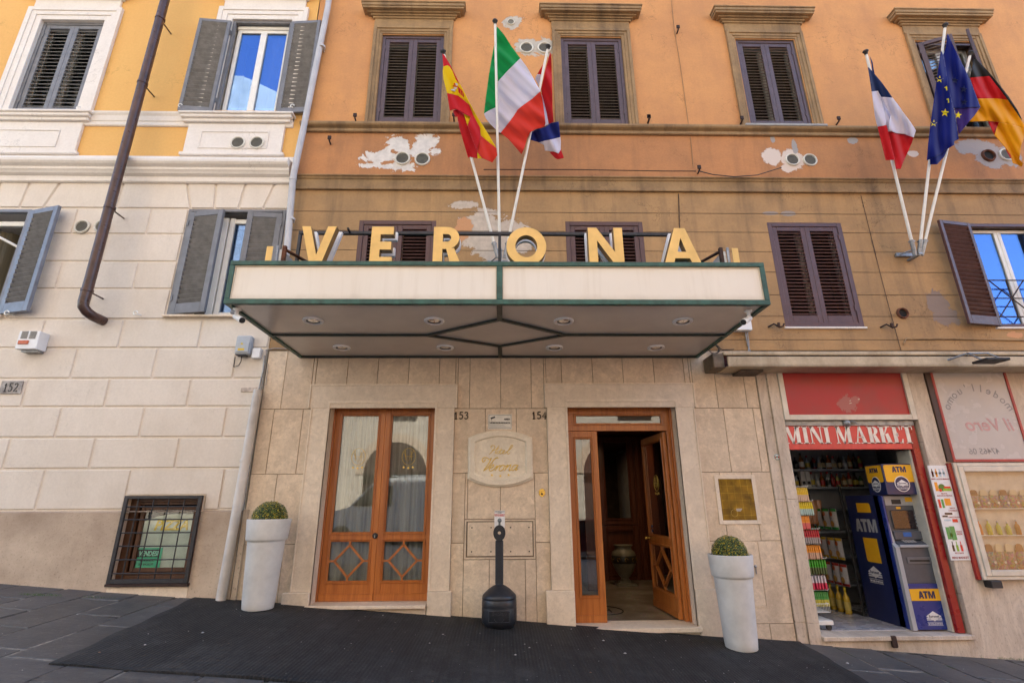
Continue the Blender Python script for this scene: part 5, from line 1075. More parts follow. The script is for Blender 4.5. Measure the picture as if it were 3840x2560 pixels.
for ch, w in (('M', .265), ('I', .11), ('N', .215), ('I', .11), (' ', .075), ('M', .265), ('A', .215), ('R', .175), ('K', .19), ('E', .165), ('T', .175)):
    if ch != ' ':
        for poly in serif(ch, w-.022, .238): m.prism([(cx+a-.012, 2.155+b) for a, b in poly], -.006, -.0015, 0, None, False)
    cx += w-.011+(.0 if ch == ' ' else 0)
for i in range(len(m.v)): pass
m.build('white_lettering', simple('white_vinyl', (.78, .72, .64), .4), r)
for b_, mt in (((5.722, 5.815, .0, .12, -.19, 2.43), M['red_frame']), ((5.695, 5.72, .05, .3, -.19, 2.07), M['alu']), ((5.825, 5.855, .12, .25, -.19, 2.43), M['dark']), ((3.956, 3.968, .0, .3, -.19, 2.07), M['white_paint'])):  # the near-black box is no jamb: it paints the dark gap beside the pillar
    m = MB(); m.box(*b_, 0, .003); m.build('jamb_and_gap', mt, hotel)
# awning cassette
r = thing('awning_cassette', 'long stained cream folded awning cassette above the mini market', 'awning', (6, 0, 3.1))
a = P('zR', 305, 1050, -.42); b = P('zR', 310, 1118, -.42)
m = MB(); X0 = a.x
m.box(X0+.0, 16, -.42, -.39, b.z, a.z, 0, .008); m.box(X0, 16, -.42, -.05, b.z-.004, b.z+.02, 0, .004); m.box(X0-.02, 16, -.36, -.02, a.z+.035, a.z+.09, 0, .01); m.build('awning_bar', M['awn'], r)
m = MB(); m.box(X0-.17, X0-.01, -.34, 0, b.z-.0, a.z+.07, 0, .012); m.build('end_bracket', simple('brown_end_cap', (.17, .125, .08), .6, 0, .4, 6), r)
m = MB(); m.box(X0-.01, 16, -.30, -.01, b.z+.022, a.z+.034); m.build('rolled_fabric', simple('maroon_canvas', (.06, .012, .012), .8), r)
a2 = P('zR', 380, 1150, -.2); m = MB(); m.box(a2.x, a2.x+.32, -.28, 0, a2.z-.03, b.z-.006, 0, .006); m.build('support_block', simple('dirty_block', (.12, .09, .065), .8, 0, .4, 8), r)
# flood light
fl = thing('flood_light', 'black LED flood light on a bent arm on the shop awning', 'flood light', (7.0, -.5, 3.2)); p = P('zR', 2110, 1080, -.75)
m = MB(); m.box(p.x-.15, p.x+.17, -.85, -.62, p.z-.015, p.z+.02, 0, .01); m.build('lamp_housing', M['ink'], fl)
m = MB(); m.tube([(p.x-.13, -.75, p.z+.02), (p.x-.16, -.62, p.z+.14), (p.x+.12, -.62, p.z+.14), (p.x+.15, -.75, p.z+.02)], .012, 6); m.tube([(p.x-.45, -.1, p.z+.04), (p.x-.16, -.6, p.z+.14)], .014, 6); m.tube([(p.x-.15, -.6, p.z+.15), (p.x+.05, -.4, p.z+.17), (p.x+.1, -.1, p.z+.08)], .005, 5); m.build('lamp_arm', M['grey_metal'], fl)
# white panel with faded mirrored writing
r = thing('shop_sign', 'translucent white panel with faded mirrored writing in a red frame', 'sign', (6.75, 0, 1.9))
m = MB(); X0, X1, Z0, Z1 = 6.185, 7.30, 1.895, 3.30; casing(m, X0, X1, Z0, Z1, .035, -.07, .0, 0, .004); m.build('sign_frame', simple('red_edge', (.40, .05, .035), .5, 0, .15), r)
m = MB(); m.box(X0+.035, X1-.035, -.055, -.045, Z0+.035, Z1-.035); p_ = m.build('sign_panel', simple('faded_white_acrylic', (.47, .455, .44), .22, 0, .06, 1.5), r)
m = MB(); word = "omou'lledom"[::-1]; cx, cz, R = 6.76, 2.42, .46
word = "modell'uomo"
for i, ch in enumerate(word):
    a_ = math.radians(-62+124*(i)/(len(word)-1)); px, pz = cx+R*math.sin(-a_)*1.0, cz+R*math.cos(a_)
    mm = text_mb(ch, .155, 0, 0, 0, ext=.0006, bold=.001, mirror=True); mm.xf(T((px, -.0565, pz)) @ Matrix.Rotation(-a_, 4, 'Y')); m.add(mm)
fg_ = simple('faded_grey_print', (.24, .235, .235), .4); m.build('mirrored_writing', fg_, p_)
mm = text_mb('47465 06', .115, 6.66, 2.0, -.0565, ext=.0006, bold=.001, mirror=True); mm.build('mirrored_phone_number', fg_, p_)
mm = text_mb('il Vero', .25, 6.85, 2.32, -.0565, ext=.0006, bold=.004, mirror=True, shear=.25, sx=1.0); mm.build('mirrored_name', simple('faded_pink_print', (.50, .29, .28), .4), p_)
m = MB(); m.box(6.105, 6.184, -.065, .0, 1.90, 3.3, 0, .004); m.build('sign_side_post', simple('dark_brown_post', (.05, .022, .014), .5), None, 'dark brown vertical post between pillar and white panel', 'post')
# display case
r = thing('display_case', 'glass wall display case with a cream frame showing pasta bags and bottles', 'display case', (6.9, 0, .43)); X0, X1, Z0, Z1 = 5.985, 7.6, .462, 1.872
Yf = -.11
ax0 = P('m1', 1750, 870, Yf).x; az1 = P('m1', 1750, 870, Yf).z; az0 = P('m2', 1970, 716, Yf).z; X0 = ax0; Z0, Z1 = az0, az1
m = MB(); casing(m, X0, X1, Z0, Z1, .045, Yf, -.031, 0, .005); casing(m, X0+.046, X1-.046, Z0+.046, Z1-.046, .07, Yf-.012, Yf+.02, 0, .006); m.build('case_frame', M['alu'], r)
m = MB(); m.box(X0+.046, X1-.046, -.036, -.0311, Z0+.046, Z1-.046); m.build('case_back', simple('white_case_back', (.60, .57, .52), .5), r)
m = MB(); m.box(X0+.1, X1-.1, Yf+.008, Yf+.012, Z0+.1, Z1-.1); m.build('case_glass', M['glass_thin'], r)
m = MB(); m.box(6.078, X0-.002, -.085, -.031, Z0-.0, Z1, 0, .004); m.build('red_side_panel', M['red_frame'], r)
m = MB(); m.box(X0+.05, X0+.19, -.15, -.031, Z0-.09, Z0-.002, 0, .006); m.build('case_lock', M['dark_metal'], r)
sh = []
for z_ in (P('n3', 500, 595, -.13).z, P('n3', 600, 888, -.13).z, Z0+.115):
    m = MB(); m.box(X0+.05, X1-.05, -.098, -.0365, z_-.012, z_, 0, .002); m.build('case_shelf', M['white_paint'], r); sh.append(z_)
def pasta_mats(i):
    t = NT('dried_pasta_%d' % i); v = t.n('TexVoronoi', {'Scale': 48.0, 'Vector': t.pos()}).outputs['Color']; c1 = [(.22, .12, .05), (.16, .10, .06), (.18, .07, .03), (.06, .07, .08)][i]
    return t.out(t.mix(.22, tuple(x*.7 for x in c1)+(1,), v), .35)
pm = [pasta_mats(i) for i in range(4)]; cm = simple('cream_card_tag', (.62, .54, .38), .5); km = simple('brown_card_tag', (.20, .10, .04), .5); wl_ = simple('white_round_label', (.75, .75, .72), .4)
def bag(x, z, k, lab, w=.075, h=.20, tag_=None):
    b = thing('pasta_bag', lab, 'pasta bag', (x, -.05, z), 'pasta bags in the wall display case'); rr = random.Random(k)
    m = MB(); n = 8; v = []
    for j in range(n+1):
        tt = j/n; hw = w*(1-.18*tt*tt)*(.9 if j == 0 else 1); d = .028*math.sin(math.pi*min(1, tt*.92+.08))+.004
        for i in range(9): u = -1+i/4; v.append((x+u*hw+rr.uniform(-.003, .003), -.05-d*(1-u*u)+rr.uniform(-.003, .003), z+h*tt))
    m.faces(v, [(j*9+i, j*9+i+1, j*9+i+10, j*9+i+9) for j in range(n) for i in range(8)], 0, True); m.face([(x-w*.8, -.048, z), (x+w*.8, -.048, z), (x+w*.75, -.048, z+h), (x-w*.75, -.048, z+h)]); m.build('pasta', pm[k % 4], b)
    m = MB(); m.prism([(x-w*.72, z+h*.93), (x+w*.72, z+h*.93), (x+w*.62, z+h*1.26), (x+w*.3, z+h*1.33), (x-w*.3, z+h*1.33), (x-w*.62, z+h*1.26)], -.066, -.06); m.build('card_tag', cm if k % 3 else km, b)
    m = MB(); m.lathe([(0, .003), (.016, .003)], (x+w*.25, -.082, z+h*.38), 12, 0, True, Rx); m.build('round_label', wl_, b)
ords = ['first', 'second', 'third', 'fourth', 'fifth', 'sixth']
xa = P('n3', 490, 560, -.14).x
for i in range(6): bag(xa+.05+i*.135, sh[0]+.001, i, 'pasta bag with a card tag, %s from the left on the upper case shelf' % ords[i], .07, .175)
for i in range(6): bag(P('n3', 640, 1270, -.14).x-.03+i*.135, sh[2]+.001, i+2, 'pasta bag with a card tag, %s from the left on the bottom of the case' % ords[i], .07, .23)
def bottle_mb(x, y, z, h, r, body, label=1, cap=2, liquor=None):
    m = MB(); m.lathe([(0, 0, body), (r, 0, body), (r, h*.12, body), (r*1.01, h*.14, label), (r*1.01, h*.44, label), (r, h*.46, body), (r, h*.55, body), (r*.75, h*.66, body), (r*.36, h*.74, body), (r*.33, h*.86, cap), (r*.40, h*.87, cap), (r*.40, h, cap), (0, h, cap)], (x, y, z), 12); return m
def mk(n, c, ro=.12): return simple(n, c, ro, 0, .1)
lq = [mk('orange_liqueur', (.55, .14, .01)), mk('yellow_liqueur', (.50, .50, .03)), mk('lime_liqueur', (.42, .48, .06)), mk('pale_lime_liqueur', (.38, .45, .06)), mk('amber_liqueur', (.42, .18, .02))]
for i in range(5):
    h = (.2, .2, .175, .16, .19)[i]; x = P('n3', 560+i*105, 880, -.12).x+(.0)
    bb = bottle_mb(x, -.068, sh[1]+.001, h, .028, 0, 0, 1); bb.build('liqueur_bottle', [lq[i], M['grey_plastic']], None, ['orange', 'bright yellow', 'yellow green', 'small lime green', 'amber'][i]+' liqueur bottle on the middle shelf of the wall case', 'bottle', 'liqueur bottles in the wall case')
# price banner
r = thing('product_banner', 'tall white product list banner on the pillar right of the cash machine', 'banner', (5.97, -.05, .64)); BX0, BX1, BZ0, BZ1 = 5.815, 6.075, .655, 1.85
m = MB(); m.box(BX0, BX1, -.056, -.0465, BZ0, BZ1, 0, .002); m.build('banner_board', M['white_plastic'], r)
bt = MB(); W_ = BX1-BX0; cxb = (BX0+BX1)/2
for tx, z, s_, dx in (('BIBITE - ACQUA MINERALE', 1.665, .021, 0), ('FRUTTA', 1.475, .023, 0), ('SUCCHI DI FRUTTA', 1.448, .023, 0), ('SNACK', 1.29, .022, .06), ('CARAMELLE', 1.258, .022, .06), ('CIOCCOLATA', 1.175, .023, .055), ('PASTA', .995, .025, .07), ('SPEZIE', .965, .025, .07), ('ALCOLICI', .735, .026, 0), ('MINI MARKET', .676, .036, 0)):
    bt.add(text_mb(tx, s_, cxb+dx, z, -.0575, bold=.0006, ext=.0005))
bt.build('banner_text', simple('brick_red_print', (.36, .045, .035), .5), r)
cl = [mk('cola', (.03, .012, .01)), mk('cola_red', (.6, .02, .02)), mk('orange_drink', (.75, .3, .03)), mk('water_blue', (.42, .58, .68)), mk('melon_green', (.03, .16, .03)), mk('salad_green', (.2, .45, .05)), mk('pack_green', (.05, .30, .09)), mk('glass_dark', (.02, .015, .015))]
m = MB(); Rr = lambda a, b, c, d, k: mm_[0].box(cxb+a, cxb+b, -.0585, -.0561, c, d, k, .0)
mm_ = [m]
def NB():
    mm_[0].build('banner_picture', cl, r); mm_[0] = MB()
for i, (k1, k2) in enumerate(((0, 1), (2, 2), (3, 3), (3, 3))):
    x = -.09+i*.052; Rr(x-.013, x+.013, 1.70, 1.775, k1); Rr(x-.0135, x+.0135, 1.735, 1.76, k2); Rr(x-.005, x+.005, 1.775, 1.805, k1)
NB()
Rr(-.10, -.06, 1.515, 1.63, 2); mm_[0].lathe([(0, .058), (.048, .058)], (cxb-.01, 0, 1.56), 16, 4, True, Rx); mm_[0].lathe([(0, .059), (.02, .059)], (cxb-.04, 0, 1.525), 12, 1, True, Rx); Rr(.02, .11, 1.55, 1.575, 1); Rr(.0, .115, 1.515, 1.548, 5)
NB()
Rr(-.11, -.08, 1.30, 1.41, 1); Rr(-.065, -.035, 1.30, 1.41, 6); Rr(-.02, .06, 1.33, 1.42, 2); NB(); Rr(-.06, .04, 1.215, 1.24, 7); Rr(-.10, -.03, 1.185, 1.205, 7); Rr(-.09, -.0, 1.135, 1.155, 3); Rr(.02, .09, 1.12, 1.16, 1)
NB()
Rr(-.10, -.05, .91, 1.06, 6); Rr(-.045, .02, .90, 1.07, 6); Rr(-.06, -.03, .94, .985, 5)
NB()
for i, k in enumerate((7, 5, 1)): x = -.06+i*.055; Rr(x-.014, x+.014, .765, .84, k); Rr(x-.005, x+.005, .84, .885, k)
NB()

r = thing('round_sticker', 'small round green and red sticker on the left market pillar', 'sticker', (3.74, -.02, 1.83)); X, Z = XZ('m1', 258, 820, -.022)
m = MB(); m.lathe([(0, .024), (.043, .024), (.044, .0205)], (X, 0, Z), 28, 0, True, Rx); m.build('sticker_disc', M['white_plastic'], r)
m = MB(); m.tube([(X+.037*math.cos(a_), -.0245, Z+.037*math.sin(a_)) for a_ in [2*math.pi*k/28 for k in range(29)]], .004, 5); m.box(X-.018, X+.012, -.0258, -.0242, Z-.006, Z+.012); m.build('green_ring', simple('sticker_green', (.02, .16, .08)), r)
m = MB(); m.box(X-.028, X-.018, -.0255, -.0242, Z-.016, Z+.01); m.box(X+.012, X+.028, -.0255, -.0242, Z-.016, Z+.012); m.build('red_marks', simple('sticker_red', (.5, .06, .05)), r)
# ------------------------------------------------------------------ cash machine
def atm_letters(h, y):
    w, st = h*.78, h*.235; m = MB(); x = -h*1.28
    m.prism([[(x, 0), (x+st*1.0, 0), (x+st*1.25, h*.2), (x+w-st*1.25, h*.2), (x+w-st*1.0, 0), (x+w, 0), (x+w*.5+st*.62, h), (x+w*.5-st*.62, h)], [(x+st*1.5, h*.38), (x+w-st*1.5, h*.38), (x+w*.5, h*.76)]], y, y+.002); x += w*.94
    tw = h*.70; m.prism([(x+tw*.5-st*.55, 0), (x+tw*.5+st*.55, 0), (x+tw*.5+st*.55, h-st*.95), (x+tw, h-st*.95), (x+tw, h), (x, h), (x, h-st*.95), (x+tw*.5-st*.55, h-st*.95)], y, y+.002); x += tw+h*.07
    mw = h*1.0; m.prism([(x, 0), (x+st*.9, 0), (x+st*.9, h*.66), (x+mw*.5-st*.4, 0), (x+mw*.5+st*.4, 0), (x+mw-st*.9, h*.66), (x+mw-st*.9, 0), (x+mw, 0), (x+mw, h), (x+mw-st*1.3, h), (x+mw*.5, h*.34), (x+st*1.3, h), (x, h)], y, y+.002)
    return m
AX0, AX1, AY, AYB, AZ = 5.25, 5.795, .12, .95, -.185
r = thing('cash_machine', 'blue and grey cash machine standing in the market entrance', 'cash machine', ((AX0+AX1)/2, .5, AZ))
m = MB(); m.box(AX0, AX1, AY+.10, AYB, AZ, 1.47, 0, .006); m.build('cabinet', M['navy'], r)
m = MB(); m.box(AX0-.003, AX0+.02, AY+.05, AY+.12, AZ, 1.46, 0, .004); m.build('blue_corner', M['royal'], r)
def side_xf(mb, cy, cz): return mb.xf(T((AX0-.004, cy, cz)) @ Matrix.Rotation(math.radians(-90), 4, 'Z'))   # face the decoration towards -x
def roundrect(w, h, rad, skip=()):
    o = []
    for i, (sx, sz) in enumerate(((1, 1), (-1, 1), (-1, -1), (1, -1))):
        if i in skip: o.append((sx*w/2, sz*h/2)); continue
        for k in range(6): a_ = math.pi/2*i+math.pi/2*k/5; o.append((sx*(w/2-rad)+rad*math.cos(a_), sz*(h/2-rad)+rad*math.sin(a_)))
    return o
m = MB(); q1 = MB(); q1.prism(roundrect(.28, .13, .035, (1, 2, 3)), -.003, 0); side_xf(q1, .58, 1.30); q1.build('yellow_side_mark', M['amber_y'], r); q1 = MB(); q1.prism(roundrect(.28, .32, .035, (0, 1, 3)), -.003, 0); side_xf(q1, .58, .73); q1.build('yellow_side_mark', M['amber_y'], r)
q1 = atm_letters(.175, -.002); side_xf(q1, .60, .97); q1.build('side_lettering', M['atm_grey'], r)
def bank_logo(sc, worldwide=True):
    a, b = MB(), MB(); a.prism([(0, .05), (.085, 0), (0, -.05), (-.085, 0)], -.002, 0); a.prism([(-.085, -.018), (-.03, -.05), (-.085, -.05)], -.002, 0) if False else None
    for z in (-.024, -.04): a.prism([(-.085, z), (-.085, z+.010), (-.045-(z+.024)*1.5, z+.010), (-.032-(z+.024)*1.5, z)], -.002, 0); a.prism([(.085, z), (.085, z+.010), (.045+(z+.024)*1.5, z+.010), (.032+(z+.024)*1.5, z)], -.002, 0)
    if worldwide: a.add(text_mb('WORLDWIDE', .021, 0, -.083, -.001, bold=.0005, ext=.0008, sp=1.35)); a.box(-.085, .085, -.002, 0, -.060, -.057); a.box(-.085, .085, -.002, 0, -.092, -.089)
    b.add(text_mb('Euronet', .036, 0, -.011, -.0035, bold=.0003, ext=.0008)); S_ = Matrix.Scale(sc, 4); a.xf(S_); b.xf(S_); return a, b
a_, b_ = bank_logo(1.55); side_xf(a_, .62, .44); side_xf(b_, .62, .44); lg = a_.build('side_logo', M['white_plastic'], r); b_.build('logo_text', M['navy'], lg)
m = MB()   # grey shell: side cheeks, top visor, recess
for xa, xb in ((AX0, AX0+.055), (AX1-.045, AX1)):
    v = []
    for xx in (xa, xb): v += [(xx, AY+.12, AZ), (xx, AY, AZ), (xx, AY, .80), (xx, AY+.06, .86), (xx, AY+.14, 1.40), (xx, AY+.12, 1.46), (xx, AY+.22, 1.46), (xx, AY+.22, AZ)]
    m.faces(v, [tuple(range(8)), tuple(range(8, 16))]+[(i, (i+1) % 8, 8+(i+1) % 8, 8+i) for i in range(8)])
m.box(AX0+.055, AX1-.045, AY+.09, AY+.22, 1.33, 1.458, 0, .006); m.box(AX0+.055, AX1-.045, AY-.02, AY+.12, .80, .835, 0, .006)
m.build('grey_shell', M['atm_grey'], r)
m = MB(); m.box(AX0+.056, AX1-.046, AY+.095, AY+.2, .835, 1.33); m.face([(AX0+.056, AY+.0, .838), (AX1-.046, AY+.0, .838), (AX1-.046, AY+.09, .88), (AX0+.056, AY+.09, .88)]); m.box(AX0+.07, AX1-.06, AY+.06, AY+.098, .89, 1.0, 0, .008)
m.box(AX0+.056, AX1-.046, AY+.008, AY+.1, .36, .80, 0, .004); m.build('control_panel', M['atm_dark'], r)
m = MB(); m.box(AX0+.10, AX1-.13, AY+.075, AY+.0945, 1.03, 1.27, 0, .006); m.build('screen', simple('dark_screen', (.02, .012, .014), .08, 0, .1), r)
m = MB()
for k in range(4): m.box(AX1-.115, AX1-.085, AY+.085, AY+.0945, 1.06+k*.045, 1.08+k*.045, 0, .003)
for i in range(4):
    for j in range(3): m.box(AX0+.16+i*.045, AX0+.19+i*.045, AY+.02+j*.022, AY+.034+j*.022, .862+j*.010, .868+j*.010)
m.build('keypad', M['grey_plastic'], r)
m = MB(); m.box(AX0+.19, AX0+.30, AY+.055, AY+.0595, .93, .985, 0); m.build('blue_card_label', simple('bright_blue_label', (.02, .12, .42)), r)
m = MB(); m.box(AX0+.12, AX1-.10, AY-.004, AY+.0079, .60, .68, 0, .003); m.build('cash_slot_frame', simple('slot_grey', (.12, .125, .14), .4), r); m = MB(); m.box(AX0+.15, AX1-.13, AY-.008, AY-.0045, .625, .65); m.build('cash_slot', M['ink'], r)
m = MB(); m.box(AX0+.15, AX0+.28, AY+.086, AY+.0895, 1.35, 1.41); m.build('camera_window', M['ink'], r); m = MB(); m.box(AX1-.2, AX1-.06, AY+.086, AY+.0895, 1.38, 1.44); m.box(AX0+.2, AX0+.26, AY+.09, AY+.0945, 1.285, 1.315); m.build('yellow_labels', M['amber_y'], r)
m = MB(); m.box(AX0+.056, AX1-.046, AY+.003, AY+.09, AZ+.01, .36, 0, .003); m.build('blue_front', M['royal'], r)
m = MB(); m.box(AX0+.058, AX1-.048, AY-.002, AY+.0025, .16, .30); yb_ = m.build('yellow_front_band', M['amber_y'], r)
atm_letters(.086, -.002).xf(T(((AX0+AX1)/2, AY-.004, .187))).build('front_lettering', M['navy'], yb_)
a_, b_ = bank_logo(1.15); a_.xf(T(((AX0+AX1)/2+.03, AY+.002, -.02))); b_.xf(T(((AX0+AX1)/2+.03, AY+.002, -.02))); lg = a_.build('front_logo', M['white_plastic'], r); b_.build('logo_text', M['navy'], lg)
# illuminated topper (unlit)
tp = thing('cash_machine_topper', 'blue and yellow box sign standing on top of the cash machine', 'sign', (5.52, .28, 1.475)); tz0, tz1, tx0, tx1, ty0, ty1 = 1.475, 1.885, 5.285, 5.745, .09, .44
m = MB(); m.box(tx0, tx1, ty0, ty1, tz0, tz1, 0, .004); m.build('topper_box', M['navy'], tp)
def topface(w, M4):
    y = MB(); y.prism([(px, pz+.075) for px, pz in roundrect(w-.04, .23, .025)], -.003, -.0005); y.xf(M4); yo = y.build('yellow_field', M['amber_y'], tp)
    t_ = atm_letters(.078 if w > .4 else .066, -.006).xf(T((0, 0, .09))); t_.xf(M4); t_.build('topper_lettering', M['navy'], yo)
    d = MB(); rad = .105
    d.prism([((rad)*math.cos(a)*min(1, w/.44), -.065+rad*math.sin(a)) for a in [2*math.pi*k/36 for k in range(36)]], -.006, -.0032); d.xf(M4); do_ = d.build('round_badge', M['white_plastic'], tp)
    d = MB(); rad = .095; d.prism([((rad)*math.cos(a)*min(1, w/.44), -.065+rad*math.sin(a)) for a in [2*math.pi*k/36 for k in range(36)]], -.008, -.0062); d.xf(M4); d.build('badge_field', M['navy'], do_)
    a, b = bank_logo(.92); L = T((0, -.0085, -.055)); a.xf(M4 @ L); b.xf(M4 @ L); a.build('badge_logo', M['white_plastic'], do_); b.build('badge_text', M['navy'], do_)
tcz = (tz0+tz1)/2
topface(.46, T(((tx0+tx1)/2, ty0, tcz))); topface(.35, T((tx0, (ty0+ty1)/2, tcz)) @ Matrix.Rotation(math.radians(-90), 4, 'Z'))
# ------------------------------------------------------------------ goods
# wall shelving with bottles
r = thing('wall_shelving', 'grey metal wall shelves full of bottles at the back of the market', 'shelves', (5.1, 1.75, -.18))
SY = 1.55; zs = [1.905, 1.62, 1.28, .93, .55, .15]
m = MB(); m.box(3.7, 6.6, 1.93, 1.96, -.18, 2.35); m.build('back_panel', simple('grey_shelf_back', (.34, .34, .34), .6), r)
for z in zs: m = MB(); m.box(3.7, 6.6, SY, 1.93, z-.028, z, 0, .003); m.build('shelf', M['grey_plastic'], r)
bc = [mk('clear_bottle', (.36, .38, .38), .08), mk('brown_bottle', (.05, .02, .01), .08), mk('green_bottle', (.02, .07, .02), .08), mk('amber_spirit', (.25, .09, .015), .08), mk('dark_spirit', (.014, .012, .012), .08), mk('pale_yellow_spirit', (.38, .36, .10), .08), mk('red_spirit', (.22, .02, .015), .08)]
lb = [mk('white_label', (.62, .6, .55), .5), mk('cream_label', (.5, .4, .22), .5), mk('black_label', (.02, .02, .02), .5), mk('yellow_label2', (.55, .42, .04), .5), mk('red_label', (.4, .03, .03), .5)]
rg = random.Random(11); nm = ['clear', 'brown', 'green', 'amber', 'black', 'pale yellow', 'red']; ln = ['white', 'cream', 'black', 'yellow', 'red']
for zi, z in enumerate(zs[:3]):
    x = 4.28
    while x < (6.1 if zi < 2 else 5.1):
        k, l = rg.randrange(7), rg.randrange(5); h = rg.uniform(.20, .27); rad = rg.uniform(.03, .042)
        row = ['top', 'second', 'third'][zi]
        bottle_mb(x, SY+.08+rg.uniform(0, .03), z+.001, h, rad, 0).build('spirit_bottle', [bc[k], lb[l], [M['ink'], M['grey_metal'], lb[4]][rg.randrange(3)]], None, '%s bottle with a %s label on the %s market shelf' % (nm[k], ln[l], row), 'bottle', 'bottles on the %s shelf of the market' % row)
        x += rad*2+rg.uniform(.012, .03)
for i in range(2):
    m = MB(); x = 5.02+i*.085; m.box(x-.036, x+.036, SY+.02, SY+.1, zs[1]+.001, zs[1]+.25, 0, .003); b_ = m.build('bottle_carton', lb[0], None, ['left', 'right'][i]+' white boxed bottle among the bottles on the second market shelf', 'carton', 'white bottle cartons')
    m = MB(); m.box(x-.025, x+.025, SY+.0175, SY+.0198, zs[1]+.04, zs[1]+.09); WL[b_.name] = Vector(b_.location); m.build('carton_print', M['ink'], b_)
gc = [mk('red_pack', (.5, .03, .03), .5), mk('white_pack', (.6, .58, .55), .5), mk('yellow_pack', (.65, .45, .04), .5), mk('blue_pack', (.04, .10, .35), .5), mk('brown_pack', (.22, .10, .04), .5), mk('green_pack2', (.05, .25, .06), .5)]; gn = ['red', 'white', 'yellow', 'blue', 'brown', 'green']
for zi, z in enumerate(zs[3:]):
    x = 4.2
    while x < 5.15:
        k, l = rg.randrange(6), rg.randrange(6); w_, h = rg.uniform(.05, .085), rg.uniform(.12, .22); m = MB(); m.box(x, x+w_, SY+.02, SY+.14, z+.001, z+h, 0, .003); m.box(x+.004, x+w_-.004, SY+.017, SY+.0195, z+h*.3, z+h*.75, 1)
        m.build('grocery_box', [gc[k], gc[l]], None, '%s grocery box with a %s front on the %s market shelf' % (gn[k], gn[l], ['fourth', 'fifth', 'bottom'][zi]), 'box', 'grocery boxes on the %s shelf' % ['fourth', 'fifth', 'bottom'][zi]); x += w_+rg.uniform(.004, .02)
# wheeled rack with hanging packets at the left
r = thing('snack_rack', 'white wheeled rack with hooks of hanging snack packets inside the market doorway', 'rack', (4.1, .35, -.185))
m = MB(); m.box(3.972, 3.985, .12, .62, -.05, 1.72, 0, .003); m.build('rack_panel', M['white_paint'], r)
m = MB(); m.box(3.972, 4.26, .16, .56, -.118, -.065, 0, .006); m.build('rack_base', M['white_paint'], r)
for yy in (.2, .52):
    m = MB(); m.tube([(4.21, yy-.015, -.148), (4.21, yy+.015, -.148)], .034, 16); m.build('caster', M['ink'], r)
m = MB()
for zz in (.03, .13):
    for a, b in (((3.99, .16), (4.24, .16)), ((4.24, .16), (4.24, .56)), ((3.99, .56), (4.24, .56))): m.tube([(a[0], a[1], zz), (b[0], b[1], zz)], .004, 5)
for k in range(12): m.tube([(4.0+.02*k, .16, .03), (4.0+.02*k, .16, .13 - .0)], .0022, 4); m.tube([(4.24, .16+.035*k, .03), (4.24, .16+.035*k, .13)], .0022, 4); m.tube([(4.0, .16+.035*k, .03), (4.24, .16+.035*k, .03)], .0022, 4)
m.build('wire_basket', M['white_paint'], r)
rowsp = [('n1', 735, 940, 'yellow', 'blue', 330, 520, (.68, .45, .03), (.55, .38, .25)), ('n1', 945, 1140, 'bright yellow', 'green', 375, 590, (.72, .55, .02), (.35, .5, .45)), ('n1', 1150, 1345, 'orange', 'red', 410, 545, (.72, .23, .02), (.6, .1, .1)),
         ('n1', 1355, 1560, 'crimson', 'silver', 450, 690, (.45, .01, .03), (.3, .27, .25)), ('n2', 165, 370, 'pale orange', 'violet', 285, 515, (.75, .26, .02), (.5, .3, .2)), ('n2', 378, 590, 'green', 'black', 325, 600, (.02, .33, .02), (.06, .09, .03)),
         ('n2', 605, 812, 'pink', 'white', 365, 600, (.55, .5, .5), (.6, .03, .08)), ('n2', 845, 1060, 'dark green', 'yellow', 410, 630, (.04, .26, .05), (.5, .42, .05))]
for ri, (zn, ya, yb, c1, c2, xa, xb, k1, k2) in enumerate(rowsp):
    yy = .26+.02*(ri % 2); zt = P(zn, xb, ya, yy).z; zb_ = P(zn, xb, yb, yy).z; xL = max(4.0, P(zn, xa, yb, yy).x); xR = P(zn, xb, yb, yy).x-.012
    m = MB(); m.tube([(3.985, yy, zt+.015), (xR+.03, yy, zt+.015), (xR+.045, yy, zt+.03), (xR+.03, yy, zt+.035)], .0035, 5); m.build('hook', M['white_paint'], r)
    m1, m2 = mk(c1.replace(' ', '_')+'_packet', k1, .25), mk(c2+'_packet_foot', k2, .25); cols = simple('packet_band', tuple(min(1, c*1.3) for c in k2), .3, 0, .6, 40)
    n = 7 if ri not in (2, 6) else 5
    for i in range(n):
        x = xL+(xR-xL)*(i+.3)/n; w = .011; m = MB(); tw = rg.uniform(-.006, .006)
        v = []
        for j, (tt, ww, dd) in enumerate(((0, .004, .05), (.08, w*.8, .052), (.5, w, .055), (.52, w, .055), (.92, w*.95, .055), (1, .005, .05))):
            z = zt-(zt-zb_)*tt; xx = x+tw*tt; v += [(xx-ww, yy-dd, z), (xx+ww, yy-dd, z), (xx+ww, yy+dd, z), (xx-ww, yy+dd, z)]
        for j in range(5): m.faces(v[j*4:j*4+8], [(q, (q+1) % 4, 4+(q+1) % 4, 4+q) for q in range(4)], 0 if j < 3 else 1)
        m.build('snack_packet', [m1, m2], None, '%s and %s snack packet hanging in the %s row of the white rack' % (c1, c2, ['top', 'second', 'third', 'fourth', 'fifth', 'sixth', 'seventh', 'lowest'][ri]), 'snack packet', '%s packets on the white rack' % c1)
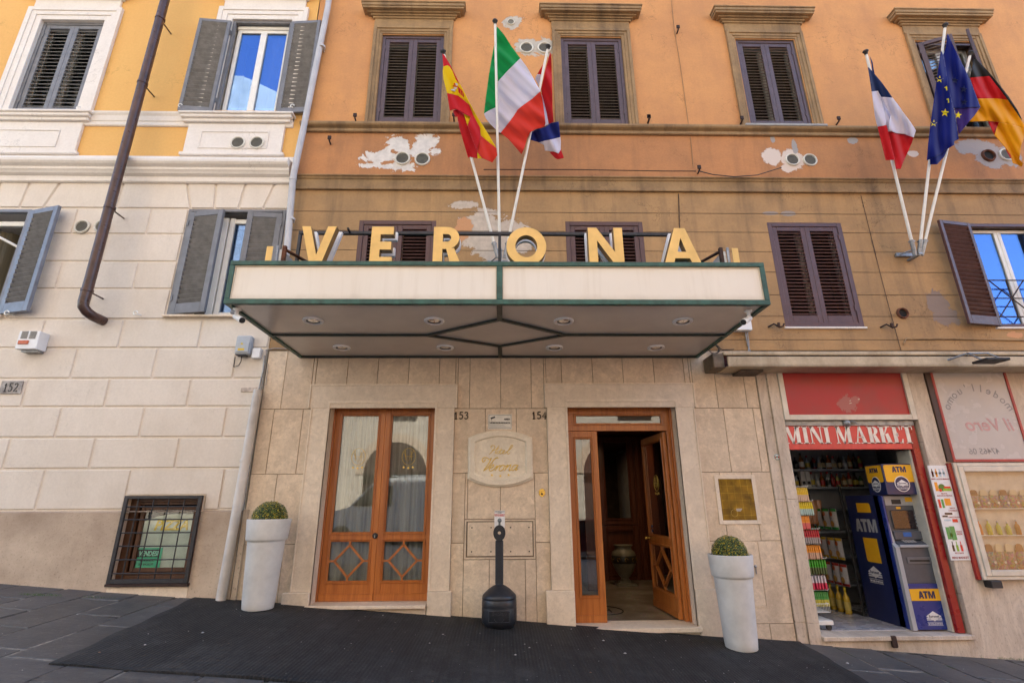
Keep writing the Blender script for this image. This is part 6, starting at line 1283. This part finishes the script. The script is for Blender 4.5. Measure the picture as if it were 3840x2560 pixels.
# black wire rack with crisps behind the cash machine
r = thing('crisp_rack', 'black wire rack hung with crisp bags behind the cash machine', 'rack', (5.24, 1.2, -.185))
m = MB(); 
for yy in (1.0, 1.85): m.box(5.21, 5.24, yy-.015, yy+.015, -.16, 1.62 if yy < 1.5 else 1.5, 0, .003)
m.box(5.20, 5.25, .97, 1.88, -.185, -.15, 0, .004)
m.build('rack_frame', M['ink'], r)
for z in (1.28, .86, .50): m = MB(); m.tube([(5.10, 1.0, z), (5.10, 1.85, z)], .005, 5); m.tube([(5.10, 1.0, z), (5.22, 1.0, z)], .005, 5); m.build('rack_rail', M['ink'], r)
foil = mk('silver_foil_bag', (.50, .48, .47), .3); copper = mk('copper_foil_bag', (.42, .20, .10), .3)
def crisp(x, y, z, h, w, body, col, txt, lab, grp, ang=0.0):
    b = thing('crisp_bag', lab, 'crisp bag', (x, y, z), grp); rr = random.Random(int(y*97+z*31)); m = MB(); v = []; n = 8
    for j in range(n+1):
        tt = j/n; d = .032*math.sin(math.pi*tt)**.6 if 0 < j < n else .002
        for i in range(7): u = -1+i/3; v.append((x-d*(1-u*u)+rr.uniform(-.004, .004), y+u*w*(1-.05*math.sin(math.pi*tt)), z+h*tt))
    m.faces(v, [(j*7+i, j*7+i+1, j*7+i+8, j*7+i+7) for j in range(n) for i in range(6)], 0, True)
    for j in (0, n-1):
        for f_ in range(6): m.m[j*6+f_] = 1
    m.face([(x+.01, y-w, z), (x+.01, y+w, z), (x+.01, y+w, z+h), (x+.01, y-w, z+h)]); m.build('bag', [body, col], b)
    m = MB(); m.lathe([(0, .036), (.035, .034)], (0, 0, 0), 14, 0, True, Rx); m.xf(T((x, y, z+h*.76)) @ Matrix.Rotation(math.radians(-90), 4, 'Z')); m.build('round_logo', simple(lab.split()[0]+'_logo', (.55, .12, .03)), b)
    m = MB(); m.lathe([(0, .038), (.045, .036)], (0, 0, 0), 12, 0, True, Rx); m.xf(T((x, y, z+h*.28)) @ Matrix.Rotation(math.radians(-90), 4, 'Z')); m.build('crisp_picture', simple('golden_crisp', (.5, .25, .05)), b)
cr = [(1.28, .30, foil, mk('green_bag_edge', (.03, .28, .05)), 'green edged', 'upper'), (.86, .30, foil, mk('yellow_bag_edge', (.6, .38, .03)), 'yellow edged', 'middle'), (.50, .30, foil, mk('red_bag_edge', (.35, .03, .02)), 'brown edged', 'lower')]
for z, h, body, col, nm_, row in cr:
    for i, y in enumerate((1.04, 1.22, 1.42, 1.62, 1.8)): crisp(5.07, y, z-h-.0, h, .082, body, col, '', '%s crisp bag, %s from the front in the %s row of the black rack' % (nm_, ords[i], row), 'crisp bags on the black rack')
for i in range(6):
    m = MB(); x = 4.66+i*.085; v = []; y = 1.40; z = 1.05; rr = random.Random(i)
    for j in range(9):
        tt = j/8; hw = .04*(1-.2*abs(tt-.4)); d = .03*math.sin(math.pi*tt)
        for k in range(5): u = -1+k/2; v.append((x+u*hw+tt*.03+rr.uniform(-.003, .003), y-d*(1-u*u)+rr.uniform(-.006, .006), z+.36*tt))
    m.faces(v, [(j*5+k, j*5+k+1, j*5+k+6, j*5+k+5) for j in range(8) for k in range(4)], 0, True); m.face([(x-.04, y+.01, z), (x+.04, y+.01, z), (x+.06, y+.01, z+.36), (x-.02, y+.01, z+.36)])
    m.build('foil_bag', copper, None, 'copper coloured foil bag, %s in the row hanging below the bottle shelves' % ords[i], 'foil bag', 'copper foil bags in the market')
for i, y in enumerate((1.15, 1.32, 1.5)):
    bottle_mb(5.10, y, -.184, .36, .045, 0).build('juice_bottle', [mk('yellow_juice', (.62, .40, .04)), mk('yellow_juice_label', (.6, .45, .1), .4), mk('yellow_cap', (.7, .5, .02), .4)], None, 'yellow drink bottle on the market floor, %s from the front' % ords[i], 'bottle', 'yellow drink bottles on the floor')
# urn in the hotel hallway
hl = thing('hall_lamp', 'small lit ceiling spotlight inside the dark hotel hallway', 'lamp', (2.15, 2.3, 2.66))
m = MB(); m.lathe([(.075, .09), (.075, 0), (.06, -.005), (.055, .01)], (2.15, 2.3, 2.66), 20); m.build('lamp_ring', M['brass'], hl)
em = bpy.data.materials.new('warm_lamp'); em.use_nodes = True; e_ = em.node_tree.nodes['Principled BSDF']; e_.inputs['Emission Color'].default_value = (1, .68, .38, 1); e_.inputs['Emission Strength'].default_value = 70
m = MB(); m.lathe([(0, .0), (.055, .004)], (2.15, 2.3, 2.66), 20); m.build('lamp_bulb', em, hl)
ub = PZ('r1', 275, 1212, -.068); ux, uy = ub.x, ub.y+.0
r = thing('stone_urn', 'grey green stone urn with a dark ornamental band in the hotel hallway', 'urn', (ux, uy, -.07)); ut = P('r1', 255, 930, uy).z; uh = ut+.072
st = stone('veined_grey_stone', (.27, .245, .175, 1), (.13, .115, .075, 1), .3, .6)
m = MB(); m.box(ux-.18, ux+.18, uy-.18, uy+.18, -.071, -.071+.05, 0, .006); m.build('urn_base', st, r)
k = uh; rad = .23
m = MB(); m.lathe([(rad*.55, .05), (rad*.55, .075), (rad*.32, .10), (rad*.3, .13), (rad*.42, k*.22), (rad*.68, k*.34), (rad*.92, k*.5), (rad*.98, k*.6), (rad*.98, k*.76), (rad*.92, k*.82), (rad*.72, k*.88), (rad*.66, k*.94), (rad*.74, k*.985), (rad*.8, k), (rad*.68, k), (rad*.6, k*.9), (0, k*.88)], (ux, uy, -.071), 36); m.build('urn_body', st, r)
m = MB(); m.lathe([(rad*.965, k*.55), (rad*1.0, k*.56), (rad*1.0, k*.735), (rad*.975, k*.745)], (ux, uy, -.071), 36)
for a in range(10):
    A = a*.628; c = Vector((ux+rad*1.0*math.sin(A), uy-rad*1.0*math.cos(A), -.071+k*.65)); m.tube([c+Vector((math.cos(A)*.03*math.cos(q), math.sin(A)*.03*math.cos(q), .03*math.sin(q))) for q in [math.pi*j/6 for j in range(10)]], .004, 4, 1)
m.build('ornamental_band', [simple('dark_bronze_band', (.045, .04, .03), .35, .4), M['brass']], r)
# ------------------------------------------------------------------ flagpoles and flags
FCOL = {}
def cloth(n, c):
    if n in FCOL: return FCOL[n]
    m = bpy.data.materials.new(n+'_flag_cloth'); m.use_nodes = True; t = m.node_tree; b = t.nodes['Principled BSDF']; b.inputs['Base Color'].default_value = c+(1,); b.inputs['Roughness'].default_value = .75
    b.inputs['Sheen Weight'].default_value = .25; b.inputs['Specular IOR Level'].default_value = .2
    tl = t.nodes.new('ShaderNodeBsdfTranslucent'); tl.inputs[0].default_value = c+(1,); mx = t.nodes.new('ShaderNodeMixShader'); mx.inputs[0].default_value = .32; o = t.nodes['Material Output']
    t.links.new(b.outputs[0], mx.inputs[1]); t.links.new(tl.outputs[0], mx.inputs[2]); t.links.new(mx.outputs[0], o.inputs[0])
    w = t.nodes.new('ShaderNodeTexNoise'); w.inputs['Scale'].default_value = 900; bp = t.nodes.new('ShaderNodeBump'); bp.inputs['Strength'].default_value = .15; bp.inputs['Distance'].default_value = .001; t.links.new(w.outputs[0], bp.inputs['Height']); t.links.new(bp.outputs[0], b.inputs['Normal'])
    FCOL[n] = m; return m
for n, c in (('red', (.62, .012, .02)), ('orange_red', (.72, .045, .025)), ('yellow', (.85, .62, .0)), ('green', (.0, .33, .075)), ('white', (.72, .70, .82)), ('blue', (.012, .025, .22)), ('navy', (.012, .03, .125)), ('eu', (.0, .008, .19)), ('black', (.018, .016, .014)), ('gold', (.85, .40, .0)), ('star', (.85, .75, .03)), ('faint_star', (.035, .05, .17)), ('lilac', (.06, .03, .24))): cloth(n, c)
PC, PM = -.22+.30*5.0, -.30     # plane of the poles: y = -.22 - .30 (z - 5)
def fp(k, x, y, off=0.0): return PT(k, x, y, PC-off, PM)
def pole(k, pts, base, lab, grp, rr=.0215):
    p = [fp(*q) for q in pts]; r = thing('flagpole', lab, 'flagpole', p[-1], grp)
    m = MB(); m.tube([p[0], p[-1]], [rr*.85, rr], 14); m.build('pole', M['white_paint'], r)
    d = (p[0]-p[-1]).normalized(); Q = d.to_track_quat('Z', 'Y').to_matrix().to_4x4()
    m = MB(); m.lathe([(0, .03), (.03, .024), (.042, .008), (.04, -.006), (.025, -.02), (.023, -.05)], p[0], 18, 0, True, Q); m.build('finial', M['ink'], r)
    return p, d
def bracket(k, left, right, lab):
    a = XZ(k, *left); b = XZ(k, *right); r = thing('flag_bracket', lab, 'bracket', ((a[0]+b[0])/2, 0, b[1])); return r
A = [pole('v', [('v', 1018, 119), ('v', 1135, 560)], 0, 'white flagpole leaning left, carrying the red and yellow flag', 'left group of flagpoles'),
     pole('v', [('v', 1137, 49), ('v', 1148, 575)], 0, 'upright white flagpole in the middle of the left group', 'left group of flagpoles'),
     pole('v', [('v', 1259, 107), ('v', 1166, 560)], 0, 'white flagpole leaning right, carrying the red white and blue flag', 'left group of flagpoles')]
B = [pole('v', [('v', 1988, 119), ('v', 2094, 555)], 0, 'white flagpole leaning left, carrying the blue white and red flag', 'right group of flagpoles'),
     pole('v', [('v', 2171, 58), ('v', 2114, 555)], 0, 'white flagpole carrying the blue flag with yellow stars', 'right group of flagpoles'),
     pole('v', [('v', 2229, 122), ('v', 2124, 555)], 0, 'white flagpole carrying the black red and gold flag', 'right group of flagpoles')]
for S_, nm_ in ((A, 'left'), (B, 'right')):
    bx = sum(s[0][1].x for s in S_)/3; bz = S_[1][0][1].z; r = thing('flag_bracket', 'grey three socket flag bracket on the wall holding the %s group of flags' % nm_, 'bracket', (bx, 0, bz-.15), 'flag brackets')
    for p, d in S_:
        m = MB(); m.tube([p[1]+d*.03, p[1]-d*.22], .03, 12); m.box(p[1].x-.04, p[1].x+.04, p[1].y-.02, p[1].y+.02, p[1].z-.005, p[1].z+.012); m.build('socket', M['grey_metal'], r)
    m = MB(); m.box(bx-.2, bx+.12, -.045, 0, bz-.13, bz-.07, 0, .004); m.box(bx-.03, bx+.03, -.25, 0, bz-.2, bz-.17, 0, .004); m.tube([(bx-.15, -.04, bz-.1), (bx-.06, -.2, bz-.1)], .012, 6); m.build('wall_plate', M['grey_metal'], r)
def flag(k, name, lab, regs, amp=.05, th=.003, seed=0, fx=.011, fy=.004, base=.13, dr=-.45, tilt=0.0):
    """regs: (cloth, outline, layer offset, [fold direction]) measured outlines of the hanging cloth"""
    s = ORG[k][2]; m = MB(); names = []
    def off(x, y, lay):
        X, Y = x*s, y*s; c_, s_ = math.cos(dr), math.sin(dr); U, W = X*c_+Y*s_, Y*c_-X*s_
        w = math.sin(U*.085+math.sin(W*.021+seed)*1.1+seed)*.75+math.sin(U*.19+W*.02+seed*2.1)*.3+math.sin(W*.035+U*.02+seed*.7)*.35
        return base+lay+amp*w+tilt*(ORG[k][0]+X-1863)
    for nm_, loop, lay in regs:
        if nm_ not in names: names.append(nm_)
        mi = names.index(nm_)
        xs = [p[0] for p in loop]; ys = [p[1] for p in loop]; st = max(6, 5/s)
        # grid-clip the outline so the cloth can curve
        x0 = min(xs); nx_ = int((max(xs)-x0)/st)+1; ny_ = int((max(ys)-min(ys))/st)+1
        for i in range(nx_):
            col = clip(loop, x0+i*st, x0+(i+1)*st, 0)
            for j in range(ny_):
                cell = clip(col, min(ys)+j*st, min(ys)+(j+1)*st, 1)
                if len(cell) >= 3: 
                    pts = [fp(k, a, b, off(a, b, lay)) for a, b in cell]; m.face(pts, mi, True)
    o = m.build(name, [FCOL[n] for n in names], None, lab, 'flag', 'flags over the hotel entrance')
    return o, off
def clip(poly, a, b, ax):
    def half(P_, c, keep_hi):
        out = []
        for i in range(len(P_)):
            p, q = P_[i], P_[(i+1) % len(P_)]; ip = (p[ax] >= c) if keep_hi else (p[ax] <= c); iq = (q[ax] >= c) if keep_hi else (q[ax] <= c)
            if ip: out.append(p)
            if ip != iq:
                t = (c-p[ax])/(q[ax]-p[ax]); out.append((p[0]+(q[0]-p[0])*t, p[1]+(q[1]-p[1])*t))
        return out
    P_ = half(poly, a, True)
    return half(P_, b, False) if len(P_) >= 3 else []
def finish(o):
    bpy.context.view_layer.update()
    import bmesh
    b = bmesh.new(); b.from_mesh(o.data); bmesh.ops.remove_doubles(b, verts=b.verts, dist=.0008); bmesh.ops.triangulate(b, faces=[f for f in b.faces if len(f.verts) > 4]); bmesh.ops.recalc_face_normals(b, faces=b.faces); b.to_mesh(o.data); b.free()
    mod = o.modifiers.new('thickness', 'SOLIDIFY'); mod.thickness = .003
def deco(o, k, off, polys, name, mat, lay):
    m = MB()
    for lp in polys:
        tr = tessellate_polygon([[Vector((a, b, 0)) for a, b in lp]]); vs = [fp(k, a, b, off(a, b, lay)+.008) for a, b in lp]; m.faces(vs, [tuple(t) for t in tr]); m.faces([fp(k, a, b, off(a, b, lay)+.004) for a, b in lp], [tuple(t) for t in tr])
    WL[o.name] = Vector(o.location); return m.build(name, mat, o)
# Spain
o, of = flag('f1', 'striped_flag', 'red and yellow flag with a coat of arms on the left leaning pole', [
    ('red', [(158, 385), (180, 400), (240, 500), (300, 620), (360, 740), (345, 720), (300, 655), (262, 560), (232, 515), (210, 503), (170, 515)], 0),
    ('yellow', [(170, 515), (210, 503), (232, 515), (262, 560), (300, 655), (345, 700), (420, 850), (500, 1000), (600, 1160), (680, 1290), (708, 1340), (640, 1290), (548, 1215), (540, 1130), (500, 1060), (470, 1000), (430, 900), (320, 810), (206, 783), (170, 640), (162, 560)], 0),
    ('red', [(206, 783), (320, 810), (430, 900), (470, 1000), (445, 1025), (375, 990), (300, 945), (235, 962)], .03),
    ('red', [(265, 962), (300, 945), (375, 990), (415, 1115), (480, 1270), (520, 1380), (515, 1445), (440, 1430), (420, 1440), (370, 1270), (330, 1130), (310, 1020), (295, 1030)], -.05),
    ('yellow', [(375, 990), (445, 1020), (432, 1060), (415, 1115)], -.03),
    ('red', [(415, 1115), (445, 1022), (470, 1000), (500, 1060), (540, 1130), (548, 1215), (510, 1370), (470, 1270)], .05),
    ('orange_red', [(548, 1215), (640, 1290), (708, 1340), (716, 1415), (665, 1487), (560, 1440), (520, 1390), (510, 1370)], .02),
    ('yellow', [(515, 1385), (545, 1425), (575, 1443), (516, 1446)], -.02)], amp=.042, seed=1, dr=-.5)
deco(o, 'f1', of, [[(295, 680), (318, 690), (300, 745), (272, 735)], [(250, 742), (292, 748), (290, 768), (247, 755)]], 'white_column', FCOL['white'], 0)
deco(o, 'f1', of, [[(318, 730), (340, 735), (345, 800), (322, 775)], [(345, 745), (356, 752), (362, 815), (350, 800)], [(265, 705), (315, 712), (312, 722), (262, 715)], [(272, 688), (285, 680), (290, 700), (278, 700)], [(362, 765), (375, 790), (378, 830), (366, 815)], [(318, 716), (368, 770), (364, 778), (314, 726)]], 'red_arms', FCOL['red'], 0)
finish(o)
# Italy
o, of = flag('f1', 'striped_flag', 'large green white and red flag on the upright middle pole', [
    ('green', [(708, 108), (730, 125), (790, 200), (860, 310), (905, 370), (950, 430), (880, 500), (800, 580), (722, 668), (712, 500), (706, 300)], 0),
    ('green', [(682, 300), (700, 330), (712, 600), (722, 900), (695, 930), (640, 955), (580, 990), (600, 820), (630, 600), (660, 420)], -.09),
    ('white', [(950, 430), (1010, 510), (1070, 610), (1110, 690), (1155, 765), (1060, 850), (960, 920), (925, 950), (880, 1020), (820, 1100), (750, 1187), (730, 1180), (722, 900), (722, 668), (800, 580), (880, 500)], 0),
    ('white', [(580, 990), (640, 955), (695, 930), (722, 910), (722, 1165), (690, 1140), (640, 1090), (600, 1040)], -.09),
    ('orange_red', [(1155, 765), (1175, 850), (1190, 960), (1205, 1090), (1195, 1120), (1160, 1135), (1100, 1150), (1050, 1180), (1020, 1240), (990, 1340), (963, 1403), (900, 1330), (830, 1250), (750, 1187), (820, 1100), (880, 1020), (925, 950), (960, 920), (1060, 850)], 0)], amp=.045, seed=4, base=-.13, dr=-.9, tilt=.0016)
finish(o)
# Croatia
o, of = flag('f1', 'striped_flag', 'red white and blue flag behind the tricolour on the right leaning pole', [
    ('red', [(1252, 365), (1262, 400), (1270, 620), (1275, 900), (1285, 1075), (1240, 1095), (1215, 980), (1190, 880), (1165, 790), (1160, 740), (1200, 560)], -.06),
    ('red', [(1180, 490), (1160, 595), (1122, 592), (1150, 540)], -.14), ('white', [(1122, 592), (1160, 595), (1140, 715), (1100, 635)], -.14),
    ('white', [(1165, 790), (1190, 880), (1215, 980), (1235, 1100), (1190, 1120), (1110, 1150), (1060, 1165), (1100, 1120), (1180, 1000)], -.10),
    ('blue', [(1338, 1072), (1352, 1200), (1356, 1228), (1280, 1250), (1200, 1265), (1140, 1283), (1090, 1268), (1045, 1255), (1058, 1180), (1120, 1150), (1200, 1130), (1260, 1085)], -.03),
    ('white', [(1356, 1228), (1360, 1275), (1358, 1360), (1335, 1396), (1290, 1375), (1200, 1365), (1190, 1310), (1140, 1283), (1200, 1265), (1280, 1250)], -.03),
    ('red', [(1358, 1345), (1392, 1440), (1330, 1455), (1300, 1440), (1245, 1380), (1290, 1375), (1335, 1396)], -.05)], amp=.05, seed=2, base=-.08)
finish(o)
# France
o, of = flag('f2', 'striped_flag', 'blue white and red flag on the left pole of the right group', [
    ('navy', [(170, 320), (222, 368), (250, 400), (290, 450), (340, 510), (400, 590), (460, 682), (400, 675), (330, 672), (290, 600), (215, 608), (195, 480)], 0),
    ('navy', [(193, 190), (225, 260), (240, 350), (252, 405), (222, 368), (215, 300)], -.05),
    ('white', [(215, 608), (290, 600), (325, 690), (350, 800), (372, 900), (390, 1003), (285, 1022), (262, 930), (235, 760)], .02),
    ('white', [(290, 600), (330, 672), (380, 780), (435, 890), (415, 990), (402, 1075), (388, 1000), (372, 900), (350, 800), (325, 690)], -.05),
    ('white', [(330, 672), (400, 675), (460, 682), (520, 760), (600, 870), (680, 980), (735, 1068), (708, 1148), (600, 1108), (500, 1098), (450, 1075), (405, 1078), (415, 990), (435, 890), (380, 780)], 0),
    ('red', [(285, 1022), (390, 1003), (415, 1100), (450, 1250), (488, 1412), (380, 1416), (350, 1290), (315, 1150)], .02),
    ('red', [(405, 1078), (450, 1075), (500, 1098), (600, 1108), (708, 1148), (690, 1210), (640, 1320), (590, 1430), (555, 1520), (500, 1518), (485, 1410), (450, 1250), (415, 1100)], -.03)], amp=.045, seed=3, dr=-.4)
finish(o)
# EU
o, of = flag('f3', 'starry_flag', 'deep blue flag with yellow stars in the middle of the right group', [
    ('eu', [(400, 70), (440, 150), (500, 280), (560, 400), (620, 520), (670, 650), (720, 790), (620, 790), (520, 800), (430, 800), (370, 600), (345, 400), (350, 300), (385, 200)], -.03),
    ('eu', [(335, 235), (365, 300), (385, 430), (410, 600), (450, 760), (480, 900), (510, 1105), (465, 1125), (465, 1160), (400, 1200), (330, 1250), (228, 1300), (197, 1312), (210, 1150), (240, 900), (270, 700), (300, 480)], .03),
    ('lilac', [(470, 800), (520, 800), (620, 790), (720, 790), (670, 860), (590, 960), (510, 1058), (490, 930)], -.05),
    ('eu', [(228, 1300), (330, 1250), (400, 1200), (370, 1270), (300, 1350), (230, 1352)], -.04)], amp=.04, seed=5, dr=-.15)
def st_(cx, cy, r, rot=.1): return [(cx+(r if k % 2 == 0 else r*.42)*math.sin(math.pi*k/5+rot), cy-(r if k % 2 == 0 else r*.42)*math.cos(math.pi*k/5+rot)) for k in range(10)]
deco(o, 'f3', of, [st_(322, 517, 38), st_(376, 845, 42), st_(265, 948, 37), [(368, 598), (395, 583), (400, 625), (385, 628), (388, 610)], [(388, 712), (412, 704), (418, 745), (404, 750), (406, 725)]], 'yellow_stars', FCOL['star'], .03)
deco(o, 'f3', of, [st_(505, 868, 37)], 'folded_star', FCOL['star'], .04)
deco(o, 'f3', of, [st_(472, 528, 36), st_(560, 615, 38), st_(565, 742, 34)], 'stars_showing_through', FCOL['faint_star'], -.03)
finish(o)
# Germany
o, of = flag('f3', 'striped_flag', 'black red and gold flag at the right end of the right group', [
    ('black', [(662, 300), (720, 360), (800, 440), (900, 560), (1000, 690), (1080, 810), (1125, 900), (1128, 925), (1080, 850), (990, 718), (900, 600), (810, 487), (700, 495), (620, 502), (640, 400)], -.05),
    ('red', [(620, 502), (700, 495), (810, 487), (900, 600), (990, 718), (870, 705), (690, 708), (650, 590)], -.05),
    ('gold', [(690, 708), (870, 705), (990, 718), (1080, 850), (1128, 925), (1150, 960), (1150, 1000), (1060, 968), (905, 935), (795, 927), (600, 935), (660, 880), (718, 795)], -.05),
    ('red', [(795, 927), (905, 937), (880, 1000), (860, 1065)], -.08),
    ('gold', [(905, 937), (1060, 968), (1148, 1000), (1150, 1090), (1120, 1170), (1105, 1300), (1142, 1340), (1130, 1375), (1075, 1350), (1040, 1340), (1020, 1260), (960, 1180), (860, 1065), (880, 1000)], -.02),
    ('red', [(960, 1180), (1020, 1260), (1025, 1300), (1000, 1260)], -.03)], amp=.045, seed=6, base=-.1, dr=-.6)
finish(o)
# ------------------------------------------------------------------ the other side of the street (seen in the panes, lights the shade)
def brick():
    t = NT('pale_brick'); b = t.n('TexBrick', {'Vector': t.n('Mapping', {'Vector': t.n('NewGeometry').outputs['Position'], 'Rotation': (math.radians(90), 0, 0)}).outputs[0], 'Color1': (.40, .34, .27, 1), 'Color2': (.52, .46, .385, 1), 'Mortar': (.46, .43, .39, 1), 'Scale': 1.0, 'Mortar Size': .006, 'Brick Width': .28, 'Row Height': .075}).outputs[0]
    return t.out(b, .85)
opp = thing('brick_building', 'pale brick building with arched doorways across the street', 'building', (-2, -15, 0)); OY = -15.0
arches = [(-9.2, 1.5), (-4.6, 1.35), (.2, 1.5), (4.9, 1.35), (9.5, 1.5)]
m = MB(); hol = [(x-w, x+w, -2, 2.6) for x, w in arches]+[(x-.55, x+.55, z, z+1.9) for x in (-11.5, -8, -4.5, -1, 2.5, 6, 9.5) for z in (5.2, 9.2, 13.2, 17.0)]
cells(m, -26, 12, -2, 21, hol, OY)
for x, w in arches:
    n = 16
    arc = [(x-w*math.cos(math.pi*k/n), 2.6+w*math.sin(math.pi*k/n)) for k in range(n+1)]
m.face([(-26, OY, 21), (12, OY, 21), (12, OY-10, 21), (-26, OY-10, 21)]); m.face([(12, OY, -2), (12, OY-10, -2), (12, OY-10, 21), (12, OY, 21)])
m.box(-26, 12, OY-.9, OY-.8, -2, 20.9); m.build('wall', brick(), opp)
for x, w in arches:
    n = 16; mm = MB(); mm.prism([[(x-(w+.35)*math.cos(math.pi*k/n), 2.6+(w+.35)*math.sin(math.pi*k/n)) for k in range(n+1)]+[(x+w*math.cos(math.pi*k/n), 2.6+w*math.sin(math.pi*k/n)) for k in range(n+1)]], OY-.05, OY+.04); mm.build('arch', M['red2'] if False else simple('arch_brick', (.46, .36, .27), .9), opp)
    mm = MB(); mm.box(x-w-.1, x+w+.1, OY-.35, OY-.25, -2, 2.8); mm.prism([(x-w*math.cos(math.pi*k/n), 2.6+w*math.sin(math.pi*k/n)) for k in range(n+1)], OY+.002, OY+.03); mm.build('arch_door', M['rust_dark'], opp)
for x in (-11.5, -8, -4.5, -1, 2.5, 6, 9.5):
    for z in (5.2, 9.2, 13.2, 17.0):
        mm = MB(); mm.box(x-.55, x+.55, OY-.2, OY-.15, z, z+1.9); w_ = mm.build('window', M['glass_sky'], opp); mm = MB(); mm.box(x-1.1, x-.56, OY+.0, OY+.06, z, z+1.9); mm.box(x+.56, x+1.1, OY+.0, OY+.06, z, z+1.9); mm.build('shutter', M['rust_dark'], w_); mm = MB(); mm.box(x-.75, x+.75, OY, OY+.14, z-.14, z); mm.build('sill', M['marble_trim'], w_)
mm = MB(); mm.prism([(-26, 21.1), (-9.5, 21.1), (-11.5, 22.6), (-14.5, 24.2), (-26, 24.8)], OY-.3, OY-6); mm.build('attic_gable', simple('cream_attic', (.66, .58, .45), .85, 0, .2, 1.2), opp)
mm = MB(); mm.box(-26.5, 12.4, OY-.0, OY+.7, 20.6, 21.1); mm.box(-26.3, 12.2, OY, OY+.35, 20.2, 20.6); mm.build('cornice', M['white_trim'], opp)
op2 = thing('yellow_building', 'low ochre building further down across the street', 'building', (22, -16, -1)); mm = MB(); mm.box(13.5, 34, -28, -15.5, -4, 8.5, 0, .05); mm.build('wall', M['orange'], op2); mm = MB(); mm.box(13.2, 34.3, -15.9, -14.9, 8.5, 8.9); mm.build('roof', M['trim'], op2)
for k in range(5):
    mm = MB(); mm.box(15+k*3.4, 16.1+k*3.4, -15.55, -15.45, 4.2, 6.1); mm.build('window', M['shut_maroon'], op2)
# parked van and car seen only as reflections
def van(x0, y0, col, lab):
    g0 = G(x0+2.5, y0)
    r = thing('parked_van', lab, 'van', (x0+2.6, y0, g0)); L = 5.6
    prof = [(0, .35), (0, .95), (.25, 1.12), (1.15, 1.32), (1.95, 2.18), (2.2, 2.38), (5.4, 2.42), (5.55, 2.25), (5.6, .35)]
    m = MB(); lv = [(x0+a, g0+b) for a, b in prof]; m.prism(lv, y0-.95, y0+.95); sh_ = Matrix.Shear('XZ', 4, (0, 0)) if False else None; m.build('body', col, r)
    m = MB(); m.prism([(x0+1.3, g0+1.38), (x0+2.0, g0+2.1), (x0+2.75, g0+2.1), (x0+2.75, g0+1.35)], y0+.951, y0+.965); m.prism([(x0+1.3, g0+1.38), (x0+2.0, g0+2.1), (x0+2.75, g0+2.1), (x0+2.75, g0+1.35)], y0-.965, y0-.951)
    m.face([(x0+1.17, y0-.85, g0+1.36), (x0+1.17, y0+.85, g0+1.36), (x0+1.93, y0+.8, g0+2.17), (x0+1.93, y0-.8, g0+2.17)]); m.build('window', M['ink'], r)
    for wx in (.95, 4.5):
        for yy in (y0-.97, y0+.77): m = MB(); m.tube([(x0+wx, yy, g0+.35), (x0+wx, yy+.2, g0+.35)], .35, 24); w_ = m.build('wheel', M['ink'], r)
    for yy in (y0-.6, y0+.6): m = MB(); m.tube([(x0+2.6, yy, g0+2.47), (x0+5.2, yy, g0+2.5)], .025, 8); m.build('roof_rail', M['grey_metal'], r)
    m = MB()
    for a in (2.9, 4.9): m.box(x0+a, x0+a+.06, y0-.75, y0+.75, g0+2.5, g0+2.55)
    m.build('roof_bar', M['ink'], r)
van(-6.9, -13.5, simple('white_van_paint', (.74, .76, .77), .25, 0, .03), 'white panel van with roof bars parked across the street')
def car(x0, y0, col, lab):
    g0 = G(x0+2, y0); r = thing('parked_car', lab, 'car', (x0+2.1, y0, g0)); m = MB()
    pr = [(0, .3), (0, .7), (.9, .88), (1.6, 1.38), (2.9, 1.42), (3.6, 1.0), (4.1, .9), (4.2, .3)]; m.prism([(x0+a, g0+b) for a, b in pr], y0-.85, y0+.85); m.build('body', col, r)
    m = MB(); wn = [(1.1, .92), (1.68, 1.32), (2.85, 1.35), (3.4, 1.0)]; m.prism([(x0+a, g0+b) for a, b in wn], y0+.851, y0+.86); m.prism([(x0+a, g0+b) for a, b in wn], y0-.86, y0-.851); m.build('window', M['ink'], r)
    for wx in (.8, 3.4):
        for yy in (y0-.87, y0+.69): m = MB(); m.tube([(x0+wx, yy, g0+.31), (x0+wx, yy+.18, g0+.31)], .31, 20); m.build('wheel', M['ink'], r)
car(1.2, -13.4, simple('dark_red_car_paint', (.07, .012, .015), .2, 0, .05), 'dark red car parked across the street behind the van')
# ------------------------------------------------------------------ sky, sun, view
SE, SR = math.radians(53), math.radians(24)
w = bpy.data.worlds.new('World'); bpy.context.scene.world = w; w.use_nodes = True; nt = w.node_tree; bg = nt.nodes['Background']; sky = nt.nodes.new('ShaderNodeTexSky')
sky.sky_type = 'NISHITA'; sky.sun_disc = False; sky.sun_elevation = SE; sky.sun_rotation = SR; sky.air_density = 1.0; sky.dust_density = .6; sky.ozone_density = 1.5
nt.links.new(sky.outputs[0], bg.inputs[0]); bg.inputs[1].default_value = .15
s = bpy.data.lights.new('sun', 'SUN'); s.energy = 4.5; s.angle = math.radians(.5); s.color = (1.0, .93, .82); so = bpy.data.objects.new('sun', s); C.objects.link(so)
d = Vector((math.sin(SR)*math.cos(SE), math.cos(SR)*math.cos(SE), math.sin(SE))); so.rotation_euler = d.to_track_quat('Z', 'Y').to_euler(); so.location = (0, 0, 30)
sc = bpy.context.scene; sc.view_settings.view_transform = 'Standard'; sc.view_settings.look = 'None'; sc.view_settings.gamma = 1; sc.view_settings.use_curve_mapping = False; sc.view_settings.exposure = 2.32
sc.render.engine = 'CYCLES'; sc.cycles.max_bounces = 8; sc.cycles.transparent_max_bounces = 12; sc.cycles.diffuse_bounces = 4; sc.cycles.sample_clamp_indirect = 6; sc.cycles.caustics_reflective = False; sc.cycles.caustics_refractive = False
